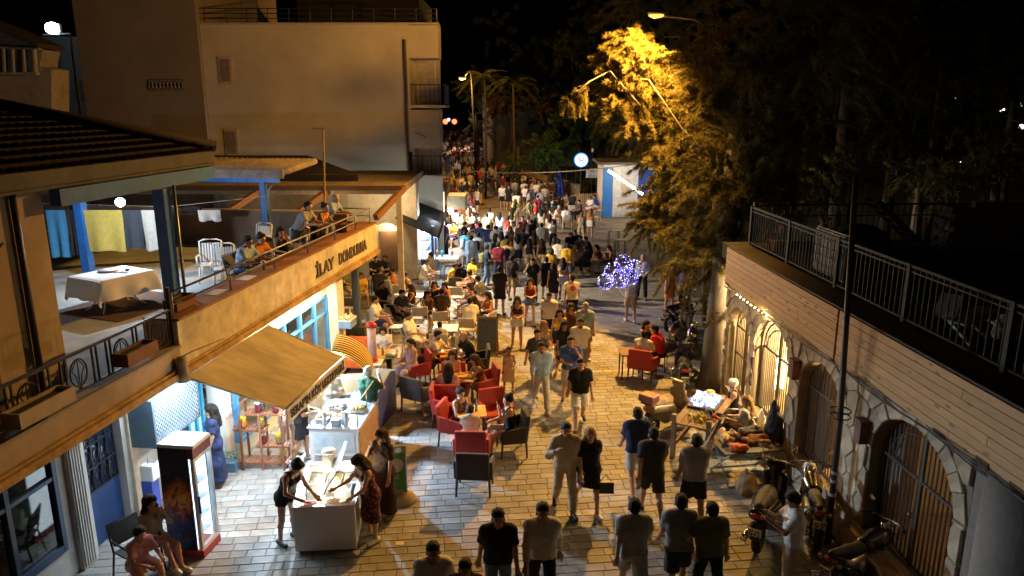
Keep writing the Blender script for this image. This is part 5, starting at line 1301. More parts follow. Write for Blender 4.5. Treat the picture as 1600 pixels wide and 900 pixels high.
def cloth(c):
    if c in ('floral', 'patterned'):
        if 'cloth_'+c in MATS: return MATS['cloth_'+c]
        m = M('cloth_'+c, CC[c], .85, var=0); n = m.node_tree.nodes; l = m.node_tree.links; b = n['Principled BSDF']
        tc = n.new('ShaderNodeTexCoord'); vo = n.new('ShaderNodeTexVoronoi'); vo.inputs['Scale'].default_value = 17; l.new(tc.outputs['Object'], vo.inputs['Vector'])
        cr = n.new('ShaderNodeValToRGB'); e = cr.color_ramp.elements; e[0].position = .25; e[1].position = .5
        if c == 'floral': e[0].color = (.42, .06, .05, 1); e[1].color = (.03, .012, .015, 1)
        else: e[0].color = (.6, .55, .6, 1); e[1].color = (.22, .2, .3, 1)
        l.new(vo.outputs['Distance'], cr.inputs[0]); l.new(cr.outputs[0], b.inputs['Base Color']); return m
    return M('cloth_'+c.replace(' ', '_'), CC[c], .88, var=.10, scale=14, bump=.18, bscale=260, rnd=.12, spec=.2)
def hairm(c): return M('hair_'+c, HC[c], .72, spec=.25, var=.35, scale=30, bump=.5, bscale=120, stretch=(1, 1, .25))
def skinm(i): return M('skin_%d' % i, SK[i % 4], .55, var=.06, scale=20, rnd=.08, spec=.35)
eye_m = M('eye_dark', (.03, .02, .018), .4, var=0); lip_m = M('lip', (.30, .11, .09), .5, var=0)
shoe_ms = [M('shoe_white', (.62, .61, .58), .6), M('shoe_black', (.02, .02, .02), .5), M('shoe_brown', (.12, .06, .03), .6)]
PCACHE = {}
NP = [0]
def person(label, loc, face=0, pose='stand', sex='m', top=('tee', 'white'), bottom=('shorts', 'black'), hair=('short', 'black'), h=None, vox=.02, group=None, skin=None, shoe=None, name='person', z=None):
    NP[0] += 1; i = NP[0]
    key = (sex, pose, top[0] if top else None, bottom[0] if bottom else None, hair[0], vox)
    skin = (i*7 % 4) if skin is None else skin; shoe = (i*5 % 3) if shoe is None else shoe
    far = vox > .0315
    if key not in PCACHE:
        parts = build_person(sex, pose, top[0] if top else None, bottom[0] if bottom else None, hair[0], vox)
        if far:
            L = []
            for nm, (v, f, mi) in parts.items():
                L.append((v, f, 0 if nm == 'body' else 1 if nm in ('tee_shirt', 'shirt', 'polo_shirt', 'tank_top', 'camisole', 'crop_top', 'dress') else 3 if nm in ('hair', 'beard') else 2))
            me = np_mesh('person', L)
            for _ in range(4): me.materials.append(None)
            PCACHE[key] = me
        else:
            D = {}
            for nm, (v, f, mi) in parts.items():
                if len(f) == 0: continue
                me = np_mesh('shoe' if nm.startswith('shoe') else nm, [(v, f, mi)])
                for _ in range(3 if nm == 'body' else 1): me.materials.append(None)
                D[nm] = me
            PCACHE[key] = D
    c = PCACHE[key]
    base_h = 1.755 if sex == 'm' else 1.68
    s = (h or (1.76 if sex == 'm' else 1.66))/base_h
    loc = Vector(loc)
    if z is not None: loc.z = z
    def setm(o, ms):
        for k, m in enumerate(ms): o.material_slots[k].link = 'OBJECT'; o.material_slots[k].material = m
    tm = cloth(top[1]) if top else skinm(skin); bm_ = cloth(bottom[1]) if bottom else tm; hm = hairm(hair[1])
    if far:
        o = bpy.data.objects.new(name, c); COL.objects.link(o); setm(o, [skinm(skin), tm, bm_, hm])
    else:
        o = bpy.data.objects.new(name, c['body']); COL.objects.link(o); setm(o, [skinm(skin), eye_m, lip_m])
        for nm, me in c.items():
            if nm == 'body': continue
            q = bpy.data.objects.new(me.name.split('.')[0], me); COL.objects.link(q); q.parent = o
            setm(q, [hm if nm in ('hair', 'beard') else shoe_ms[shoe] if nm.startswith('shoe') else bm_ if nm in ('shorts', 'trousers', 'skirt') else tm])
    o.location = loc; o.rotation_euler.z = radians(face); o.scale = (s, s, s)
    tag(o, label, 'person', group); return o
def Ph(px, py, h):            # where a standing person of height h is whose head top is seen at (px, py)
    g_ = G(px, py, h); g_.z = 0; return g_
# ================================================================ FURNITURE
red_up = M('red_upholstery', (.38, .035, .03), .75, var=.12, scale=8, bump=.15, rnd=.12); grey_up = M('grey_upholstery', (.13, .135, .15), .85, var=.12, bump=.15); dark_up = M('dark_upholstery', (.045, .038, .036), .85, var=.12, bump=.15)
leg_w = M('dark_wood_leg', (.09, .045, .025), .5, var=.2); tan_w = M('tan_wood_leg', (.32, .18, .08), .55, var=.2)
sling = M('beige_sling', (.48, .43, .34), .8, var=.06, rnd=.08); white_fr = M('white_chair_frame', (.70, .68, .63), .4, var=.04); yel_top = M('yellow_table_top', (.72, .42, .05), .45, var=.12, scale=5)
def armchair(up, legm, name='armchair'):
    r = thing(name, 'x', 'armchair')
    Mb().box(-.29, .29, -.27, .25, .34, .48).build('seat', up, r, bev=.03)
    Mb().add([(-.32, .19, .34), (.32, .19, .34), (.32, .29, .34), (-.32, .29, .34), (-.31, .27, .92), (.31, .27, .92), (.31, .36, .92), (-.31, .36, .92)], [(0, 3, 2, 1), (4, 5, 6, 7), (0, 1, 5, 4), (1, 2, 6, 5), (2, 3, 7, 6), (3, 0, 4, 7)]).build('backrest', up, r, bev=.025)
    for s in (-1, 1):
        a, b = sorted((s*.30, s*.37)); Mb().add([(a, -.27, .34), (b, -.27, .34), (b, .25, .34), (a, .25, .34), (a, -.26, .62), (b, -.26, .62), (b, .27, .72), (a, .27, .72)], [(0, 3, 2, 1), (4, 5, 6, 7), (0, 1, 5, 4), (1, 2, 6, 5), (2, 3, 7, 6), (3, 0, 4, 7)]).build('armrest', up, r, bev=.025)
        for y in (-.24, .26): Mb().tube([(s*.31, y, .345), (s*.32, y*1.08, 0)], [.028, .018], 8).build('leg', legm, r, True)
    return r
def sling_chair(fr, sl, arms=True, stool=False, name='patio_chair'):
    r = thing(name, 'x', 'bar chair' if stool else 'chair'); z0 = .76 if stool else .44; w = .20 if stool else .25; zt = z0+(.40 if stool else .44)
    Mb().box(-w, w, -.22, .22, z0-.015, z0+.015).build('seat', sl, r, bev=.01)
    Mb().add([(-w+.02, .20, z0+.1), (w-.02, .20, z0+.1), (w-.02, .30, zt-.02), (-w+.02, .30, zt-.02), (-w+.02, .22, z0+.1), (w-.02, .22, z0+.1), (w-.02, .32, zt-.02), (-w+.02, .32, zt-.02)], [(0, 1, 2, 3), (7, 6, 5, 4), (0, 4, 5, 1), (1, 5, 6, 2), (2, 6, 7, 3), (3, 7, 4, 0)]).build('backrest', sl, r)
    b = Mb(); b.tube([(-w, .21, z0), (-w, .31, zt), (w, .31, zt), (w, .21, z0)], .017, 6)
    if arms:
        for s in (-1, 1): b.tube([(s*w, -.22, z0), (s*(w+.03), -.2, z0+.2), (s*(w+.03), .22, z0+.23)], .015, 6)
    if stool:
        for z in (.25,): b.tube([(-w, -.24, z), (w, -.24, z), (w, .25, z), (-w, .25, z), (-w, -.24, z)], .013, 6)
    b.build('frame', fr, r, True)
    for s in (-1, 1):
        Mb().tube([(s*w, -.22, z0), (s*(w+.02), -.26, 0)], .016, 6).build('leg', fr, r, True); Mb().tube([(s*w, .21, z0), (s*(w+.02), .28, 0)], .016, 6).build('leg', fr, r, True)
    return r
def plastic_chair():
    r = thing('plastic_chair', 'x', 'chair')
    Mb().box(-.23, .23, -.22, .2, .41, .44).build('seat', white_plastic, r, bev=.015)
    for k in range(7): Mb().box(-.20+k*.06, -.16+k*.06, 0, .015, 0, .44).build('back_slat', white_plastic, r, loc=(0, .21, .46)).rotation_euler = (-.2, 0, 0)
    b = Mb(); b.tube([(-.24, .2, .43), (-.25, .31, .93), (-.15, .33, .97), (.15, .33, .97), (.25, .31, .93), (.24, .2, .43)], .024, 6)
    for s in (-1, 1): b.tube([(s*.24, .25, .64), (s*.28, -.18, .64), (s*.26, -.23, .43)], .02, 6)
    b.build('frame', white_plastic, r, True)
    for s in (-1, 1):
        for y in (-.22, .22): Mb().tube([(s*.22, y*.9, .42), (s*.25, y*1.2, 0)], [.026, .02], 6).build('leg', white_plastic, r, True)
    return r
def table(w, d, h, top, leg, name='table', round_=False):
    r = thing(name, 'x', 'table')
    if round_: Mb().lathe([(w/2, h-.03), (w/2, h)], n=20).build('tabletop', top, r)
    else: Mb().box(-w/2, w/2, -d/2, d/2, h-.035, h).build('tabletop', top, r, bev=.006)
    for sx in (-1, 1):
        for sy in (-1, 1): Mb().tube([(sx*(w/2-.06)*(.7 if round_ else 1), sy*(d/2-.06)*(.7 if round_ else 1), h-.036), (sx*(w/2-.05)*(.7 if round_ else 1), sy*(d/2-.05)*(.7 if round_ else 1), 0)], .02, 6).build('leg', leg, r, True)
    return r
PROT = {}
def put(kind, loc, face, label, group):
    """first use moves the prototype, later ones copy it with all its parts"""
    mk = {'red': lambda: armchair(red_up, leg_w, 'armchair'), 'grey': lambda: armchair(grey_up, tan_w, 'armchair'), 'dark': lambda: armchair(dark_up, leg_w, 'armchair'), 'patio': lambda: sling_chair(white_fr, sling), 'patio_dark': lambda: sling_chair(dark_metal, M('dark_sling', (.06, .055, .05), .8)),
          'stool': lambda: sling_chair(white_fr, white_fr, False, True, 'bar_chair'), 'plastic': plastic_chair, 'yellow': lambda: table(.62, .62, .73, yel_top, leg_w, 'cafe_table'), 'ytable': lambda: table(.75, .75, .73, M('honey_table_top', (.5, .30, .09), .5, var=.15), white_fr, 'cafe_table'), 'bistro': lambda: table(.65, .65, .72, M('brown_table_top', (.22, .12, .05), .5, var=.2), dark_metal, 'bistro_table'), 'high': lambda: table(.6, .6, 1.05, M('brown_table_top', (.22, .12, .05), .5, var=.2), dark_metal, 'high_table')}
    loc = Vector(loc)
    if kind not in PROT: PROT[kind] = r = mk[kind](); r.location = loc; r.rotation_euler.z = radians(face)
    else: r = dup(PROT[kind], loc, radians(face))
    r['label'] = label; r['group'] = group; return r
RG, DG = 'red armchairs around the low tables', 'grey and dark armchairs'
put('red', G(712, 690), 75, 'red armchair under the woman facing the street at the nearest yellow table', RG)
put('red', G(775, 672), 20, 'empty red armchair on the far right side of the nearest yellow table', RG)
put('red', G(738, 728), 178, 'red armchair with its back turned, under the short haired person in white', RG)
put('red', G(697, 660), 90, 'empty red armchair just behind the nearest table, back edge showing', RG)
put('dark', G(742, 765), 176, 'dark brown armchair standing empty nearest to the camera, seen from behind', DG)
put('dark', G(799, 706), -80, 'dark armchair under the woman with a bun at the nearest table', DG)
put('yellow', G(738, 690), 6, 'small yellow table of the nearest group with the red armchairs', 'yellow cafe tables')
put('red', G(757, 626), -75, 'red armchair turned sideways under the brown haired woman in profile', RG)
put('red', G(708, 626), 0, 'red armchair facing the camera behind the woman with long black hair', RG)
put('red', G(700, 650), 180, 'red armchair under the woman with long black hair, back to camera', RG)
put('grey', G(655, 640), 150, 'empty grey armchair with tan wooden legs in the cold light', DG)
put('red', G(653, 600), -70, 'red armchair under the woman in the lilac dress', RG)
put('yellow', G(722, 632), 0, 'yellow table between the two chatting women on red armchairs', 'yellow cafe tables')
put('yellow', G(707, 592), 2, 'yellow table with a phone between the white shirt man and the bald man', 'yellow cafe tables')
put('dark', G(746, 592), -85, 'dark armchair under the bald man in black', DG)
put('dark', G(668, 588), 85, 'dark armchair under the man in the white shirt leaning on the yellow table', DG)
put('ytable', G(606, 592), 5, 'table with drinks in front of the woman in the white tee', 'honey coloured cafe tables')
put('patio', G(597, 575), 0, 'pale patio chair under the woman in the white tee', 'white patio chairs')
put('ytable', G(697, 548), 0, 'honey coloured table in front of the blackboard', 'honey coloured cafe tables')
for kind, px, py, fc, lb in (('patio', 648, 556, 60, 'white patio chair under the reclining man in white'), ('patio', 688, 562, 178, 'white patio chair with its back to the camera at the honey coloured table'), ('patio', 617, 512, 175, 'grey backed patio chair behind the man in black at the bar chairs'), ('patio', 657, 516, 185, 'white patio chair turned away, left of its twin beside the table of women'), ('patio', 688, 524, 190, 'white patio chair turned away right of its twin at the table of women'),
        ('patio', 731, 535, 176, 'white patio chair with its back to camera under the man in white by the blackboard'), ('patio', 757, 527, -120, 'white patio chair at the right end of the tables beside the blackboard'), ('patio', 545, 500, 182, 'white patio chair alone under the corner of the sign parapet'), ('patio', 603, 470, 178, 'pale patio chair beneath the arched niche'), ('patio', 714, 482, 176, 'grey backed patio chair between the two middle tables of people'), ('patio', 628, 478, 170, 'pale patio chair beside the drainpipe'), ('patio_dark', 713, 465, 180, 'dark sling chair under the man in black near the shop'),
        ('patio', 703, 430, 100, 'white chair beside the cold lit shop table'), ('patio', 886, 358, 178, 'beige chair with its back to camera at the far right tables'), ('patio', 866, 352, 90, 'pale chair left of the far right table'), ('patio', 930, 350, 200, 'pale chair by the picket fence'), ('patio_dark', 905, 420, 180, 'dark chair at the table of people near the high tables'), ('patio_dark', 948, 420, -60, 'dark chair beside the sparkling balloons')):
    put(kind, G(px, py), fc, lb, 'white patio chairs' if kind == 'patio' else 'dark sling chairs')
for px, py, fc, lb in ((565, 540, 100, 'white tall bar chair standing empty beside the pillar'), (590, 545, 75, 'white tall bar chair under the man in white'), (622, 548, -95, 'white tall bar chair standing empty with its back to the right')): put('stool', G(px, py), fc, lb, 'white bar chairs')
for kind, px, py, lb in (('bistro', 745, 498, 'brown table among the women at the middle of the terrace'), ('bistro', 648, 492, 'brown table before the bearded man in black'), ('bistro', 727, 470, 'brown table between the man in mustard and the woman in black'), ('bistro', 590, 462, 'brown table beneath the arched niche'), ('bistro', 875, 356, 'small table of the far right pair'), ('bistro', 910, 412, 'small table in the group left of the high tables'), ('high', 958, 392, 'tall dark table at the edge of the lit foliage'), ('high', 968, 408, 'second tall dark table nearer under the lit foliage'), ('bistro', 985, 588, 'small table in front of the man in the white tee on the right')):
    put(kind, G(px, py), 0, lb, 'brown bistro tables' if kind == 'bistro' else 'tall tables under the tree')
put('red', G(1003, 592), 155, 'red armchair with its back to camera under the man in white on the right side', RG)
put('patio_dark', G(1040, 575), -150, 'dark chair under the man in red by the motorbikes', 'dark sling chairs')
# table clutter
def clutter(name, label, cat, mb, mat, loc, parts=()):
    r = mb.build(name, mat, None, True, loc=loc); tag(r, label, cat); return r
bottle = lambda: Mb().lathe([(.032, 0), (.034, .14), (.014, .2), (.014, .25)], n=10)
glassp = lambda: Mb().lathe([(.03, 0), (.036, .12)], n=10)
amber = M('amber_drink', (.45, .22, .04), .15); bluew = M('blue_bottle', (.25, .45, .7), .15); greenb = M('green_plate', (.06, .12, .04), .4); whitec = M('white_cup', (.75, .74, .7), .4)
zt = Vector((0, 0, .732))
for (px, py, mbf, mt, lb, nm, ct) in ((745, 690, bottle, bluew, 'clear water bottle on the nearest yellow table', 'water_bottle', 'bottle'), (730, 690, lambda: Mb().lathe([(.08, 0), (.11, .02)], n=14), whitec, 'white plate on the nearest yellow table', 'plate', 'plate'), (735, 684, glassp, amber, 'amber drink on the nearest yellow table', 'drinking_glass', 'glass'),
        (712, 597, lambda: Mb().box(-.06, .06, -.06, .06, 0, .2), black_plastic, 'dark napkin box on the yellow table of the two men', 'napkin_box', 'box'), (613, 597, lambda: Mb().lathe([(.16, 0), (.17, .03), (.1, .06)], n=14), greenb, 'green salad plate on the table of the woman in white', 'plate', 'plate'), (600, 595, bottle, amber, 'small bottle on the table of the woman in white', 'bottle', 'bottle'),
        (622, 590, glassp, whitec, 'white cup on the table of the woman in white', 'cup', 'cup'), (650, 490, glassp, whitec, 'white cup on the table of the bearded man', 'cup', 'cup'), (752, 494, glassp, amber, 'amber glass on the table of the women', 'drinking_glass', 'glass'), (690, 550, glassp, amber, 'drink on the honey coloured table', 'drinking_glass', 'glass')):
    clutter(nm, lb, ct, mbf(), mt, G(px, py)+zt)
# ================================================================ SHOP PROPS (left)
AW = thing('awning', 'tan fabric awning with a lettered white valance over the food counter', 'awning', (-7.163, 0, 0), -A)
tan_f = M('tan_canvas', (.56, .50, .40), .85, var=.07, scale=4, stretch=(.8, 2, 1), bump=.15, bscale=20, stain=.3)
n = 10; mb = Mb()
Pa, Pb, Pc, Pd = Vector((.06, 11.92, 2.74)), Vector((.06, 14.98, 2.74)), Vector((1.70, 14.92, 2.13)), Vector((1.66, 12.2, 2.13))
vs = []
for th in (0, -.015):
    for i in range(n+1):
        for j in range(n+1):
            s_, t_ = i/n, j/n; p = Pa.lerp(Pb, t_).lerp(Pd.lerp(Pc, t_), s_); p.z += th-.05*sin(pi*s_)*(.6+.4*sin(pi*t_)); vs.append(p)
N1 = (n+1)**2; fs = []
for th in (0, 1):
    for i in range(n):
        for j in range(n): q = [i*(n+1)+j, i*(n+1)+j+1, (i+1)*(n+1)+j+1, (i+1)*(n+1)+j]; fs.append([x+th*N1 for x in (q if th == 0 else q[::-1])])
mb.add(vs, fs); mb.build('canopy', tan_f, AW, True, fix=False)
vd = (Pc-Pd).normalized()
mb = Mb(); k = 12
top = [Pd.lerp(Pc, i/k)+Vector((.012, 0, .0)) for i in range(k+1)]; bot = [Pd.lerp(Pc, i/k)+Vector((.03, 0, -.27-.02*(i % 2))) for i in range(k+1)]
mb.add(top+bot+[p+Vector((-.008, 0, 0)) for p in top+bot], [(i, i+1, k+2+i, k+1+i) for i in range(k)]+[(2*(k+1)+i, 3*(k+1)+i, 3*(k+1)+i+1, 2*(k+1)+i+1) for i in range(k)])
mb.build('valance', M('valance_cloth', (.58, .50, .38), .85, var=.08), AW, fix=False)
text('valance_lettering', "SERAP'IN KÖY LEZZETLERİ", .2, M('valance_black', (.02, .018, .015), .6, var=0), AW, frame(Pd+Vector((.04, .08, -.215)), Pc-Pd, (-.06, 0, 1)), .006, off=.008, width=(Pc-Pd).length*.93)
for p, q in ((Pa, Pd), (Pb, Pc)): Mb().tube([p+Vector((0, 0, -.03)), q+Vector((0, 0, -.03))], .02, 6).build('arm', white_metal, AW, True)
Mb().tube([Pd+Vector((0, 0, -.01)), Pc+Vector((0, 0, -.01))], .025, 8).build('front_bar', white_metal, AW, True)
VS = tag(Mb().lathe([(.11, 0), (.11, .16), (.09, .2), (.1, .34), (.08, .42)], n=14).tube([(.0, 0, .42), (.1, .2, .45), (.5, .6, .55)], .012, 5).build('wall_duct', M('grey_duct', (.30, .22, .15), .6), None, True, loc=wl(.1, 11.75, 2.72)), 'round grey duct fitting with a loose wire at the awning corner of the balcony', 'duct')
# tall drinks fridge
FR = thing('drinks_fridge', 'tall glass door drinks fridge with a fire picture on its black side', 'fridge', wl(.38, 11.13, 0), -A)
m = M('fridge_fire_print', (.012, .010, .012), .35, var=0); nn = m.node_tree.nodes; ll = m.node_tree.links; bb = nn['Principled BSDF']
tc = nn.new('ShaderNodeTexCoord'); sp = nn.new('ShaderNodeSeparateXYZ'); ll.new(tc.outputs['Object'], sp.inputs[0])
nz = nn.new('ShaderNodeTexNoise'); nz.inputs['Scale'].default_value = 7; nz.inputs['Detail'].default_value = 6; nz.inputs['Distortion'].default_value = 1.2; ll.new(tc.outputs['Object'], nz.inputs[0])
def band(c, wd):
    a = nn.new('ShaderNodeMath'); a.operation = 'SUBTRACT'; a.inputs[1].default_value = c; ll.new(sp.outputs[2], a.inputs[0])
    b_ = nn.new('ShaderNodeMath'); b_.operation = 'ABSOLUTE'; ll.new(a.outputs[0], b_.inputs[0])
    x_ = nn.new('ShaderNodeMath'); x_.operation = 'ABSOLUTE'; ll.new(sp.outputs[0], x_.inputs[0]); x2 = nn.new('ShaderNodeMath'); x2.operation = 'MULTIPLY'; x2.inputs[1].default_value = .9; ll.new(x_.outputs[0], x2.inputs[0])
    sm = nn.new('ShaderNodeMath'); ll.new(b_.outputs[0], sm.inputs[0]); ll.new(x2.outputs[0], sm.inputs[1])
    c_2 = nn.new('ShaderNodeMapRange'); c_2.inputs[1].default_value = wd; c_2.inputs[2].default_value = 0; ll.new(sm.outputs[0], c_2.inputs[0])
    d_ = nn.new('ShaderNodeMath'); d_.operation = 'MULTIPLY'; ll.new(c_2.outputs[0], d_.inputs[0])
    r_ = nn.new('ShaderNodeMapRange'); r_.inputs[1].default_value = .3; r_.inputs[2].default_value = .58; ll.new(nz.outputs[0], r_.inputs[0]); ll.new(r_.outputs[0], d_.inputs[1]); return d_.outputs[0]
def ramp(src, cols):
    cr = nn.new('ShaderNodeValToRGB'); e = cr.color_ramp.elements
    while len(e) < len(cols): e.new(.5)
    for i, (p, c) in enumerate(cols): e[i].position = p; e[i].color = (*c, 1)
    ll.new(src, cr.inputs[0]); return cr.outputs[0]
f1 = ramp(band(1.02, .48), [(0, (.010, .009, .011)), (.16, (.22, .03, .008)), (.4, (.7, .2, .02)), (.7, (.9, .55, .12))]); f2 = ramp(band(.55, .62), [(0, (0, 0, 0)), (.25, (.01, .02, .09)), (.6, (.03, .07, .3))])
ax_ = nn.new('ShaderNodeMix'); ax_.data_type = 'RGBA'; ax_.blend_type = 'ADD'; ax_.inputs['Factor'].default_value = 1; ll.new(f1, ax_.inputs['A']); ll.new(f2, ax_.inputs['B']); ll.new(ax_.outputs['Result'], bb.inputs['Base Color'])
Mb().box(-.30, .20, -.26, -.235, .13, 1.93).build('side_panel', m, FR); Mb().box(-.30, .20, .235, .26, .13, 1.93).build('side_panel', black_plastic, FR)
Mb().box(-.30, -.27, -.234, .234, .13, 1.93).build('back_panel', M('fridge_inner_glow', (.8, .85, .88), .5, emit=(.75, .92, 1), es=2.2), FR)  # panel emits by itself, standing in for the lit interior
Mb().box(-.31, .32, -.265, .265, 1.931, 1.99).build('top', white_metal, FR, bev=.015); Mb().box(-.30, .31, -.26, .26, 0, .129).build('base', M('fridge_red_base', (.35, .04, .03), .5), FR)
Mb().box(.201, .30, -.26, .26, 1.76, 1.93).build('header', M('fridge_header', (.16, .02, .02), .4), FR)
Mb().box(-.27, .2, .215, .234, .14, 1.92).box(-.27, .2, -.234, -.215, .14, 1.92).build('inner_liner', M('fridge_inner_glow', (1, 1, 1)), FR)  # liner shares the self-glowing material so the inside looks lit
dfr = Mb(); dfr.box(.24, .30, -.26, -.21, .131, 1.759); dfr.box(.24, .30, .21, .26, .131, 1.759); dfr.box(.24, .30, -.209, .209, .131, .2); dfr.box(.24, .30, -.209, .209, 1.7, 1.759)
dd = dfr.build('door', white_metal, FR); Mb().box(.26, .275, -.21, .21, .2, 1.7).build('door_glass', clear, dd); Mb().box(.301, .33, -.25, -.23, .8, 1.1).build('handle', M('blue_handle', (.05, .12, .5), .4), dd)
cans = [M('can_'+c, v, .3, .3) for c, v in (('blue', (.1, .3, .7)), ('white', (.8, .85, .9)), ('green', (.2, .6, .4)))]
for i, z in enumerate((.32, .62, .92, 1.22, 1.5)):
    sh = Mb().box(-.26, .2, -.23, .23, z, z+.015).build('shelf', M('fridge_shelf', (.75, .8, .85), .4), FR)
    if i < 4:
        b = Mb()
        for x in (-.2, -.08, .04): b.lathe([(.03, 0), (.03, .12), (.018, .15), (.012, .2)], (x, -.12, z+.016), 7).lathe([(.03, 0), (.03, .12), (.018, .15), (.012, .2)], (x+.03, .06, z+.016), 7)
        b.build('bottle_row', cans[i % 3], sh, True)
Mb().box(-.26, .2, -.02, .02, 1.86, 1.9).build('light_bar', M('fridge_led', (.9, 1, 1), .4, emit=(.75, .93, 1), es=9), FR)
# caged compressor box
CB = thing('lattice_cage', 'blue grey wall box with a diamond lattice front above the fridge', 'cage', (-7.163, 0, 0), -A)
cagem = M('cage_blue_grey', (.10, .15, .20), .5, .2, var=.12)
Mb().box(-1.09, -.56, 11.78, 11.82, 1.42, 2.30).box(-1.09, -.56, 11.82, 13.15, 1.42, 1.46).box(-1.09, -.56, 11.82, 13.15, 2.27, 2.30).box(-1.09, -.56, 13.15, 13.19, 1.42, 2.30).build('box', cagem, CB, bev=.006)
Mb().box(-.78, -.76, 11.83, 13.14, 1.47, 2.26).build('inner_unit', M('inner_dark', (.04, .05, .06), .7), CB)
lat = Mb()
for s in (-1, 1):
    for k in range(-9, 26):
        y0 = 11.85+k*.085; a = Vector((-.56+.004*s, y0, 1.45)); b = Vector((-.56+.004*s, y0+s*.8, 2.27))
        pts = []
        lo, hi = 11.82, 13.15
        def at(t): return a.lerp(b, t)
        t0, t1 = 0, 1
        if s > 0:
            t0 = max(0, (lo-y0)/.8); t1 = min(1, (hi-y0)/.8)
        else:
            t0 = max(0, (y0-hi)/.8); t1 = min(1, (y0-lo)/.8)
        if t1-t0 > .02: lat.bar(at(t0), at(t1), .016, .008, up=(1, 0, 0))
lat.build('lattice', M('lattice_pale', (.30, .36, .42), .5, .2), CB)
# wooden shelf rack with jars
RK = thing('jar_rack', 'stepped wooden rack with slatted shelves and honey jars', 'rack', tuple(Vector(G(408, 742))+Vector((0, .25, 0))), radians(-2))
rw = M('reddish_rack_wood', (.26, .105, .055), .6, var=.2, rnd=.2)
for x, y in ((-.42, -.05), (-.42, .3), (.42, -.05), (.42, .3), (-.02, -.05), (-.02, .3)): Mb().box(x-.02, x+.02, y-.02, y+.02, 0, 1.38 if y > .1 else 1.2).build('post', rw, RK)
slat = Mb().box(-.012, .012, -.16, .16, 0, .018).mesh('slat', [rw])
lv = [(.14, -.55, .50, .14, .34), (.52, -.12, .56, .10, .30), (.86, -.56, .12, .10, .28), (1.2, -.3, .5, .12, .26)]
for z, x0, x1, y, d in lv:
    x = x0
    while x < x1: inst('slat', slat, RK, (x, y, z), None, (1.6, d/.32, 1)); x += .062
    Mb().box(x0, x1, y-d/2, y-d/2+.03, z-.03, z-.001).build('shelf_rail', rw, RK)
Mb().bar((-.42, .12, 1.40), (-.14, .12, 1.62), .3, .025).build('roof_board', rw, RK); Mb().bar((.24, .12, 1.40), (-.14, .12, 1.63), .3, .025).build('roof_board', rw, RK)
jm = [M('honey_jar', (.40, .17, .03), .12), M('jam_jar', (.14, .02, .03), .12), M('olive_jar', (.2, .16, .05), .12)]; lid_y = M('yellow_lid', (.75, .55, .03), .4); lid_w = M('white_lid', (.7, .68, .6), .4)
for i, (x, y, z, k, lb) in enumerate(((-.38, .05, .88, 0, 'honey jar with a yellow lid on the left upper shelf of the rack'), (-.02, .05, .88, 2, 'pale jar on the right end of the left upper shelf of the rack'), (.32, .05, .54, 2, 'olive jar with a yellow lid on the right shelf of the rack'), (.0, .05, .54, 1, 'dark jam jar on the middle shelf of the rack'), (.36, .1, .16, 0, 'jar with a yellow lid on the bottom shelf of the rack'), (.3, .05, 1.22, 1, 'dark jar on the top shelf of the rack'), (-.05, .05, 1.22, 1, 'jam jar under the little roof of the rack'))):
    j = thing('jar', lb, 'jar', RK.matrix_basis @ Vector((x, y, z+.02))); Mb().lathe([(.06, 0), (.068, .02), (.068, .15), (.055, .17)], n=12).build('jar_glass', jm[k], j, True); Mb().lathe([(.062, .171), (.062, .21)], n=12).build('lid', lid_y if k != 1 else lid_w, j)
# serving counter with glass guard
CT = thing('serving_counter', 'white serving counter with a steel framed glass guard and ladles', 'counter', wl(1.75, 14.45, 0), -A+.06)
Mb().box(-.5, .5, -.55, .95, .06, .96).build('body', white_metal, CT, bev=.012); Mb().box(-.53, .53, -.58, .98, .961, 1.0).build('worktop', M('steel_top', (.55, .56, .57), .3, .7), CT, bev=.006)
Mb().box(-.42, .42, -.562, -.551, .5, .88).build('front_panel', M('pale_blue_panel', (.55, .66, .75), .4), CT)
for k in range(6): Mb().box(-.42, .42, -.57, -.551, .14+k*.05, .165+k*.05).build('vent_slat', M('vent_grey', (.45, .46, .48), .5), CT)
Mb().box(.501, .515, -.5, .9, .1, .9).build('side_panel', M('wood_side', (.42, .28, .16), .6), CT)
fr = Mb()
for x in (-.48, .48):
    for y in (-.5, .2, .9): fr.tube([(x, y, 1.0), (x, y, 1.48)], .014, 6)
fr.tube([(-.48, -.5, 1.3), (.48, -.5, 1.3)], .012, 6).tube([(-.48, -.5, 1.48), (-.48, .9, 1.48), (.48, .9, 1.48), (.48, -.5, 1.48)], .012, 6)
ff = fr.build('guard_frame', M('brass_frame', (.5, .4, .22), .35, .7), CT, True); Mb().box(-.47, .47, -.505, -.497, 1.01, 1.29).build('guard_glass', clear, ff); Mb().box(.477, .485, -.49, .89, 1.01, 1.47).build('guard_glass', clear, ff)
foods = [(-.3, -.2, .13, .16, (.55, .3, .1), 'tray of golden pastry at the near left of the serving counter'), (.02, -.15, .14, .14, (.45, .2, .06), 'tray of brown filling in the middle of the serving counter'), (.28, .3, .14, .14, (.6, .42, .12), 'pan of yellow food at the right of the serving counter'), (-.2, .4, .16, .14, (.6, .5, .35), 'tray of pale dough at the back of the serving counter')]
for x, y, w_, d_, c_2, lb in foods:
    t_ = thing('food_tray', lb, 'tray', CT.matrix_basis @ Vector((x, y, 1.001)), -A); Mb().box(-w_, w_, -d_, d_, 0, .07).build('tray', chrome, t_, bev=.01); mm = Mb()
    for q in range(16): mm.ball((rs.uniform(-w_*.8, w_*.8), rs.uniform(-d_*.8, d_*.8), .075), .04, 7, 5)
    mm.build('food', M('food_%d' % int(x*100+200), c_2, .6, var=.3, scale=20), t_, True)
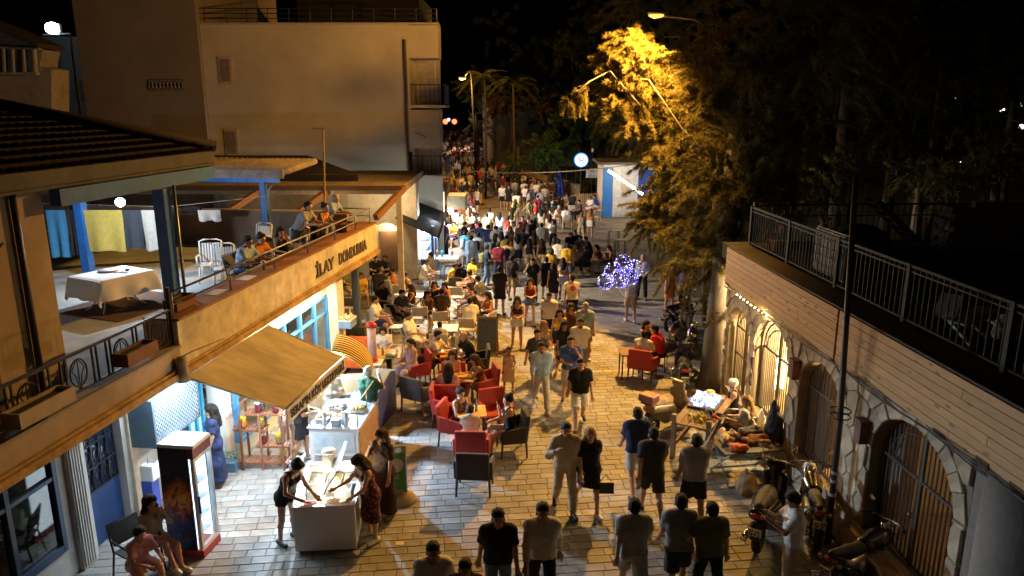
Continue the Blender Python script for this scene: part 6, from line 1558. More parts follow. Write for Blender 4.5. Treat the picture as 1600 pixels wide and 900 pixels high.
for x, y, lb in ((.22, -.42, 'stack of white paper cups at the front right of the serving counter'), (.16, -.36, 'second stack of white cups behind the first'), (-.22, -.4, 'stack of small plastic tubs at the front left of the serving counter')):
    mm = Mb()
    for k in range(9): mm.lathe([(.036, k*.028), (.045, k*.028+.035)], n=10)
    tag(mm.build('cup_stack', whitec, None, True, loc=CT.matrix_basis @ Vector((x, y, 1.001))), lb, 'cups')
tag(Mb().box(-.09, .09, -.07, .07, 0, .14).build('napkin_dispenser', M('dispenser_grey', (.4, .42, .45), .4, .4), None, bev=.01, loc=CT.matrix_basis @ Vector((.02, -.43, 1.001))), 'grey napkin dispenser between the cups on the serving counter', 'dispenser')
# striped hooded ice cream stand and display freezer
SH = thing('striped_canopy_stand', 'ice cream stand under a curved yellow and black striped canopy', 'stand', (-3.78, 16.15, 0), radians(8))
mb = Mb(); n = 12; vs = []
for i in range(n+1):
    a = pi*.05+pi*.55*i/n; vs += [(-.45+.95*sin(a), y, 1.12+.78*cos(a)) for y in (-.7, .75)]
mb.add(vs, [(2*i, 2*i+1, 2*i+3, 2*i+2) for i in range(n)]); o = mb.build('canopy', stripem('yellow_black_stripes', (.75, .5, .06), (.03, .022, .012), 1, 6.5), SH, True, fix=False); sd_ = o.modifiers.new('thick', 'SOLIDIFY'); sd_.thickness = .02
Mb().box(.42, .46, -.72, .77, .78, 1.10).build('canopy_valance', M('canopy_yellow', (.72, .47, .06), .7), SH)
Mb().box(-.5, .38, -.6, .7, 0, .85).build('stand_body', M('cream_stand', (.66, .58, .44), .6), SH, bev=.02); Mb().box(-.52, .40, -.62, .72, .851, .89).build('stand_top', white_metal, SH)
for k in range(5): Mb().box(-.48+k*.16, -.40+k*.16, -.64, -.622, .5, .84).build('front_stripe', M('stripe_teal', (.06, .2, .26), .6), SH)
IF = thing('ice_cream_freezer', 'blue ice cream display freezer with a sloping glass top', 'freezer', (-3.2, 16.1, 0), radians(-10))
mb = Mb(); mb.prism([(-.75, 0), (.75, 0), (.75, 1.0), (.4, 1.1), (-.75, .82)], -.27, .27, 0); mb.build('body', M('freezer_blue', (.06, .09, .40), .4, var=.1), IF, bev=.01)
Mb().prism([(-.74, .83), (.4, 1.112), (.75, 1.012), (.75, 1.03), (.41, 1.135), (-.74, .855)], -.26, .26, 0).build('glass_top', M('glowing_glass_top', (.45, .62, .72), .12, emit=(.4, .7, 1), es=.3), IF)  # glass emits a faint blue, inner light put into its material
for x in (-.26, 0, .26): Mb().bar((x, -.76, .86), (x, .41, 1.145), .03, .02).build('top_rail', white_metal, IF)
DD = thing('drink_dispenser', 'tall clear drink dispenser with a red lid and red base', 'dispenser', (-3.62, 18.2, .72))
Mb().lathe([(.12, 0), (.14, .05), (.13, .14)], n=16).build('base', M('dispenser_red', (.5, .03, .03), .4), DD, True); Mb().lathe([(.115, .141), (.115, .95)], n=16).build('cylinder', M('pinkish_plastic', (.62, .45, .48), .2), DD, True); Mb().lathe([(.14, .951), (.15, 1.0), (.09, 1.07), (.02, 1.09)], n=16).build('lid', M('dispenser_red', (.5, .03, .03), .4), DD, True); Mb().tube([(0, 0, .2), (0, 0, .9)], .035, 8).build('ice_core', whitec, DD)
tag(table(.5, .5, .72, whitec, white_fr, 'small_table'), 'small white table under the drink dispenser', 'table').location = (-3.62, 18.2, 0)
OB = thing('orange_bench', 'orange cushioned bench beside the pillar', 'bench', (-4.15, 19.3, 0), radians(-8))
Mb().box(-.5, .5, -.25, .25, .2, .46).build('seat', M('orange_cushion', (.62, .13, .03), .8), OB, bev=.05); Mb().box(-.5, .5, .26, .42, .2, .95).build('backrest', M('orange_cushion', (.62, .13, .03), .8), OB, bev=.06)
for x in (-.44, .44): Mb().box(x-.03, x+.03, -.2, .2, 0, .2).build('leg', leg_w, OB)
PB = thing('popcorn_crate', 'blue and white crate heaped with popcorn on the white pillar', 'crate', wl(-.02, 19.7, 1.28), -A)
Mb().box(-.14, .2, -.24, .24, 0, .2).build('crate', M('crate_blue', (.2, .36, .68), .5), PB, bev=.01); Mb().box(-.15, .21, -.25, .25, .201, .24).build('rim', whitec, PB); mm = Mb()
for q in range(40): mm.ball((rs.uniform(-.12, .18), rs.uniform(-.22, .22), .24+rs.uniform(0, .06)), .035, 6, 4)
mm.build('popcorn', M('popcorn', (.72, .62, .38), .8), PB, True)
# chest freezer
CF = thing('chest_freezer', 'white chest freezer with sliding glass lids and lit ice cream tubs', 'freezer', (-3.13, 11.55, 0), radians(5))
mb = Mb(); mb.box(-.5, .5, -.76, -.70, .07, .86); mb.box(-.5, .5, .70, .76, .07, .86); mb.box(-.5, -.44, -.70, .70, .07, .86); mb.box(.44, .5, -.70, .70, .07, .86); mb.box(-.44, .44, -.7, .7, .07, .12)
mb.build('body', M('freezer_white', (.70, .70, .74), .35, var=.03), CF, bev=.012)
rm = Mb(); rm.box(-.52, .52, -.78, -.72, .861, .89); rm.box(-.52, .52, .72, .78, .861, .89); rm.box(-.52, -.46, -.719, .719, .861, .89); rm.box(.46, .52, -.719, .719, .861, .89); rm.box(-.459, .459, -.02, .02, .861, .885); rm.build('rim', M('steel_rim', (.6, .6, .6), .35, .6), CF)
for x in (-.42, .42):
    for y in (-.66, .66): Mb().tube([(x-.03, y, .035), (x+.03, y, .035)], .035, 8).build('wheel', rubber, CF)
Mb().box(-.45, .45, .03, .71, .866, .872).build('glass_lid', clear, CF)
Mb().box(-.45, .45, -.71, -.03, .866, .872).build('glass_lid', clear, CF)
icm = [(.75, .68, .5), (.72, .55, .3), (.62, .12, .12), (.5, .28, .14), (.75, .72, .62), (.66, .42, .42), (.6, .5, .2), (.7, .62, .45)]
names = ['vanilla', 'caramel', 'red berry', 'chocolate chip', 'white', 'pink', 'pistachio', 'cream']
pos = ['back left corner', 'back row second', 'front left', 'front centre', 'back right corner', 'front right', 'middle left', 'middle right']
for i, (x, y) in enumerate(((-.30, .52), (.0, .5), (-.26, -.42), (.08, -.36), (.30, .5), (.32, -.42), (-.28, .16), (.2, .16))):
    t_ = thing('ice_cream_tub', '%s ice cream tub at the %s of the chest freezer' % (names[i], pos[i]), 'ice cream tub', CF.matrix_basis @ Vector((x, y, .50)), radians(5)); Mb().box(-.135, .135, -.15, .15, 0, .22).build('tub', M('tub_steel', (.7, .7, .7), .35, .5), t_)
    mm = Mb(); g_ = 7
    vs = [(-.125+.25*a/g_, -.14+.28*b/g_, .222+.05*sin(pi*a/g_)*sin(pi*b/g_)*(1+.7*sin(a*2.1+b*1.7+i))) for a in range(g_+1) for b in range(g_+1)]
    mm.add(vs, [(a*(g_+1)+b, (a+1)*(g_+1)+b, (a+1)*(g_+1)+b+1, a*(g_+1)+b+1) for a in range(g_) for b in range(g_)]); mm.build('ice_cream', M('ice_'+names[i].replace(' ', '_'), icm[i], .6, var=.12, scale=30, bump=.5, bscale=60), t_, True)
for s_ in (-1, 1):
    Mb().box(-.435, .435, s_*.69-.008, s_*.69+.008, .80, .83).build('light_strip', M('freezer_strip', (1, .9, .7), .4, emit=(1, .84, .55), es=9), CF)
lamp('freezer_light', CF.matrix_basis @ Vector((0, 0, .80)), 130, (1, .82, .5), .1)
GL = thing('glass_shield', 'raised glass and wood framed shield standing across the chest freezer', 'shield', CF.matrix_basis @ Vector((.18, .1, .893)), radians(5))
Mb().add([(-.22, -.55, .0), (.02, -.55, .42), (.02, .55, .42), (-.22, .55, 0), (-.23, -.55, .01), (.01, -.55, .43), (.01, .55, .43), (-.23, .55, .01)], [(0, 1, 2, 3), (7, 6, 5, 4), (0, 4, 5, 1), (2, 6, 7, 3), (1, 5, 6, 2), (3, 7, 4, 0)]).build('glass_panel', M('milky_panel', (.66, .62, .58), .25), GL)
Mb().bar((.025, -.56, .43), (.025, .56, .43), .05, .03).build('top_frame', M('shield_wood', (.35, .2, .1), .5), GL); Mb().bar((-.24, -.56, .0), (.03, -.56, .44), .015, .02).build('end_frame', leg_w, GL)
CJ = thing('cone_jar', 'clear jar of wafers at the back of the chest freezer', 'jar', CF.matrix_basis @ Vector((-.1, .62, .893))); Mb().lathe([(.11, 0), (.13, .03), (.13, .24), (.11, .26)], n=16).build('jar_glass', M('jar_clear', (.6, .5, .42), .1), CJ, True); Mb().lathe([(.12, .261), (.125, .3), (.02, .32)], n=16).build('lid', whitec, CJ, True)
# sign stand, parasol foot, blackboard
GS = thing('green_sign_stand', 'green upright sign with a white disc standing behind the chest freezer', 'sign', tuple(G(619, 786)), radians(12))
Mb().box(-.22, .22, -.02, .02, .05, 1.15).build('frame', grey_metal, GS, bev=.02); Mb().box(-.19, .19, -.028, -.021, .1, 1.0).build('poster', M('sign_green', (.07, .28, .06), .5), GS)
Mb().prism([(.02+.14*cos(2*pi*k/24), .78+.14*sin(2*pi*k/24)) for k in range(24)], -.034, -.0285, 1).build('disc', whitec, GS); Mb().prism([(.08+.06*cos(2*pi*k/18), 1.07+.05*sin(2*pi*k/18)) for k in range(18)], -.03, -.021, 1).build('emblem', whitec, GS)
for k, tx in enumerate(('Hİ', 'Y', 'ÇEŞ')): text('sign_lettering', tx, .11, M('sign_white_letters', (.7, .72, .65), .5), GS, frame((-.05, -.03, .5-k*.15), (1, 0, 0), (0, 0, 1)), .004)
tag(Mb().lathe([(.28, 0), (.28, .05), (.2, .16), (.08, .24), (.03, .3)], n=18).build('parasol_foot', M('beige_concrete', (.42, .33, .2), .85, var=.1), None, True, loc=tuple(Vector(G(628, 782)))), 'beige concrete parasol foot beside the green sign', 'parasol base')
BBd = thing('blackboard', 'wood framed blackboard menu standing on the paving behind the bald man', 'blackboard', tuple(G(761, 556)), radians(-6))
Mb().bar((0, .0, .03), (0, .2, 1.15), .62, .03, up=(0, 1, 0)).build('frame', tan_w, BBd); Mb().bar((0, -.012, .12), (0, .165, 1.08), .52, .03, up=(0, 1, 0)).build('slate', M('slate_board', (.10, .105, .095), .8, var=.25), BBd)
for x in (-.27, .27): Mb().bar((x, .5, 0), (x, .2, 1.1), .04).build('leg', tan_w, BBd)
# ================================================================ ROOF TERRACE PROPS
def tw(u, v, z): return wl(u, v, z)
TT = thing('terrace_table', 'table under a white cloth on the roof terrace', 'table', (-8.35, 15.06, 3.052), radians(-28)); TT.scale = (.66, .66, 1)
Mb().box(-.78, .78, -.95, .95, .70, .735).build('tabletop', white_plastic, TT)
for sx in (-1, 1):
    for sy in (-1, 1): Mb().tube([(sx*.1, sy*.3, .7), (sx*.12, sy*.35, .35), (sx*.3, sy*.6, .1), (sx*.45, sy*.75, 0)], .02, 6).build('leg', white_metal, TT, True)
TC = thing('tablecloth', 'white tablecloth hanging over the terrace table', 'tablecloth', (-8.35, 15.06, 3.052), radians(-28)); TC.scale = (.66, .66, 1); n = 22; vs = []
for i in range(n+1):
    for j in range(n+1):
        x = -1.22+2.44*i/n; y = -1.4+2.8*j/n; ox = max(0, abs(x)-.79); oy = max(0, abs(y)-.96); z = .742
        xx, yy = max(-.8, min(.8, x)), max(-.97, min(.97, y)); dr = max(ox, oy)+.25*min(ox, oy)
        if dr > 0: z -= dr*.95; xx += (1 if x > 0 else -1)*(ox*.22+.05*sin(y*7)*ox/.4)*(ox > 0); yy += (1 if y > 0 else -1)*(oy*.22+.05*sin(x*7+1)*oy/.4)*(oy > 0)
        vs.append((xx, yy, z))
Mb().add(vs, [(i*(n+1)+j, (i+1)*(n+1)+j, (i+1)*(n+1)+j+1, i*(n+1)+j+1) for i in range(n) for j in range(n)]).build('cloth', M('white_cloth', (.66, .68, .68), .85, var=.04, bump=.1), TC, True, fix=False)
tmx = Matrix.LocRotScale(TC.location, TC.rotation_euler, TC.scale)
tag(Mb().lathe([(.12, 0), (.2, .02), (.2, .03)], n=20).build('serving_plate', M('lilac_plate', (.5, .48, .6), .4), None, True, loc=tmx @ Vector((-.35, .1, .745))), 'pale round tray on the left of the white tablecloth', 'plate')
tag(Mb().box(-.07, .07, -.04, .04, 0, .012).build('phone', black_plastic, None, loc=tmx @ Vector((.3, .2, .745))), 'dark phone lying on the right of the white tablecloth', 'phone')
tag(Mb().ball((0, 0, .02), .05, 8, 6, (1, 1, .5)).build('ashtray', M('dark_bowl', (.06, .05, .05), .4), None, True, loc=tmx @ Vector((.1, .45, .745))), 'small dark bowl at the far edge of the white tablecloth', 'bowl')
tag(Mb().tube([(0, 0, .01), (.1, .03, .01), (.14, .1, .01)], .008, 5).build('glasses', black_plastic, None, loc=tmx @ Vector((.1, .0, .747))), 'dark spectacles lying in the middle of the white tablecloth', 'glasses')
tag(Mb().box(-.95, .95, -1.05, 1.05, 0, .012).build('rug', M('brown_rug', (.10, .055, .04), .95, var=.2), None, loc=tw(-3.1, 15.0, 3.053), rz=radians(-22)), 'dark brown rug under the terrace table', 'rug')
BU = thing('hanging_bulb', 'glowing cold white bulb hanging under the terrace roof', 'lamp', (-8.6, 16.2, 5.13)); Mb().tube([(0, 0, .05), (0, 0, .55)], .012, 5).build('cord', black_plastic, BU); Mb().ball((0, 0, 0), .1, 12, 8).build('bulb', M('cold_bulb', (1, 1, 1), .3, emit=(.75, .9, 1), es=30), BU, True)
for u, v, fc, lb in ((-2.45, 17.3, 15, 'left white plastic chair at the terrace rail'), (-1.85, 16.85, 20, 'second white plastic chair at the terrace rail behind the seated man'), (-2.5, 19.9, -20, 'white plastic chair beside the blue post'), (-1.35, 20.0, 200, 'white plastic chair behind the people at the rail')): put('plastic', tw(u, v, 3.052), fc, lb, 'white plastic chairs on the roof terrace')
tt = put('patio_dark', tw(-1.9, 19.0, 3.052), 160, 'dark chair with clothes on it at the middle of the terrace', 'dark sling chairs')
tag(Mb().ball((0, 0, 0), .26, 10, 7, (1, .8, .6)).build('orange_bag', M('ochre_cloth', (.45, .2, .04), .9), None, True, loc=tw(-1.9, 19.0, 3.72)), 'ochre bag lying on the dark chair at the middle of the terrace', 'bag')
# washing line
line_v = 18.3; CLN = thing('washing_line', 'washing line stretched across the roof terrace', 'washing line', (0, 0, 0)); Mb().tube([tw(-7.6, line_v, 4.72), tw(-4.0, line_v, 4.70), tw(-2.4, 20.3, 4.75)], .008, 5).build('rope', M('rope_grey', (.4, .4, .4), .8), CLN)
def towel(px0, px1, y1, col, lb, name='towel', mat=None, drop=.0):
    a = Yp(px0, 329, 18.1); b = Yp(px1, 329, 18.1); zt_ = 4.70; zb_ = Yp(px0, y1, 18.1).z; w_ = b.x-a.x; n1, n2 = 14, 8; vs = []
    for th in (0, .012):
        for i in range(n1+1):
            for j in range(n2+1): t_ = i/n1; vs.append((w_*t_, th+.05*sin(t_*11+px0)*(j/n2)+.0, zt_-(zt_-zb_)*j/n2-(.015*sin(t_*9) if j == n2 else 0)))
    N2 = (n1+1)*(n2+1); q = [(i*(n2+1)+j, (i+1)*(n2+1)+j, (i+1)*(n2+1)+j+1, i*(n2+1)+j+1) for i in range(n1) for j in range(n2)]
    o = Mb().add(vs, q+[tuple(x+N2 for x in f_[::-1]) for f_ in q]).build(name, mat or M('towel_'+name+str(px0), col, .95, var=.1, scale=12, bump=.3, bscale=90), None, True, fix=False, loc=(a.x, 18.05, 0)); tag(o, lb, 'towel')
towel(73, 103, 401, (.07, .28, .52), 'blue towel at the left end of the washing line')
towel(106, 122, 398, (.03, .025, .025), 'narrow black cloth hanging right of the blue towel')
towel(126, 192, 392, (.62, .46, .10), 'broad yellow towel on the washing line')
towel(188, 222, 388, (.05, .055, .07), 'dark blue patterned beach towel right of the yellow one')
towel(222, 256, 391, (.50, .47, .42), 'pale towel with a yellow corner on the washing line')
tag(Mb().tube([(0, 0, 0), (.25, .02, .05), (.5, 0, 0)], [.1, .14, .09], 8).build('dark_clothing', M('dark_clothing', (.02, .018, .02), .9), None, True, loc=Yp(283, 328, 19.5)), 'dark swimwear hanging right of the blue column on the line', 'clothes')
towel(310, 345, 345, (.40, .36, .33), 'small striped pale cloth at the right end of the washing line')
# flower boxes
for u, v, z, L, lb in ((.06, 8.75, 3.42, .95, 'pale flower box on the balcony railing at the far left'), (.02, 10.75, 3.45, .75, 'brown flower box hanging on the middle of the balcony railing'), (-.32, 12.55, 3.76, .6, 'small terracotta flower box on the parapet beside the blue column'), (-.32, 20.9, 3.76, .7, 'wooden crate box on the far end of the parapet')):
    fb = thing('flower_box', lb, 'flower box', tw(u, v, z), -A); bx_ = M('pale_box' if v < 9 else 'box_terracotta', (.42, .34, .27) if v < 9 else (.20, .085, .05), .8, var=.15)
    mb = Mb(); mb.box(-.1, .1, -L/2, L/2, 0, .03); mb.box(-.13, -.1, -L/2, L/2, 0, .2); mb.box(.1, .13, -L/2, L/2, 0, .2); mb.box(-.1, .1, -L/2, -L/2+.03, 0, .2); mb.box(-.1, .1, L/2-.03, L/2, 0, .2); mb.build('box', bx_, fb, bev=.006); Mb().box(-.1, .1, -L/2+.031, L/2-.031, .031, .16).build('soil', M('soil_dark', (.04, .03, .022), .95), fb)
# cups and papers on the rail shelf
tag(Mb().lathe([(.04, 0), (.05, .2)], n=10).build('glass_jug', M('jug_grey', (.4, .42, .43), .2), None, True, loc=tw(-.3, 15.7, 3.746)), 'clear jug on the parapet beside the seated man', 'jug')
for v, lb in ((13.7, 'white paper lying on the left of the parapet top'), (14.9, 'white paper lying on the parapet near the plastic chairs')): tag(Mb().box(-.14, .14, -.22, .22, 0, .006).build('paper', whitec, None, loc=tw(-.3, v, 3.747), rz=-A), lb, 'paper')
# ================================================================ SCOOTERS AND MOTORBIKES (front towards local -Y)
def sdf_obj(name, prims, mat, parent, vox=.022, planes=()):
    S = SDF(vox)
    for p in prims: S.cone(*p)
    v, f = S.mesh(planes); me = np_mesh(name, [(v, f, 0)]); me.materials.append(mat)
    o = bpy.data.objects.new(name, me); COL.objects.link(o); o.parent = parent; return o
def wheel(parent, y, r, w):
    t = Mb(); n = 22; k = 8
    vs = [((w*cos(2*pi*j/k)), (r-w*.9+w*.9*sin(2*pi*j/k))*cos(2*pi*i/n), (r-w*.9+w*.9*sin(2*pi*j/k))*sin(2*pi*i/n)) for i in range(n) for j in range(k)]
    t.add(vs, [(i*k+j, ((i+1) % n)*k+j, ((i+1) % n)*k+(j+1) % k, i*k+(j+1) % k) for i in range(n) for j in range(k)])
    o = t.build('wheel', rubber, parent, True); o.location = (0, y, r)
    s = Mb()
    for k_ in range(5): a = 2*pi*k_/5; s.bar((0, .03*cos(a), .03*sin(a)), (0, (r-w*1.5)*cos(a), (r-w*1.5)*sin(a)), .03, .02, up=(1, 0, 0))
    s.tube([(-.05, 0, 0), (.05, 0, 0)], .05, 10); s.tube([(0, (r-w*1.7)*cos(2*pi*i/20), (r-w*1.7)*sin(2*pi*i/20)) for i in range(21)], .016, 5, cap=False)
    s.build('rim', chrome, o, True); return o
def plate(parent, loc, l1, l2):
    p = Mb().box(-.1, .1, 0, .012, -.075, .075).build('licence_plate', M('plate_white', (.62, .62, .6), .5), parent); p.location = loc; p.rotation_euler = (-.2, 0, 0)
    for t, z in ((l1, .008), (l2, -.062)): text('plate_lettering', t, .075, M('plate_black', (.015, .015, .015), .5), p, frame((.085, .014, z), (-1, 0, 0), (0, 0, 1)), .003, off=.002, width=.17)
def mirror_bar(parent, y, z, w, m=None):
    b = Mb(); b.tube([(-w, y+.12, z+.02), (-w*.5, y+.02, z+.03), (0, y-.02, z), (w*.5, y+.02, z+.03), (w, y+.12, z+.02)], .016, 6); b.build('handlebar', chrome, parent, True)
    for s in (-1, 1):
        Mb().tube([(s*w, y+.13, z+.02), (s*(w-.12), y+.06, z+.028)], .024, 8).build('grip', rubber, parent, True)
        mo = Mb().tube([(s*w*.6, y, z+.03), (s*w*.8, y-.05, z+.17)], .008, 5).ball((s*w*.84, y-.05, z+.22), .065, 10, 7, (1, .35, .75)).build('mirror', black_plastic, parent, True); Mb().ball((s*w*.84, y-.026, z+.22), .055, 10, 6, (1, .08, .75)).build('mirror_glass', chrome, mo, True)
def scooter(label, loc, face, body, seatm, topcase=None, big=False, pl=('34', '21')):
    r = thing('scooter', label, 'scooter', tuple(loc), radians(face)); k = 1.12 if big else 1.
    wheel(r, -.66*k, .25*k, .065*k); wheel(r, .58*k, .24*k, .068*k)
    sdf_obj('rear_body', [((-.1, .1*k, .55*k), (-.07, .72*k, .68*k), .14, .10, .06), ((.1, .1*k, .55*k), (.07, .72*k, .68*k), .14, .10, .06), ((0, .05, .4), (0, .5*k, .46), .15, .12, .08), ((0, -.35*k, .3), (0, .1, .3), .15, .15, .06)], body, r)
    sdf_obj('front_shield', [((-.13, -.46*k, .32), (-.15, -.40*k, .8*k), .08, .07, .06), ((.13, -.46*k, .32), (.15, -.40*k, .8*k), .08, .07, .06), ((0, -.5*k, .5), (0, -.44*k, .88*k), .12, .10, .06), ((0, -.66*k, .5), (0, -.78*k, .44), .09, .07, .05), ((0, -.5, .48), (0, -.66, .5), .08, .09, .05), ((-.1, -.4*k, .98*k), (.1, -.4*k, .98*k), .075, .075, .06)], body, r)
    sdf_obj('seat', [((0, .02, .70*k), (0, .30*k, .72*k), .13, .14, .05), ((0, .34*k, .76*k), (0, .72*k, .80*k), .12, .09, .05), ((-.09, .1, .68*k), (-.07, .6, .75*k), .07, .06, .05), ((.09, .1, .68*k), (.07, .6, .75*k), .07, .06, .05)], seatm, r)
    Mb().box(-.15, .15, -.36*k, .02, .33, .36).build('footboard', rubber, r)
    Mb().tube([(-.07, -.66*k, .25*k), (-.05, -.45*k, .9*k)], .025, 6).tube([(.07, -.66*k, .25*k), (.05, -.45*k, .9*k)], .025, 6).build('fork', dark_metal, r, True)
    Mb().tube([(.16, .3, .28), (.18, .85*k, .36)], [.05, .06], 10).build('exhaust', chrome, r, True)
    mirror_bar(r, -.42*k, 1.03*k, .33)
    Mb().ball((0, -.53*k, .90*k), .1, 12, 8, (1.1, .5, .7)).build('headlight', M('lens_clear', (.7, .7, .68), .1), r, True); Mb().ball((0, .82*k, .70*k), .08, 10, 6, (1.4, .4, .5)).build('tail_light', M('lens_red', (.4, .02, .02), .2), r, True)
    Mb().bar((0, .72*k, .6), (0, .92*k, .42), .16, .02).build('rear_mudguard', black_plastic, r)
    plate(r, (0, .92*k, .50*k), *pl)
    if topcase is not None:
        Mb().box(-.12, .12, .62*k, .92*k, .84*k, .87*k).build('rack', dark_metal, r)
        Mb().box(-.19, .19, .62*k, .95*k, .875*k, 1.06*k).build('top_case', topcase, r, bev=.05, seg=3)
    return r
def motorbike(label, loc, face, tank, naked=True, pl=('34', '07')):
    r = thing('motorbike', label, 'motorbike', tuple(loc), radians(face))
    wheel(r, -.72, .31, .055); wheel(r, .66, .31, .07)
    sdf_obj('fuel_tank', [((0, -.28, .82), (0, .06, .80), .15, .11, .05), ((-.08, -.2, .78), (-.06, .05, .76), .1, .08, .05), ((.08, -.2, .78), (.06, .05, .76), .1, .08, .05)], tank, r)
    sdf_obj('seat', [((0, .1, .76), (0, .42, .77), .10, .11, .05), ((0, .45, .80), (0, .82, .88), .09, .055, .05)], M('seat_leather', (.02, .018, .018), .6), r)
    sdf_obj('engine', [((0, -.15, .42), (0, .15, .40), .16, .17, .05), ((0, -.18, .5), (0, -.12, .64), .1, .1, .04), ((-.14, .02, .36), (.16, .02, .36), .1, .1, .03)], M('engine_metal', (.22, .22, .23), .4, .8, var=.3), r)
    fr = Mb()
    for s in (-1, 1):
        fr.tube([(s*.05, -.48, .86), (s*.12, -.2, .5), (s*.12, .15, .25), (s*.12, .3, .5), (s*.1, .8, .78)], .022, 6); fr.tube([(s*.11, .3, .38), (s*.11, .66, .31)], .025, 6)
    fr.build('frame', dark_metal, r, True)
    Mb().tube([(-.09, -.72, .31), (-.07, -.46, .95)], .028, 7).tube([(.09, -.72, .31), (.07, -.46, .95)], .028, 7).build('fork', chrome, r, True)
    Mb().tube([(.1, -.2, .45), (.16, .1, .24), (.18, .7, .36), (.18, .95, .48)], [.025, .03, .05, .055], 9).build('exhaust', chrome, r, True)
    Mb().ball((0, -.62, .88), .11, 12, 8, (1, .8, 1)).build('headlight', M('lens_clear', (.7, .7, .68), .1), r, True)
    sdf_obj('mudguard', [((0, -.86, .60), (0, -.66, .66), .06, .06, .04), ((0, -.66, .66), (0, -.52, .58), .06, .055, .04)], black_plastic, r)
    Mb().ball((0, .86, .80), .06, 8, 6, (1.4, .5, .6)).build('tail_light', M('lens_red', (.4, .02, .02), .2), r, True)
    for s in (-1, 1): Mb().ball((s*.16, .84, .76), .035, 8, 5).build('indicator', M('lens_amber', (.5, .2, .03), .2), r, True)
    mirror_bar(r, -.46, 1.04, .36); plate(r, (0, .92, .62), *pl); return r
blk_p = M('black_gloss_paint', (.012, .012, .013), .18, var=.1); seat_b = M('seat_black', (.018, .017, .017), .65); sil_p = M('silver_paint', (.30, .30, .31), .28, .6); beige_p = M('beige_paint', (.2, .155, .08), .35); bluegrey_p = M('dark_blue_paint', (.03, .04, .08), .22); redp = M('dark_red_paint', (.16, .015, .015), .25)
scooter('big black maxi scooter parked with its number plate towards the street', tuple(G(1196, 832)), 150, blk_p, seat_b, None, True, ('31 AZ', '892'))
motorbike('black motorbike with chrome engine at the bottom right below the barred gate', (5.35, 9.9, 0), 120, blk_p, True, ('31 BK', '40'))
motorbike('dark motorbike wedged between the maxi scooter and the utility pole', (5.2, 11.55, 0), 165, blk_p, True, ('31 ES', '77'))
scooter('beige scooter with a brown top box and its plate facing the camera', tuple(G(1042, 668)), 135, beige_p, M('tan_seat', (.32, .22, .10), .6), M('brown_topcase', (.22, .07, .045), .4), False, ('31 AF', '145'))
scooter('dark blue scooter with a pale seat strip beside the red shirt man', tuple(G(1066, 602)), 170, bluegrey_p, seat_b, None, False, ('31 EV', '218'))
motorbike('black motorbike with round mirrors between the dark scooter and the trunk', tuple(G(1078, 566)), 160, blk_p, True, ('31 C', '64'))
scooter('silver and black scooter parked behind the man in red', tuple(G(1063, 540)), 150, sil_p, seat_b, None, False, ('31 DA', '33'))
motorbike('dark motorbike farthest along the row before the big tree', tuple(G(1060, 512)), 140, redp, True, ('31 M', '91'))
motorbike('black motorbike parked near the blue parasol at the far right of the street', tuple(G(850, 336)), 60, blk_p, True, ('31 H', '58'))
scooter('black scooter parked behind the far motorbike near the parasol', tuple(G(866, 330)), 70, blk_p, seat_b, None, False, ('31 K', '12'))
# ================================================================ STREET STALL with toys and clothes
ST = thing('stall_table', 'rough timber stall table with toys beside the beige scooter', 'table', (4.15, 14.85, 0), radians(60))
stw = M('stall_timber', (.20, .13, .075), .75, var=.25, rnd=.1)
for k in range(5): Mb().box(-1.0, 1.0, -.4+k*.162, -.25+k*.162, .80, .835).build('board', stw, ST)
for x in (-.95, .95):
    for y in (-.36, .36): Mb().box(x-.045, x+.045, y-.045, y+.045, 0, .80 if x > 0 else 1.0).build('leg', stw, ST)
for y in (-.36, .36): Mb().box(-.9, .9, y-.02, y+.02, .25, .33).build('rail', stw, ST)
LBX = thing('light_toy_box', 'glowing white tray of light up toys on the stall table', 'toys', ST.matrix_basis @ Vector((.25, .05, .84)), radians(60))
Mb().box(-.36, .36, -.3, .3, 0, .05).build('tray', M('tray_dark', (.05, .05, .06), .5), LBX); mm = Mb()
for q in range(110): mm.ball((rs.uniform(-.33, .33), rs.uniform(-.27, .27), .07+rs.uniform(0, .08)), rs.uniform(.02, .045), 6, 4)
mm.build('glowing_toys', M('toy_glow', (.8, .85, 1), .4, var=.3, emit=(.74, .82, 1), es=1.5), LBX, True); mm = Mb()
for q in range(30): mm.ball((rs.uniform(-.36, .36), rs.uniform(-.3, .3), .08+rs.uniform(0, .1)), rs.uniform(.02, .04), 6, 4)
mm.build('blue_toys', M('toy_blue', (.1, .15, .7), .4, emit=(.1, .15, 1), es=2), LBX, True)
lamp('toy_tray_light', ST.matrix_basis @ Vector((.25, .05, 1.15)), 2.5, (.75, .82, 1), .15)
for i, (x, y, c_, nm, lb) in enumerate(((-.65, -.05, (.5, .42, .05), 'toy_pile', 'heap of yellow green trinkets at the far end of the stall table'), (-.3, -.22, (.05, .05, .06), 'toy_pile', 'dark heap of trinkets in the middle of the stall table'), (.8, .1, (.45, .33, .13), 'straw_hat', 'straw hat at the near end of the stall table'), (-.5, -.36, (.5, .04, .04), 'red_toy', 'small red toy hanging at the edge of the stall table'))):
    mm = Mb()
    if nm == 'straw_hat': mm.lathe([(.2, 0), (.2, .015), (.11, .03), (.1, .12), (.02, .14)], n=18)
    else:
        for q in range(26 if nm == 'toy_pile' else 5): mm.ball((rs.gauss(0, .1), rs.gauss(0, .08), .03+abs(rs.gauss(0, .05))), rs.uniform(.025, .05), 6, 4)
    tag(mm.build(nm, M('stall_'+nm+str(i), c_, .6, var=.4, scale=15), None, True, loc=ST.matrix_basis @ Vector((x, y, .836))), lb, 'hat' if nm == 'straw_hat' else 'toys')
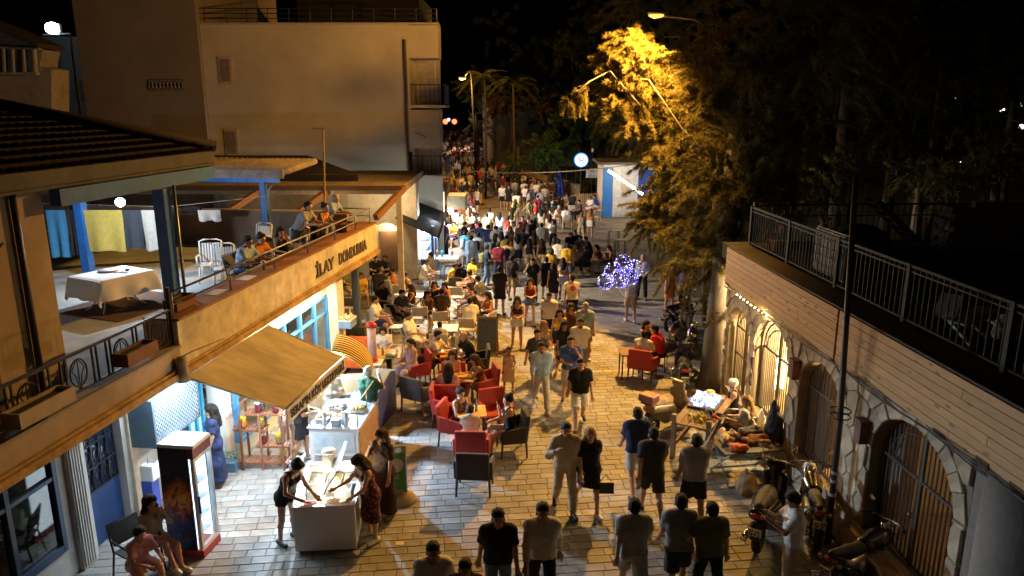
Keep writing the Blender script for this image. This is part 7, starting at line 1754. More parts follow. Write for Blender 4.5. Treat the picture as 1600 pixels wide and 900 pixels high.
FT = thing('folding_table', 'folding table with steel crossed legs piled with clothes', 'table', (4.62, 13.45, 0), radians(10))
Mb().box(-.62, .62, -.42, .42, .70, .725).build('tabletop', M('dark_table_top', (.05, .045, .04), .6), FT)
for x in (-.5, .5): 
    Mb().tube([(x, -.4, 0), (x, .38, .7)], .018, 7).build('leg', grey_metal, FT, True); Mb().tube([(x*.94, .4, 0), (x*.94, -.38, .7)], .018, 7).build('leg', grey_metal, FT, True)
Mb().tube([(-.5, -.4, .02), (.5, -.4, .02)], .016, 6).tube([(-.5, .4, .02), (.5, .4, .02)], .016, 6).build('foot_bar', grey_metal, FT, True)
def cloth_heap(name, label, cat, loc, col, sx, sy, sz, seed):
    r = random.Random(seed); S = SDF(.022)
    for k in range(8): a = (r.uniform(-sx, sx), r.uniform(-sy, sy), r.uniform(.02, sz)); b = (r.uniform(-sx, sx), r.uniform(-sy, sy), r.uniform(.02, sz)); S.cone(a, b, r.uniform(.03, .06), r.uniform(.03, .06), .04)
    v, f = S.mesh((((0, 0, 0.), (0, 0, -1)),), (.008, 60, 1.)); me = np_mesh(name, [(v, f, 0)]); me.materials.append(M('heap_'+name+str(seed), col, .9, var=.25, scale=12, bump=.3, bscale=120))
    o = bpy.data.objects.new(name, me); COL.objects.link(o); o.location = loc; tag(o, label, cat)
FM = FT.matrix_basis
cloth_heap('folded_clothes', 'beige heap of clothes at the left of the folding table', 'clothes', FM @ Vector((-.25, .1, .727)), (.40, .30, .16), .24, .22, .16, 1)
cloth_heap('orange_cloth', 'orange cloth at the front edge of the folding table', 'clothes', FM @ Vector((-.3, -.3, .727)), (.55, .12, .03), .15, .06, .08, 2)
cloth_heap('dark_clothes', 'dark heap of clothes at the back of the folding table', 'clothes', FM @ Vector((.15, .25, .727)), (.05, .045, .035), .3, .12, .16, 3)
cloth_heap('brown_scarf', 'brown scarf in the middle of the folding table', 'clothes', FM @ Vector((.2, -.05, .727)), (.25, .12, .05), .25, .14, .12, 4)
for i, (x, y, c_, h_, lb) in enumerate(((5.05, 14.35, (.42, .40, .30), .75, 'pale sack leaning against the wall beside the seated old woman'), (5.25, 13.75, (.02, .02, .022), .95, 'black plastic bag hanging at the barred gate'), (5.2, 13.3, (.40, .32, .18), .7, 'beige striped sack below the black bag'), (4.45, 12.75, (.28, .19, .10), .45, 'brown paper bag on the paving beside the maxi scooter'))):
    S = SDF(.025); S.cone((0, 0, .16), (.03, .02, h_*.6), .20, .17, .05); S.cone((.03, .02, h_*.6), (.0, .05, h_), .16, .05, .05); v, f = S.mesh((((0, 0, 0.), (0, 0, -1)),), (.014, 26, i)); me = np_mesh('bag', [(v, f, 0)]); me.materials.append(M('bag_cloth_%d' % i, c_, .6 if i == 1 else .85, var=.2, bump=.3))
    o = bpy.data.objects.new('bag', me); COL.objects.link(o); o.location = (x, y, .5 if i == 1 else 0); tag(o, lb, 'bag')
put('patio', (5.0, 15.55, 0), -110, 'white chair under the old woman in the black top', 'white patio chairs'); put('patio', (5.0, 14.55, 0), -100, 'white chair under the woman with long hair at the stall', 'white patio chairs')
# LED balloons
bc = [(946, 440), (958, 424), (975, 412), (990, 420), (968, 436), (983, 432)]
BLN = thing('light_balloons', 'bunch of clear balloons full of blue and white sparkling lights', 'balloons', tuple(G(975, 512)))
bl = Vector(BLN.location); skinb = glassm('balloon_skin', (.9, .9, 1), .04)
led1 = M('led_white', (.9, .9, 1), .3, emit=(.75, .72, 1), es=4.5); led2 = M('led_blue', (.2, .2, 1), .3, emit=(.13, .11, 1), es=6)
for i, (px, py) in enumerate(bc):
    c = Yp(px, py, bl.y+.25*(i % 3)) - bl; R_ = .30 if i else .26
    b = Mb().ball(c, R_, 16, 10).build('balloon', skinb, BLN, True); m1, m2 = Mb(), Mb()
    for q in range(70):
        d = Vector((rs.gauss(0, 1), rs.gauss(0, 1), rs.gauss(0, 1))).normalized(); (m1 if q % 2 else m2).ball(c+d*R_*1.01, .0105, 5, 4)
    m1.build('led', led1, b, True); m2.build('led', led2, b, True)
    Mb().tube([c-Vector((0, 0, R_)), Vector((.05, 0, .95))], .008, 5).build('stick', white_plastic, BLN)
# cold shop table, speaker stand, bottom left bits
put('ytable', (-2.75, 31.2, 0), 0, 'white lit table in front of the cold bright shop', 'honey coloured cafe tables')
tag(Mb().box(-.6, .6, -.35, .35, .0, .06).build('lit_board', M('lit_white_board', (.8, .85, .9), .4, emit=(.8, .92, 1), es=.8), None, loc=(-2.9, 31.25, .80)), 'white lit tray on the table of the cold bright shop', 'tray')
for k, (x, c_, lb) in enumerate(((-3.2, (.5, .2, .18), 'pink cup on the lit tray of the cold bright shop'), (-3.0, (.05, .45, .45), 'turquoise toy on the lit tray of the cold bright shop'), (-2.6, (.8, .82, .85), 'white bag on the lit tray of the cold bright shop'))):
    tag(Mb().lathe([(.05, 0), (.09, .12), (.05, .26)], n=10).build('shop_item', M('shop_item_%d' % k, c_, .4), None, True, loc=(x, 31.2, .87)), lb, 'toy')
tag(Mb().box(-.03, .03, -.03, .03, 0, .8).box(-.25, .25, -.02, .02, .8, 1.1).build('queue_barrier', grey_metal, None, loc=tuple(G(806, 420))), 'small grey barrier board standing among the crowd near the middle tables', 'barrier')
HEL = tag(Mb().ball((0, 0, .14), .16, 14, 10, (1, 1.1, .9)).build('red_helmet', M('helmet_red', (.45, .04, .03), .25), None, True, loc=tuple(wl(-.1, 9.72, .02))), 'red helmet at the bottom left beside the dark chair', 'helmet')
put('patio_dark', wl(-.1, 10.35, 0), 60, 'black chair at the bottom left beside the girl in pink', 'dark sling chairs')
WTR = thing('water_cooler', 'small white unit on a blue stand behind the fridge', 'cooler', tuple(wl(-.75, 11.75, 0)), -A); Mb().box(-.1, .1, -.1, .1, .0, .85).build('stand', M('cooler_blue', (.05, .08, .4), .5), WTR); Mb().box(-.1, .14, -.1, .16, .851, 1.15).build('unit', white_plastic, WTR, bev=.02); Mb().tube([(0, 0, 1.15), (.0, .1, 1.4), (-.2, .1, 1.5)], .012, 5).build('pipe', white_plastic, WTR, True)
PT = thing('herb_planter', 'small green herb planter at the foot of the shop window', 'planter', tuple(wl(-.5, 13.75, 0))); Mb().box(-.25, .25, -.12, .12, 0, .2).build('box', M('planter_blue', (.1, .2, .3), .6), PT); mm = Mb()
for q in range(90): p = Vector((rs.uniform(-.24, .24), rs.uniform(-.12, .12), .2+rs.uniform(0, .16))); d = Vector((rs.uniform(-.06, .06), rs.uniform(-.06, .06), .05)); mm.add([p, p+d, p+d.cross(Vector((0, 0, 1)))*.8+Vector((0, 0, .03))], [(0, 1, 2)])
mm.build('foliage', M('herb_leaf', (.12, .22, .06), .6), PT, fix=False)
BRM = tag(Mb().tube([(0, 0, 0), (.02, .12, 1.25)], .012, 6).box(-.03, .05, -.14, .14, -.0, .12).build('broom', tan_w, None, loc=tuple(wl(-.95, 12.9, 0))), 'broom leaning by the blue entrance frame', 'broom')
LIT = tag(Mb().box(-.07, .07, -.05, .05, 0, .008).build('litter', whitec, None, loc=tuple(G(625, 849))), 'scrap of white paper on the paving at the bottom', 'litter')
# ================================================================ THE PEOPLE IN THE PHOTOGRAPH
NV = .0135
def nearp(label, xy, face, pose, sex, top, bottom, hair, h=None, z=None, vox=None, **k):
    if vox is None or vox < .017: vox = NV if xy[1] < 13.4 else .0195 if xy[1] < 16.6 else .0225
    return person(label, xy, face, pose, sex, top, bottom, hair, h, vox, z=z, **k)
S_, B_ = ('short', 'black'), ('short', 'brown')
m = 'm'; w = 'f'
# bottom row
nearp('man in a white polo cut off at the bottom edge, walking towards the camera', Ph(676, 838, 1.74), 8, 'walk', m, ('polo', 'white'), ('trousers', 'navy'), S_, 1.74)
nearp('dark haired person in a black tee cut off lowest at the bottom edge', Ph(727, 866, 1.66), 0, 'walk2', m, ('tee', 'black'), ('trousers', 'black'), S_, 1.66)
nearp('broad man in a black tee and jeans at the bottom centre', Ph(778, 787, 1.80), 4, 'walk2', m, ('tee', 'black'), ('trousers', 'denim'), S_, 1.80)
nearp('man in an open white long sleeved shirt and black trousers at the bottom centre', Ph(848, 777, 1.83), 2, 'walk', m, ('shirt', 'white'), ('trousers', 'black'), S_, 1.83)
nearp('man in beige with a hand at his chest beside the woman in black', G(882, 800), 4, 'hand_chest', m, ('shirt', 'beige'), ('trousers', 'beige'), S_, 1.80)
nearp('woman in a short black dress walking beside the man in beige', G(918, 797), 8, 'walk', w, ('dresst', 'black'), None, ('long', 'blond'), 1.70)
nearp('man in a navy shirt and white shorts walking away on the right', G(992, 772), 182, 'walk2', m, ('tee', 'navy'), ('shorts', 'light grey'), S_, 1.80)
nearp('man in charcoal tee and dark shorts walking away just before the navy shirt', G(1016, 808), 180, 'walk', m, ('tee', 'charcoal'), ('shorts', 'charcoal'), S_, 1.78)
nearp('man in a grey tee raising one hand beside the clothes stall', G(1080, 822), 178, 'wave', m, ('tee', 'grey'), ('shorts', 'black'), ('crop', 'black'), 1.76)
nearp('man in a light tee and pale shorts walking away at the bottom right of centre', Ph(993, 777, 1.76), 180, 'walk', m, ('tee', 'light grey'), ('shorts', 'light grey'), S_, 1.76)
nearp('man in grey tee and dark shorts at the bottom between two others walking', Ph(1066, 770, 1.78), 178, 'walk2', m, ('tee', 'grey'), ('shorts', 'charcoal'), S_, 1.78)
nearp('person in an olive tee and black trousers with one arm out at the bottom', Ph(1115, 784, 1.70), 184, 'armout', m, ('tee', 'olive'), ('trousers', 'black'), S_, 1.70)
nearp('man in a white tee and baggy beige trousers looking at his phone beside the motorbikes', Ph(1246, 768, 1.74), -100, 'phone', m, ('tee', 'white'), ('baggy', 'beige'), S_, 1.74)
nearp('girl in a pink top seated at the bottom left edge', tuple(wl(.15, 10.0, 0)), 55, 'sitlean', w, ('tee', 'pink'), ('shorts', 'pink'), ('pony', 'dark'), 1.50)
nearp('woman in a beige top seated at the bottom left beside the drinks fridge', tuple(wl(.05, 10.55, 0)), 60, 'sitmouth', w, ('tank', 'beige'), ('minishorts', 'beige'), ('long', 'black'), 1.66)
# shop side
nearp('woman with long black hair and a navy skirt beyond the drinks fridge', G(342, 757), -70, 'stand', w, ('tee', 'navy'), ('longskirt', 'navy'), ('long', 'black'), 1.68)
nearp('woman in a black camisole and shorts bending over the chest freezer', G(452, 846), 62, 'bend', w, ('cami', 'black'), ('minishorts', 'black'), ('bun', 'dark'), 1.68)
nearp('woman in a floral dress pointing into the chest freezer', G(582, 842), -50, 'point', w, ('sundress', 'floral'), None, ('long', 'black'), 1.66)
nearp('woman in a brown tee and long dark skirt eating behind the freezer', G(603, 806), -35, 'mouth1', w, ('tee', 'dark brown'), ('longskirt', 'dark brown'), ('long', 'brown'), 1.70)
nearp('man in a dark green tee and khaki shorts waiting at the food counter', G(580, 690), 150, 'mouth1', m, ('tee', 'dark green'), ('shorts', 'khaki'), ('crop', 'grey'), 1.76)
nearp('person in black shorts half hidden under the awning', tuple(wl(.95, 14.3, 0)), 100, 'hold', m, ('tee', 'black'), ('shorts', 'black'), S_, 1.74)
nearp('person in a white top half hidden behind the jar rack', tuple(wl(.55, 14.5, 0)), 60, 'stand2', w, ('tee', 'white'), ('minishorts', 'white'), ('bob', 'black'), 1.66)
nearp('shop worker in white leaning over the back of the serving counter', tuple(wl(1.1, 15.6, 0)), 60, 'hold', m, ('shirt', 'white'), ('trousers', 'white'), S_, 1.7)
# nearest group on red armchairs
def sit(label, px, py, face, pose, sex, top, bottom, hair, h=None, vox=None, z=0., **k): return nearp(label, G(px, py), face, pose, sex, top, bottom, hair, h, z, vox, **k)
sit('woman in a brown tank top drinking, facing the camera at the nearest table', 719, 690, 45, 'sitmouth', w, ('tank', 'brown'), ('minishorts', 'black'), ('bun', 'black'), 1.64)
sit('short haired person in white with their back to the camera at the nearest table', 736, 716, 186, 'sitlean', w, ('tee', 'white'), ('shorts', 'white'), ('crop', 'brown'), 1.5)
sit('woman with a bun in a black top drinking at the right of the nearest table', 797, 706, -78, 'sitmouth', w, ('tank', 'black'), ('minishorts', 'black'), ('bun', 'black'), 1.70)
sit('woman with long black hair seen from behind on a red armchair', 702, 648, 172, 'sit', w, ('tee', 'pink'), ('shorts', 'light blue'), ('long', 'black'), 1.66)
sit('woman with wavy hair in an orange top facing the camera behind the black haired woman', 708, 622, 5, 'sit', w, ('tank', 'orange'), ('minishorts', 'black'), ('longfront', 'brown'), 1.66)
sit('woman in a brown top in profile on the red armchair turned sideways', 755, 628, -75, 'sitlean', w, ('crop', 'brown'), ('shorts', 'denim'), ('long', 'brown'), 1.68)
sit('bald man in a black polo leaning over the yellow table', 738, 590, -70, 'sitlean', m, ('polo', 'black'), ('trousers', 'black'), ('bald', 'black'), 1.80, skin=2)
sit('man in a white tee in profile with elbows on the yellow table', 674, 588, 75, 'sitlean', m, ('tee', 'white'), ('trousers', 'black'), ('beard', 'black'), 1.78, skin=2)
sit('woman in a lilac sundress on the red armchair', 645, 601, -40, 'sit', w, ('sundress', 'lilac'), None, ('pony', 'black'), 1.66, skin=2)
sit('woman in a white tee behind the table of drinks', 601, 577, 8, 'sit', w, ('tee', 'white'), ('trousers', 'black'), ('bob', 'black'), 1.64, skin=0)
sit('child in white seen from behind at the honey coloured table', 688, 560, 178, 'sit', m, ('tee', 'white'), ('shorts', 'grey'), S_, 1.45)
sit('man in white reclining in a white chair with legs crossed', 645, 556, 70, 'sitback', m, ('tee', 'white'), ('shorts', 'white'), S_, 1.78, skin=1)
sit('man in a white tee on a tall bar chair looking at his phone', 587, 545, 80, 'sitcross', m, ('tee', 'white'), ('shorts', 'navy'), S_, 1.74, z=.33)
sit('man in black on a bar chair raising a hand to his mouth', 598, 512, 60, 'sitmouth', m, ('tee', 'black'), ('trousers', 'black'), S_, 1.76, z=.25, vox=.016)
sit('bearded man in black leaning on the brown table', 622, 512, 60, 'sitlean', m, ('tee', 'charcoal'), ('trousers', 'black'), ('beard', 'black'), 1.8, vox=.016)
# walkers in the middle
nearp('man in a light blue shirt and white trousers walking towards the camera', G(845, 640), 6, 'walk', m, ('shirt', 'light blue'), ('trousers', 'light grey'), ('beard', 'black'), 1.80)
nearp('man in a blue tee with a hand to his mouth and white shorts', G(890, 632), 2, 'mouth', m, ('tee', 'blue'), ('shorts', 'light grey'), B_, 1.80)
nearp('heavy man in a black tee and white shorts at the front of the walkers', G(905, 669), 0, 'walk2', m, ('tee', 'black'), ('shorts', 'white'), S_, 1.76, skin=2)
nearp('man in a dark tee and olive trousers just behind the light blue shirt', G(838, 612), 20, 'walk2', m, ('tee', 'charcoal'), ('trousers', 'olive'), ('crop', 'black'), 1.76)
nearp('small girl in a pale dress beside the walkers', G(795, 612), 0, 'stand2', w, ('sundress', 'cream'), None, ('pony', 'brown'), 1.22)
nearp('man in a white tee and grey shorts at the right of the walkers', G(905, 592), -4, 'walk', m, ('tee', 'white'), ('shorts', 'grey'), ('beard', 'black'), 1.78)
nearp('woman in black standing left of the man in the white tee', G(880, 590), 6, 'walk', w, ('dresst', 'black'), None, ('long', 'black'), 1.68)
nearp('woman in a yellow and white top with dark shorts', G(873, 566), 4, 'walk2', w, ('crop', 'yellow'), ('miniskirt', 'black'), ('longfront', 'black'), 1.66)
nearp('woman with long brown hair in a brown dress beside the yellow top', G(890, 556), 8, 'walk', w, ('dress', 'brown'), None, ('longfront', 'brown'), 1.68)
nearp('man in a white tee and black shorts left of the yellow top', G(857, 540), 0, 'walk', m, ('tee', 'white'), ('shorts', 'black'), S_, 1.76)
nearp('woman in a dark crop top and white denim shorts looking up', G(808, 546), 2, 'hold', w, ('crop', 'dark brown'), ('minishorts', 'white'), ('longfront', 'dark'), 1.68, skin=0)
nearp('woman in a maroon tank and denim shorts behind the white shorts', G(828, 510), 6, 'hold', w, ('tank', 'maroon'), ('minishorts', 'denim'), ('longfront', 'dark'), 1.68)
nearp('older man in a blue polo at the right rear of the walkers', G(913, 562), -10, 'stand', m, ('polo', 'light blue'), ('shorts', 'khaki'), ('crop', 'grey'), 1.74)
nearp('blond woman in a beige dress behind the dark tee man', G(849, 590), 10, 'stand2', w, ('sundress', 'beige'), None, ('longfront', 'blond'), 1.62)
nearp('man in a pale tee with a red disc on the back walking away', G(893, 508), 180, 'walk', m, ('tee', 'cream'), ('trousers', 'black'), S_, 1.80)
pp = bpy.context.scene.objects[-1]
nearp('balloon seller in a white tee and beige shorts seen from behind', G(984, 503), 178, 'hold', m, ('tee', 'light grey'), ('shorts', 'beige'), S_, 1.74)
nearp('man in a pale shirt and black trousers behind the sparkling balloons', G(1002, 468), -20, 'stand2', m, ('shirt', 'light grey'), ('trousers', 'black'), ('crop', 'grey'), 1.76, vox=.018)
sit('man in a white tee on the red armchair at the right side', 1000, 592, 150, 'sitlean', m, ('tee', 'white'), ('shorts', 'beige'), S_, 1.76)
sit('man in a red tee seated by the motorbikes', 1032, 580, -120, 'sitlean', m, ('tee', 'red'), ('shorts', 'black'), S_, 1.76)
sit('woman in black seated left of the man in red', 1006, 566, 30, 'sitmouth', w, ('tank', 'black'), ('trousers', 'black'), ('long', 'black'), 1.64)
nearp('old woman with white curly hair and a black top seated at the stall', (5.0, 15.55, 0), -105, 'sit', w, ('tank', 'black'), ('trousers', 'charcoal'), ('curly', 'white'), 1.62)
nearp('woman with long brown hair seated at the stall with her back to the wall', (4.98, 14.55, 0), -125, 'sit', w, ('tee', 'light grey'), ('longskirt', 'dark brown'), ('long', 'blond'), 1.62)
nearp('man in a white tee passing the motorbikes under the tree', G(1066, 486), 60, 'stand2', m, ('tee', 'light grey'), ('trousers', 'black'), S_, 1.74, vox=.018)
nearp('woman in an orange dress under the tree at the right edge of the street', G(1045, 487), 20, 'stand', w, ('dress', 'orange'), None, ('long', 'brown'), 1.64, vox=.018)
# roof terrace
TZ = 3.052
def ter(label, u, v, *a, **k): k.setdefault('z', TZ); return nearp(label, tuple(wl(u, v, 0)), *a, **k)
ter('man in a light blue tee seated at the terrace rail', -1.15, 16.35, 75, 'sitlean', m, ('tee', 'light blue'), ('shorts', 'blue'), S_, 1.76, vox=.016)
ter('woman in an orange top seated beside the man in light blue on the terrace', -1.15, 17.1, 60, 'sitlean', w, ('tee', 'orange'), ('shorts', 'black'), ('bun', 'black'), 1.66, vox=.016)
ter('woman with black hair seated farthest of the three at the terrace rail', -.95, 18.0, 40, 'sitmouth', w, ('tank', 'black'), ('shorts', 'black'), ('long', 'black'), 1.62, vox=.016)
ter('man in a grey tee leaning on the terrace rail', -1.15, 19.55, 75, 'lean', m, ('tee', 'grey'), ('shorts', 'charcoal'), S_, 1.78, vox=.016)
ter('woman in an ochre top leaning on the terrace rail beside the man in grey', -.95, 20.3, 70, 'lean', w, ('tank', 'orange'), ('shorts', 'black'), ('bun', 'brown'), 1.64, vox=.016)
ter('elderly man in a light blue shirt leaning alone at the far end of the terrace', -1.2, 21.7, 75, 'lean', m, ('polo', 'light blue'), ('trousers', 'grey'), ('crop', 'grey'), 1.72, vox=.016)
put('patio_dark', tuple(wl(-1.15, 16.35, TZ)), 75, 'dark chair under the man in light blue on the terrace', 'dark sling chairs'); put('patio_dark', tuple(wl(-1.15, 17.1, TZ)), 60, 'dark chair under the woman in orange on the terrace', 'dark sling chairs'); put('patio_dark', tuple(wl(-.95, 18.0, TZ)), 40, 'dark chair under the black haired woman on the terrace', 'dark sling chairs')
# red disc printed on the back of the cream tee
cre = [o for o in COL.objects if o.get('label', '').startswith('man in a pale tee with a red disc')][0]
Mb().prism([(.095*cos(2*pi*k/24), 1.28+.095*sin(2*pi*k/24)) for k in range(24)], .125, .165, 1).build('back_print', M('print_red', (.6, .09, .08), .8), cre)
# handbag of the woman in black
tag(Mb().box(-.14, .14, -.05, .05, -.3, -.08).tube([(-.1, 0, -.08), (0, 0, .06), (.1, 0, -.08)], .008, 5).build('handbag', M('bag_black', (.02, .02, .022), .45), None, bev=.01, loc=tuple(Vector(G(940, 802))+Vector((.06, 0, .72)))), 'black handbag carried by the woman in the short black dress', 'handbag')
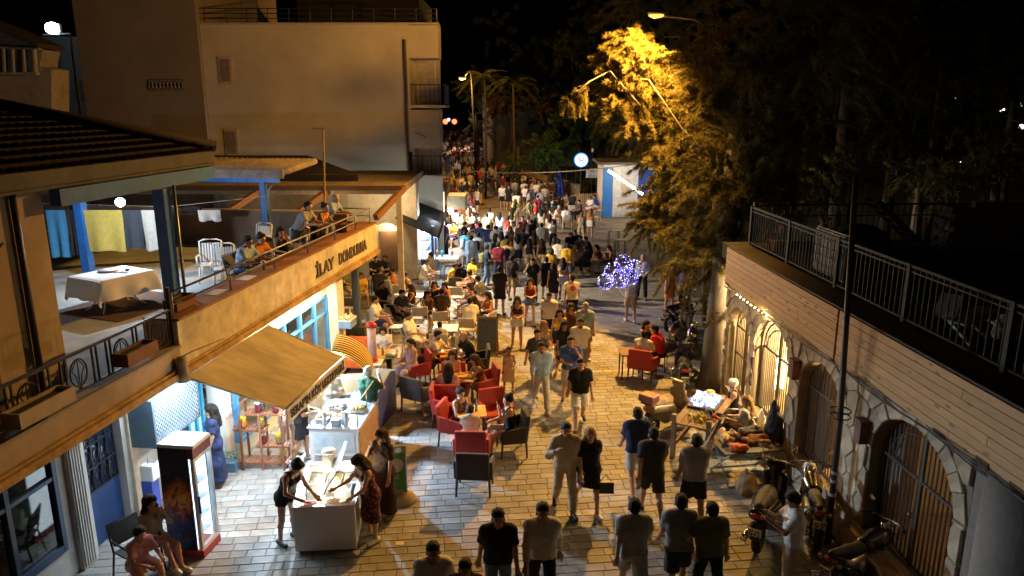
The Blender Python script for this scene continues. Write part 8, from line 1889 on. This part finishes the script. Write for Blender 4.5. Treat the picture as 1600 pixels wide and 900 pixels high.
# ---------------------------------------------------------------- middle distance: each with own place, clothes and bearing
MV = .0288
mid = [
 # seated women and men round the middle tables (px, py of seat foot, face, pose, sex, top, bottom, hair, label)
 (668, 512, 40, 'sit', w, ('tank', 'brown'), ('shorts', 'black'), ('longfront', 'black'), 'woman in a brown top with long black hair at the left of the middle table'),
 (690, 513, 178, 'sitlean', m, ('tee', 'dark brown'), ('trousers', 'black'), S_, 'man in dark brown seen from behind at the middle table'),
 (680, 494, 10, 'sit', w, ('tank', 'black'), ('shorts', 'black'), ('longfront', 'dark'), 'woman in black behind the middle table'),
 (696, 496, -10, 'sit', w, ('tank', 'maroon'), ('shorts', 'black'), ('longfront', 'black'), 'woman in maroon with long black hair behind the middle table'),
 (734, 530, 176, 'sitlean', m, ('tee', 'white'), ('shorts', 'black'), S_, 'man in white seen from behind at the table left of the blackboard'),
 (736, 498, -60, 'sit', w, ('crop', 'beige'), ('shorts', 'denim'), ('long', 'brown'), 'woman in a beige top right of the middle table'),
 (750, 520, -80, 'sitlean', w, ('tank', 'black'), ('shorts', 'black'), ('long', 'black'), 'woman in black in profile beside the white chair'),
 (764, 514, -50, 'sit', w, ('tank', 'orange'), ('shorts', 'black'), ('longfront', 'black'), 'woman in orange at the right end of the middle tables'),
 (756, 487, -110, 'sitlean', m, ('tee', 'light grey'), ('shorts', 'khaki'), S_, 'man in a light grey tee leaning in from the right'),
 (743, 474, -80, 'sitlean', w, ('tank', 'navy'), ('shorts', 'black'), ('bun', 'black'), 'woman in a navy top with a bun in the middle tables'),
 (705, 462, 60, 'sitlean', m, ('tee', 'mustard'), ('trousers', 'black'), S_, 'man in a mustard shirt at the back middle table'),
 (718, 464, 178, 'sitlean', m, ('tee', 'black'), ('trousers', 'black'), S_, 'man in black seen from behind at the back middle table'),
 (740, 452, -20, 'sit', w, ('tee', 'yellow'), ('shorts', 'white'), ('bob', 'brown'), 'woman in yellow facing the camera behind the tables'),
 (676, 444, -70, 'sitcross', m, ('tee', 'beige'), ('trousers', 'beige'), ('short', 'dark'), 'man in beige with a cap of dark hair seated by the lit shop table'),
 (661, 452, 70, 'sitlean', w, ('tee', 'white'), ('shorts', 'white'), ('pony', 'brown'), 'woman in white seated left of the lit shop table'),
 (634, 478, 160, 'sit', w, ('tank', 'brown'), ('shorts', 'denim'), ('pony', 'black'), 'woman in brown under the drainpipe'),
 (645, 500, -70, 'sit', w, ('tank', 'dark brown'), ('trousers', 'black'), ('long', 'dark'), 'woman in dark brown beside the bearded man'),
 (586, 447, 30, 'sitlean', m, ('tee', 'black'), ('trousers', 'black'), S_, 'man in black left of the arched niche'),
 (609, 446, -30, 'sitlean', m, ('tee', 'charcoal'), ('trousers', 'black'), ('crop', 'brown'), 'man in charcoal right of the arched niche'),
 (592, 474, 178, 'sitlean', m, ('tee', 'black'), ('trousers', 'black'), S_, 'man in black seen from behind below the arched niche'),
 (566, 478, 20, 'sit', w, ('tee', 'mustard'), ('shorts', 'khaki'), ('long', 'brown'), 'woman in mustard beside the veranda post'),
 (545, 470, 40, 'sit', m, ('tee', 'olive'), ('shorts', 'khaki'), S_, 'man in olive in the shade under the sign parapet'),
 (617, 470, -80, 'sit', w, ('tee', 'orange'), ('shorts', 'beige'), ('bun', 'dark'), 'woman in orange stretching between the niche and the drainpipe'),
 # standing in the middle
 (781, 492, 170, 'stand', m, ('tee', 'black'), ('shorts', 'black'), S_, 'man in all black seen from behind right of the middle tables'),
 (800, 470, 140, 'stand2', m, ('tee', 'black'), ('shorts', 'khaki'), S_, 'man in a black tee and khaki shorts turned to his friend'),
 (832, 475, -20, 'mouth1', m, ('tee', 'black'), ('trousers', 'black'), S_, 'man in black with a hand to his face in the middle of the street'),
 (853, 470, 180, 'walk', m, ('tee', 'black'), ('shorts', 'black'), S_, 'man in black shorts walking away behind the man touching his face'),
 (864, 478, 176, 'walk', w, ('dress', 'black'), None, ('long', 'black'), 'woman with very long black hair walking away in the middle'),
 (879, 468, 178, 'walk2', w, ('crop', 'beige'), ('miniskirt', 'white'), ('long', 'dark'), 'woman in a white mini skirt walking away'),
 (886, 445, 182, 'stand', m, ('tee', 'mustard'), ('shorts', 'denim'), S_, 'man in a mustard tee seen from behind at the right of the crowd'),
 (861, 449, 180, 'walk', w, ('dresst', 'mustard'), None, ('bob', 'dark'), 'woman in a mustard dress walking away'),
 (872, 437, 176, 'stand', m, ('tee', 'white'), ('trousers', 'charcoal'), S_, 'man in white seen from behind left of the mustard tee'),
 (846, 430, 178, 'walk', w, ('tank', 'black'), ('shorts', 'beige'), ('long', 'brown'), 'woman with brown hair in black walking away up the street'),
 (827, 430, 182, 'walk2', w, ('tank', 'black'), ('shorts', 'khaki'), ('long', 'black'), 'woman in black and khaki walking away'),
 (818, 414, 180, 'walk', m, ('tee', 'blue'), ('shorts', 'white'), B_, 'man in a blue tee and white shorts walking up the street'),
 (834, 415, 176, 'walk', w, ('tee', 'white'), ('shorts', 'black'), ('long', 'brown'), 'woman in white with brown hair walking up the street'),
 (830, 396, 180, 'walk2', m, ('tee', 'black'), ('trousers', 'black'), ('short', 'black'), 'man in black walking up beside the pale shirt'),
 (846, 403, 180, 'walk', m, ('shirt', 'white'), ('trousers', 'beige'), S_, 'man in a loose white shirt walking up the street'),
 (797, 404, 0, 'walk', w, ('crop', 'white'), ('trousers', 'denim'), ('longfront', 'blond'), 'woman in a white crop top and jeans walking towards the camera'),
 (801, 399, 4, 'walk2', m, ('tee', 'white'), ('trousers', 'denim'), S_, 'man in white just behind the woman in jeans'),
 (812, 401, 0, 'walk', m, ('tee', 'cream'), ('shorts', 'denim'), S_, 'man in a cream tee and denim shorts walking towards the camera'),
 (775, 410, 170, 'stand2', m, ('tee', 'beige'), ('shorts', 'black'), ('curly', 'dark'), 'curly haired man in beige in the middle of the street'),
 (763, 408, 180, 'stand', m, ('tee', 'navy'), ('shorts', 'light grey'), ('curly', 'black'), 'man in a dark printed tee seen from behind'),
 (751, 405, 150, 'stand2', m, ('tee', 'navy'), ('trousers', 'black'), S_, 'man in navy beside the printed tee'),
 (793, 440, 178, 'stand', m, ('tee', 'khaki'), ('shorts', 'grey'), S_, 'man in a khaki tee seen from behind in the middle'),
 (779, 443, 176, 'stand2', m, ('tee', 'maroon'), ('trousers', 'navy'), S_, 'man in a maroon tee seen from behind'),
 (761, 448, 100, 'hold', m, ('tee', 'navy'), ('trousers', 'denim'), S_, 'man in a navy tee and blue jeans in profile'),
 (737, 430, 170, 'stand', m, ('shirt', 'light blue'), ('shorts', 'light blue'), ('short', 'dark'), 'man in pale cyan lit by the shop, seen from behind'),
 (748, 424, 160, 'stand2', m, ('tee', 'light grey'), ('shorts', 'light grey'), S_, 'man in a light tee with a bag strap near the shop'),
 (727, 420, 150, 'stand2', m, ('tee', 'teal'), ('shorts', 'light grey'), ('short', 'dark'), 'man in teal with a pale backpack near the shop'),
 (726, 402, 80, 'phone', m, ('tee', 'black'), ('trousers', 'beige'), S_, 'man in black looking at a tray before the lit crowd'),
 (697, 402, -60, 'stand', m, ('tee', 'purple'), ('trousers', 'navy'), S_, 'man in purple standing behind the lit shop table'),
 (698, 372, 100, 'stand', m, ('tee', 'black'), ('baggy', 'pink'), S_, 'man in black beside the pink glow of the shop'),
 (807, 341, 180, 'walk', m, ('tee', 'cream'), ('trousers', 'cream'), ('short', 'black'), 'man all in cream walking away alone in the open street'),
 (785, 327, 0, 'stand', m, ('tee', 'white'), ('shorts', 'black'), S_, 'man in a white tee and black shorts facing the camera in the far open street'),
 (795, 328, 5, 'stand', m, ('tee', 'black'), ('shorts', 'black'), S_, 'man in black beside the far white tee'),
 (750, 320, 178, 'walk', m, ('tee', 'charcoal'), ('trousers', 'khaki'), S_, 'man in charcoal walking away in the far open street'),
 (770, 308, 176, 'walk2', m, ('tee', 'black'), ('trousers', 'charcoal'), S_, 'dark figure walking away farthest in the open street'),
 # seated groups on the right
 (868, 354, 60, 'sitlean', m, ('tee', 'cream'), ('shorts', 'beige'), ('crop', 'grey'), 'man in cream at the left of the far right table'),
 (884, 358, 178, 'sit', m, ('tee', 'white'), ('shorts', 'beige'), S_, 'man in white with his back to camera at the far right table'),
 (893, 343, 176, 'stand', m, ('tee', 'black'), ('shorts', 'white'), S_, 'man in black and white shorts standing by the far right table'),
 (884, 330, 10, 'sit', w, ('tank', 'beige'), ('shorts', 'white'), ('long', 'brown'), 'woman in beige seated below the picket fence'),
 (905, 345, -60, 'sit', m, ('tee', 'charcoal'), ('trousers', 'black'), S_, 'man in charcoal seated left of the kiosk'),
 (933, 334, -100, 'sitlean', m, ('tee', 'royal blue'), ('shorts', 'white'), S_, 'man in bright blue leaning beside the kiosk'),
 (922, 338, -40, 'sit', m, ('tee', 'white'), ('shorts', 'white'), S_, 'man in white seated beside the bright blue shirt'),
 (908, 380, 170, 'stand2', w, ('tank', 'beige'), ('shorts', 'beige'), ('pony', 'blond'), 'blond woman in beige standing between the right hand tables'),
 (922, 372, 150, 'stand', w, ('tank', 'orange'), ('miniskirt', 'white'), ('long', 'blond'), 'woman in an orange top and white skirt by the right hand tables'),
 (888, 404, 20, 'sitlean', m, ('tee', 'black'), ('trousers', 'black'), S_, 'man in black at the left of the right hand table group'),
 (898, 402, 0, 'sit', m, ('tee', 'navy'), ('trousers', 'black'), S_, 'man in navy behind the right hand table group'),
 (909, 410, -30, 'sitlean', m, ('tee', 'charcoal'), ('trousers', 'charcoal'), ('beard', 'black'), 'bearded man in charcoal in the right hand table group'),
 (921, 412, -70, 'sitlean', m, ('tee', 'navy'), ('trousers', 'navy'), S_, 'man in navy leaning in at the right of the group'),
 (902, 432, 178, 'sitlean', m, ('tee', 'dark brown'), ('trousers', 'black'), S_, 'man in dark brown with his back to camera in the right hand group'),
 (914, 432, 170, 'sit', m, ('tee', 'black'), ('shorts', 'black'), S_, 'man in black with his back to camera in the right hand group'),
 (938, 425, -80, 'sitlean', w, ('tee', 'maroon'), ('shorts', 'beige'), ('bob', 'black'), 'woman in maroon seated by the tall tables'),
 (951, 428, -60, 'sit', w, ('tank', 'brown'), ('shorts', 'denim'), ('long', 'brown'), 'woman in brown seated behind the sparkling balloons'),
 (886, 436, 176, 'sit', m, ('tee', 'grey'), ('shorts', 'grey'), S_, 'man in grey seated left edge of the right hand group'),
 (860, 330, 90, 'sit', m, ('tee', 'black'), ('trousers', 'black'), S_, 'man in black seated beside the far motorbikes'),
 (842, 318, 20, 'stand', m, ('tee', 'white'), ('trousers', 'denim'), S_, 'man in white standing behind the far motorbikes'),
 (832, 316, 0, 'stand2', w, ('tank', 'beige'), ('trousers', 'denim'), ('long', 'dark'), 'woman in beige standing behind the far motorbikes'),
 (852, 320, -20, 'stand', m, ('tee', 'charcoal'), ('shorts', 'black'), S_, 'man in charcoal standing by the blue parasol'),
 (862, 316, -40, 'stand2', m, ('tee', 'light grey'), ('trousers', 'navy'), S_, 'man in light grey right of the charcoal tee by the parasol'),
 (816, 300, 10, 'stand', w, ('tee', 'grey'), ('shorts', 'black'), ('bob', 'brown'), 'person in grey under the yellow banner'),
]
for (px, py, fc, po, sx, tp, bt, hr, lb) in mid: person(lb, G(px, py), fc, po, sx, tp, bt, hr, None, MV if py > 400 else .0305)
# lit crowd in front of the cold shop: seated and standing, seen head to waist
r = random.Random(17)
lit = []
gx = [(704, 350), (712, 344), (719, 352), (726, 346), (708, 362), (716, 366), (724, 360), (732, 356), (702, 336), (710, 330), (718, 334), (728, 332), (736, 340), (741, 350), (745, 366), (736, 372), (706, 322), (714, 318), (722, 322), (731, 320), (739, 326), (746, 334), (700, 384), (711, 386), (721, 384), (732, 390), (742, 384)]
tops = ['white', 'pink', 'cream', 'black', 'white', 'beige', 'navy', 'light grey', 'maroon', 'orange', 'yellow']
for i, (px, py) in enumerate(gx):
    fem = r.random() < .5; seated = i % 3 != 0; t_ = tops[(i*7+i//11) % len(tops)]
    hr_ = ('long', r.choice(['brown', 'black', 'dark'])) if fem else ('short', 'black')
    lb = '%s in %s %s by the bright shop, %s' % ('woman' if fem else 'man', t_, 'seated' if seated else 'standing', ['nearest the shop lightbox', 'left of the middle', 'at its middle', 'right of the middle', 'at its street side'][min(4, max(0, (px-700)//10))])+(' back row' if py < 336 else ' front row' if py > 362 else ' centre row')
    person(lb, G(px, py), r.choice([0, 30, 60, 170, -40, -90, 120, 90]), r.choice(['sit', 'sitlean', 'sitmouth']) if seated else r.choice(['stand', 'stand2']), w if fem else m, ('tank' if fem and i % 2 else 'tee', t_), ('shorts' if i % 2 else 'trousers', r.choice(['black', 'denim', 'beige', 'navy'])), hr_, None, .032, group='people in the brightly lit crowd by the cold shop')
# far crowd filling the street: the nearest rows first
far = []
r = random.Random(5)
def crowd_pt():
    while True:
        y = 200+105*r.random()**.8; t_ = (y-200)/105
        x0 = 697+ -4*t_; x1 = 728+112*t_**.85
        x = r.uniform(x0, x1)
        if y > 285 and 752 < x < 790 and r.random() < .75: continue
        return x, y
pts = []
tries = 0
while len(pts) < 128 and tries < 9000:
    tries += 1
    x, y = crowd_pt(); p = G(x, y+6)
    if all((p-q[2]).length > .62 for q in pts): pts.append((x, y+6, p))
pts.sort(key=lambda q: -q[1])
extra = []
tries = 0
taken = [o.location.copy() for o in COL.objects if o.get('category') == 'person']
while len(extra) < 42 and tries < 4000:
    tries += 1
    x = r.uniform(694, 872); y = r.uniform(312, 428)
    if 736 < x < 800 and y < 372 or x < 694+(y-300)*.25: continue
    p = G(x, y)
    if all((p-q).length > .6 for q in taken): extra.append((x, y, p)); taken.append(p)
rest_pts = pts[80:]; pts = extra+pts[:80]
for i, (x, y, p) in enumerate(pts):
    fem = r.random() < .45; po = r.choice(['stand', 'walk', 'walk2', 'stand2']); fc = r.choice([180, 175, 185, 0, 5, -10, 170, 90, -90])
    t_ = r.choice(['black', 'white', 'charcoal', 'grey', 'navy', 'white', 'beige', 'brown', 'yellow', 'mustard', 'maroon', 'light grey', 'black', 'cream', 'white', 'white', 'cream', 'light grey', 'olive', 'red'])
    zone = 'in the middle street' if y > 345 else 'beyond the open paving' if y > 311 else 'near rows of the far crowd' if y > 285 else 'middle of the far crowd' if y > 250 else 'densest end of the far crowd'
    side = 'far left' if x < 714 else 'left' if x < 735 else 'centre' if x < 762 else 'right' if x < 815 else 'far right'
    b1, b2 = r.choice(['shorts', 'trousers']), r.choice(['black', 'denim', 'navy', 'beige', 'charcoal'])
    lb = '%s in %s and %s %s, %s, %s, %s' % ('woman' if fem else 'man', t_, b2, b1, zone, side, 'facing away' if abs(fc) > 150 else 'facing camera' if abs(fc) < 20 else 'in profile')
    if i < len(extra): fc = fc if fc not in (5, -10) else 178
    person(lb, p, fc, po, w if fem else m, ('tank' if fem and i % 3 == 0 else 'tee', t_), (b1, b2), ('long', 'dark') if fem else S_, None, (.078 if i >= len(extra) else .052), group='people in the far crowd up the street')
CRD = None
V = []
# the unresolved mass beyond the counted people
bp_ = build_person('m', 'stand', 'tee', 'trousers', 'short', .11)
base_me = np_mesh('crowd_figure', [(v, f, 0 if nm == 'body' else 1 if nm == 'tee_shirt' else 3 if nm == 'hair' else 2) for nm, (v, f, mi) in bp_.items()])
if base_me is not None:
    vv = np.empty(len(base_me.vertices)*3, 'f'); base_me.vertices.foreach_get('co', vv); vv = vv.reshape(-1, 3)
    fq = np.array([list(p.vertices) for p in base_me.polygons]); mi = np.array([p.material_index for p in base_me.polygons]); parts_ = []
    for i in range(170):
        yy = r.uniform(64, 190); xc = -4.6-(yy-60)*.073; xx = xc+r.uniform(-3.4, 3.6)
        if i < len(rest_pts): xx, yy = rest_pts[i][2].x, rest_pts[i][2].y
        a = r.choice([0, pi])
        ro = np.array([[cos(a), -sin(a), 0], [sin(a), cos(a), 0], [0, 0, 1]]); parts_.append(((vv @ ro.T)+np.array([xx, yy, 0]), fq, np.where(mi == 1, 1+i % 4, np.where(mi == 0, 0, 5))))
    me = np_mesh('far_crowd', parts_)
    for mm in (skinm(1), cloth('white'), cloth('grey'), cloth('navy'), cloth('maroon'), cloth('black')): me.materials.append(mm)
    o = bpy.data.objects.new('far_crowd', me); COL.objects.link(o); tag(o, 'unresolved mass of people at the very far end of the street', 'crowd', kind='stuff')

# backpacks and shoulder bags worn in the crowd
rb = random.Random(9); S = SDF(.025); S.cone((0, .17, 1.08), (0, .17, 1.32), .13, .11, .05); S.cone((0, .24, 1.05), (0, .24, 1.15), .07, .07, .05); v, f = S.mesh(); bpm = np_mesh('backpack', [(v, f, 0)]); bpm.materials.append(None)
for key, colr in (('light tee with a bag strap', 'black'), ('man in teal', 'light grey'), ('curly haired man in beige', 'charcoal'), ('man in a blue tee and white shorts', 'black'), ('woman in white with brown hair', 'brown'), ('man in a khaki tee', 'navy'), ('man in a navy tee and blue jeans', 'olive')):
    for p in [o for o in COL.objects if o.get('category') == 'person' and key in o.get('label', '')][:1]:
        o = bpy.data.objects.new('backpack', bpm); COL.objects.link(o); o.location = p.location; o.rotation_euler = p.rotation_euler; o.material_slots[0].link = 'OBJECT'; o.material_slots[0].material = cloth(colr)
        tag(o, '%s backpack on the back of the %s' % (colr, p['label'].split(' ', 1)[0]+' '+' '.join(p['label'].split(' ')[1:7])), 'backpack')
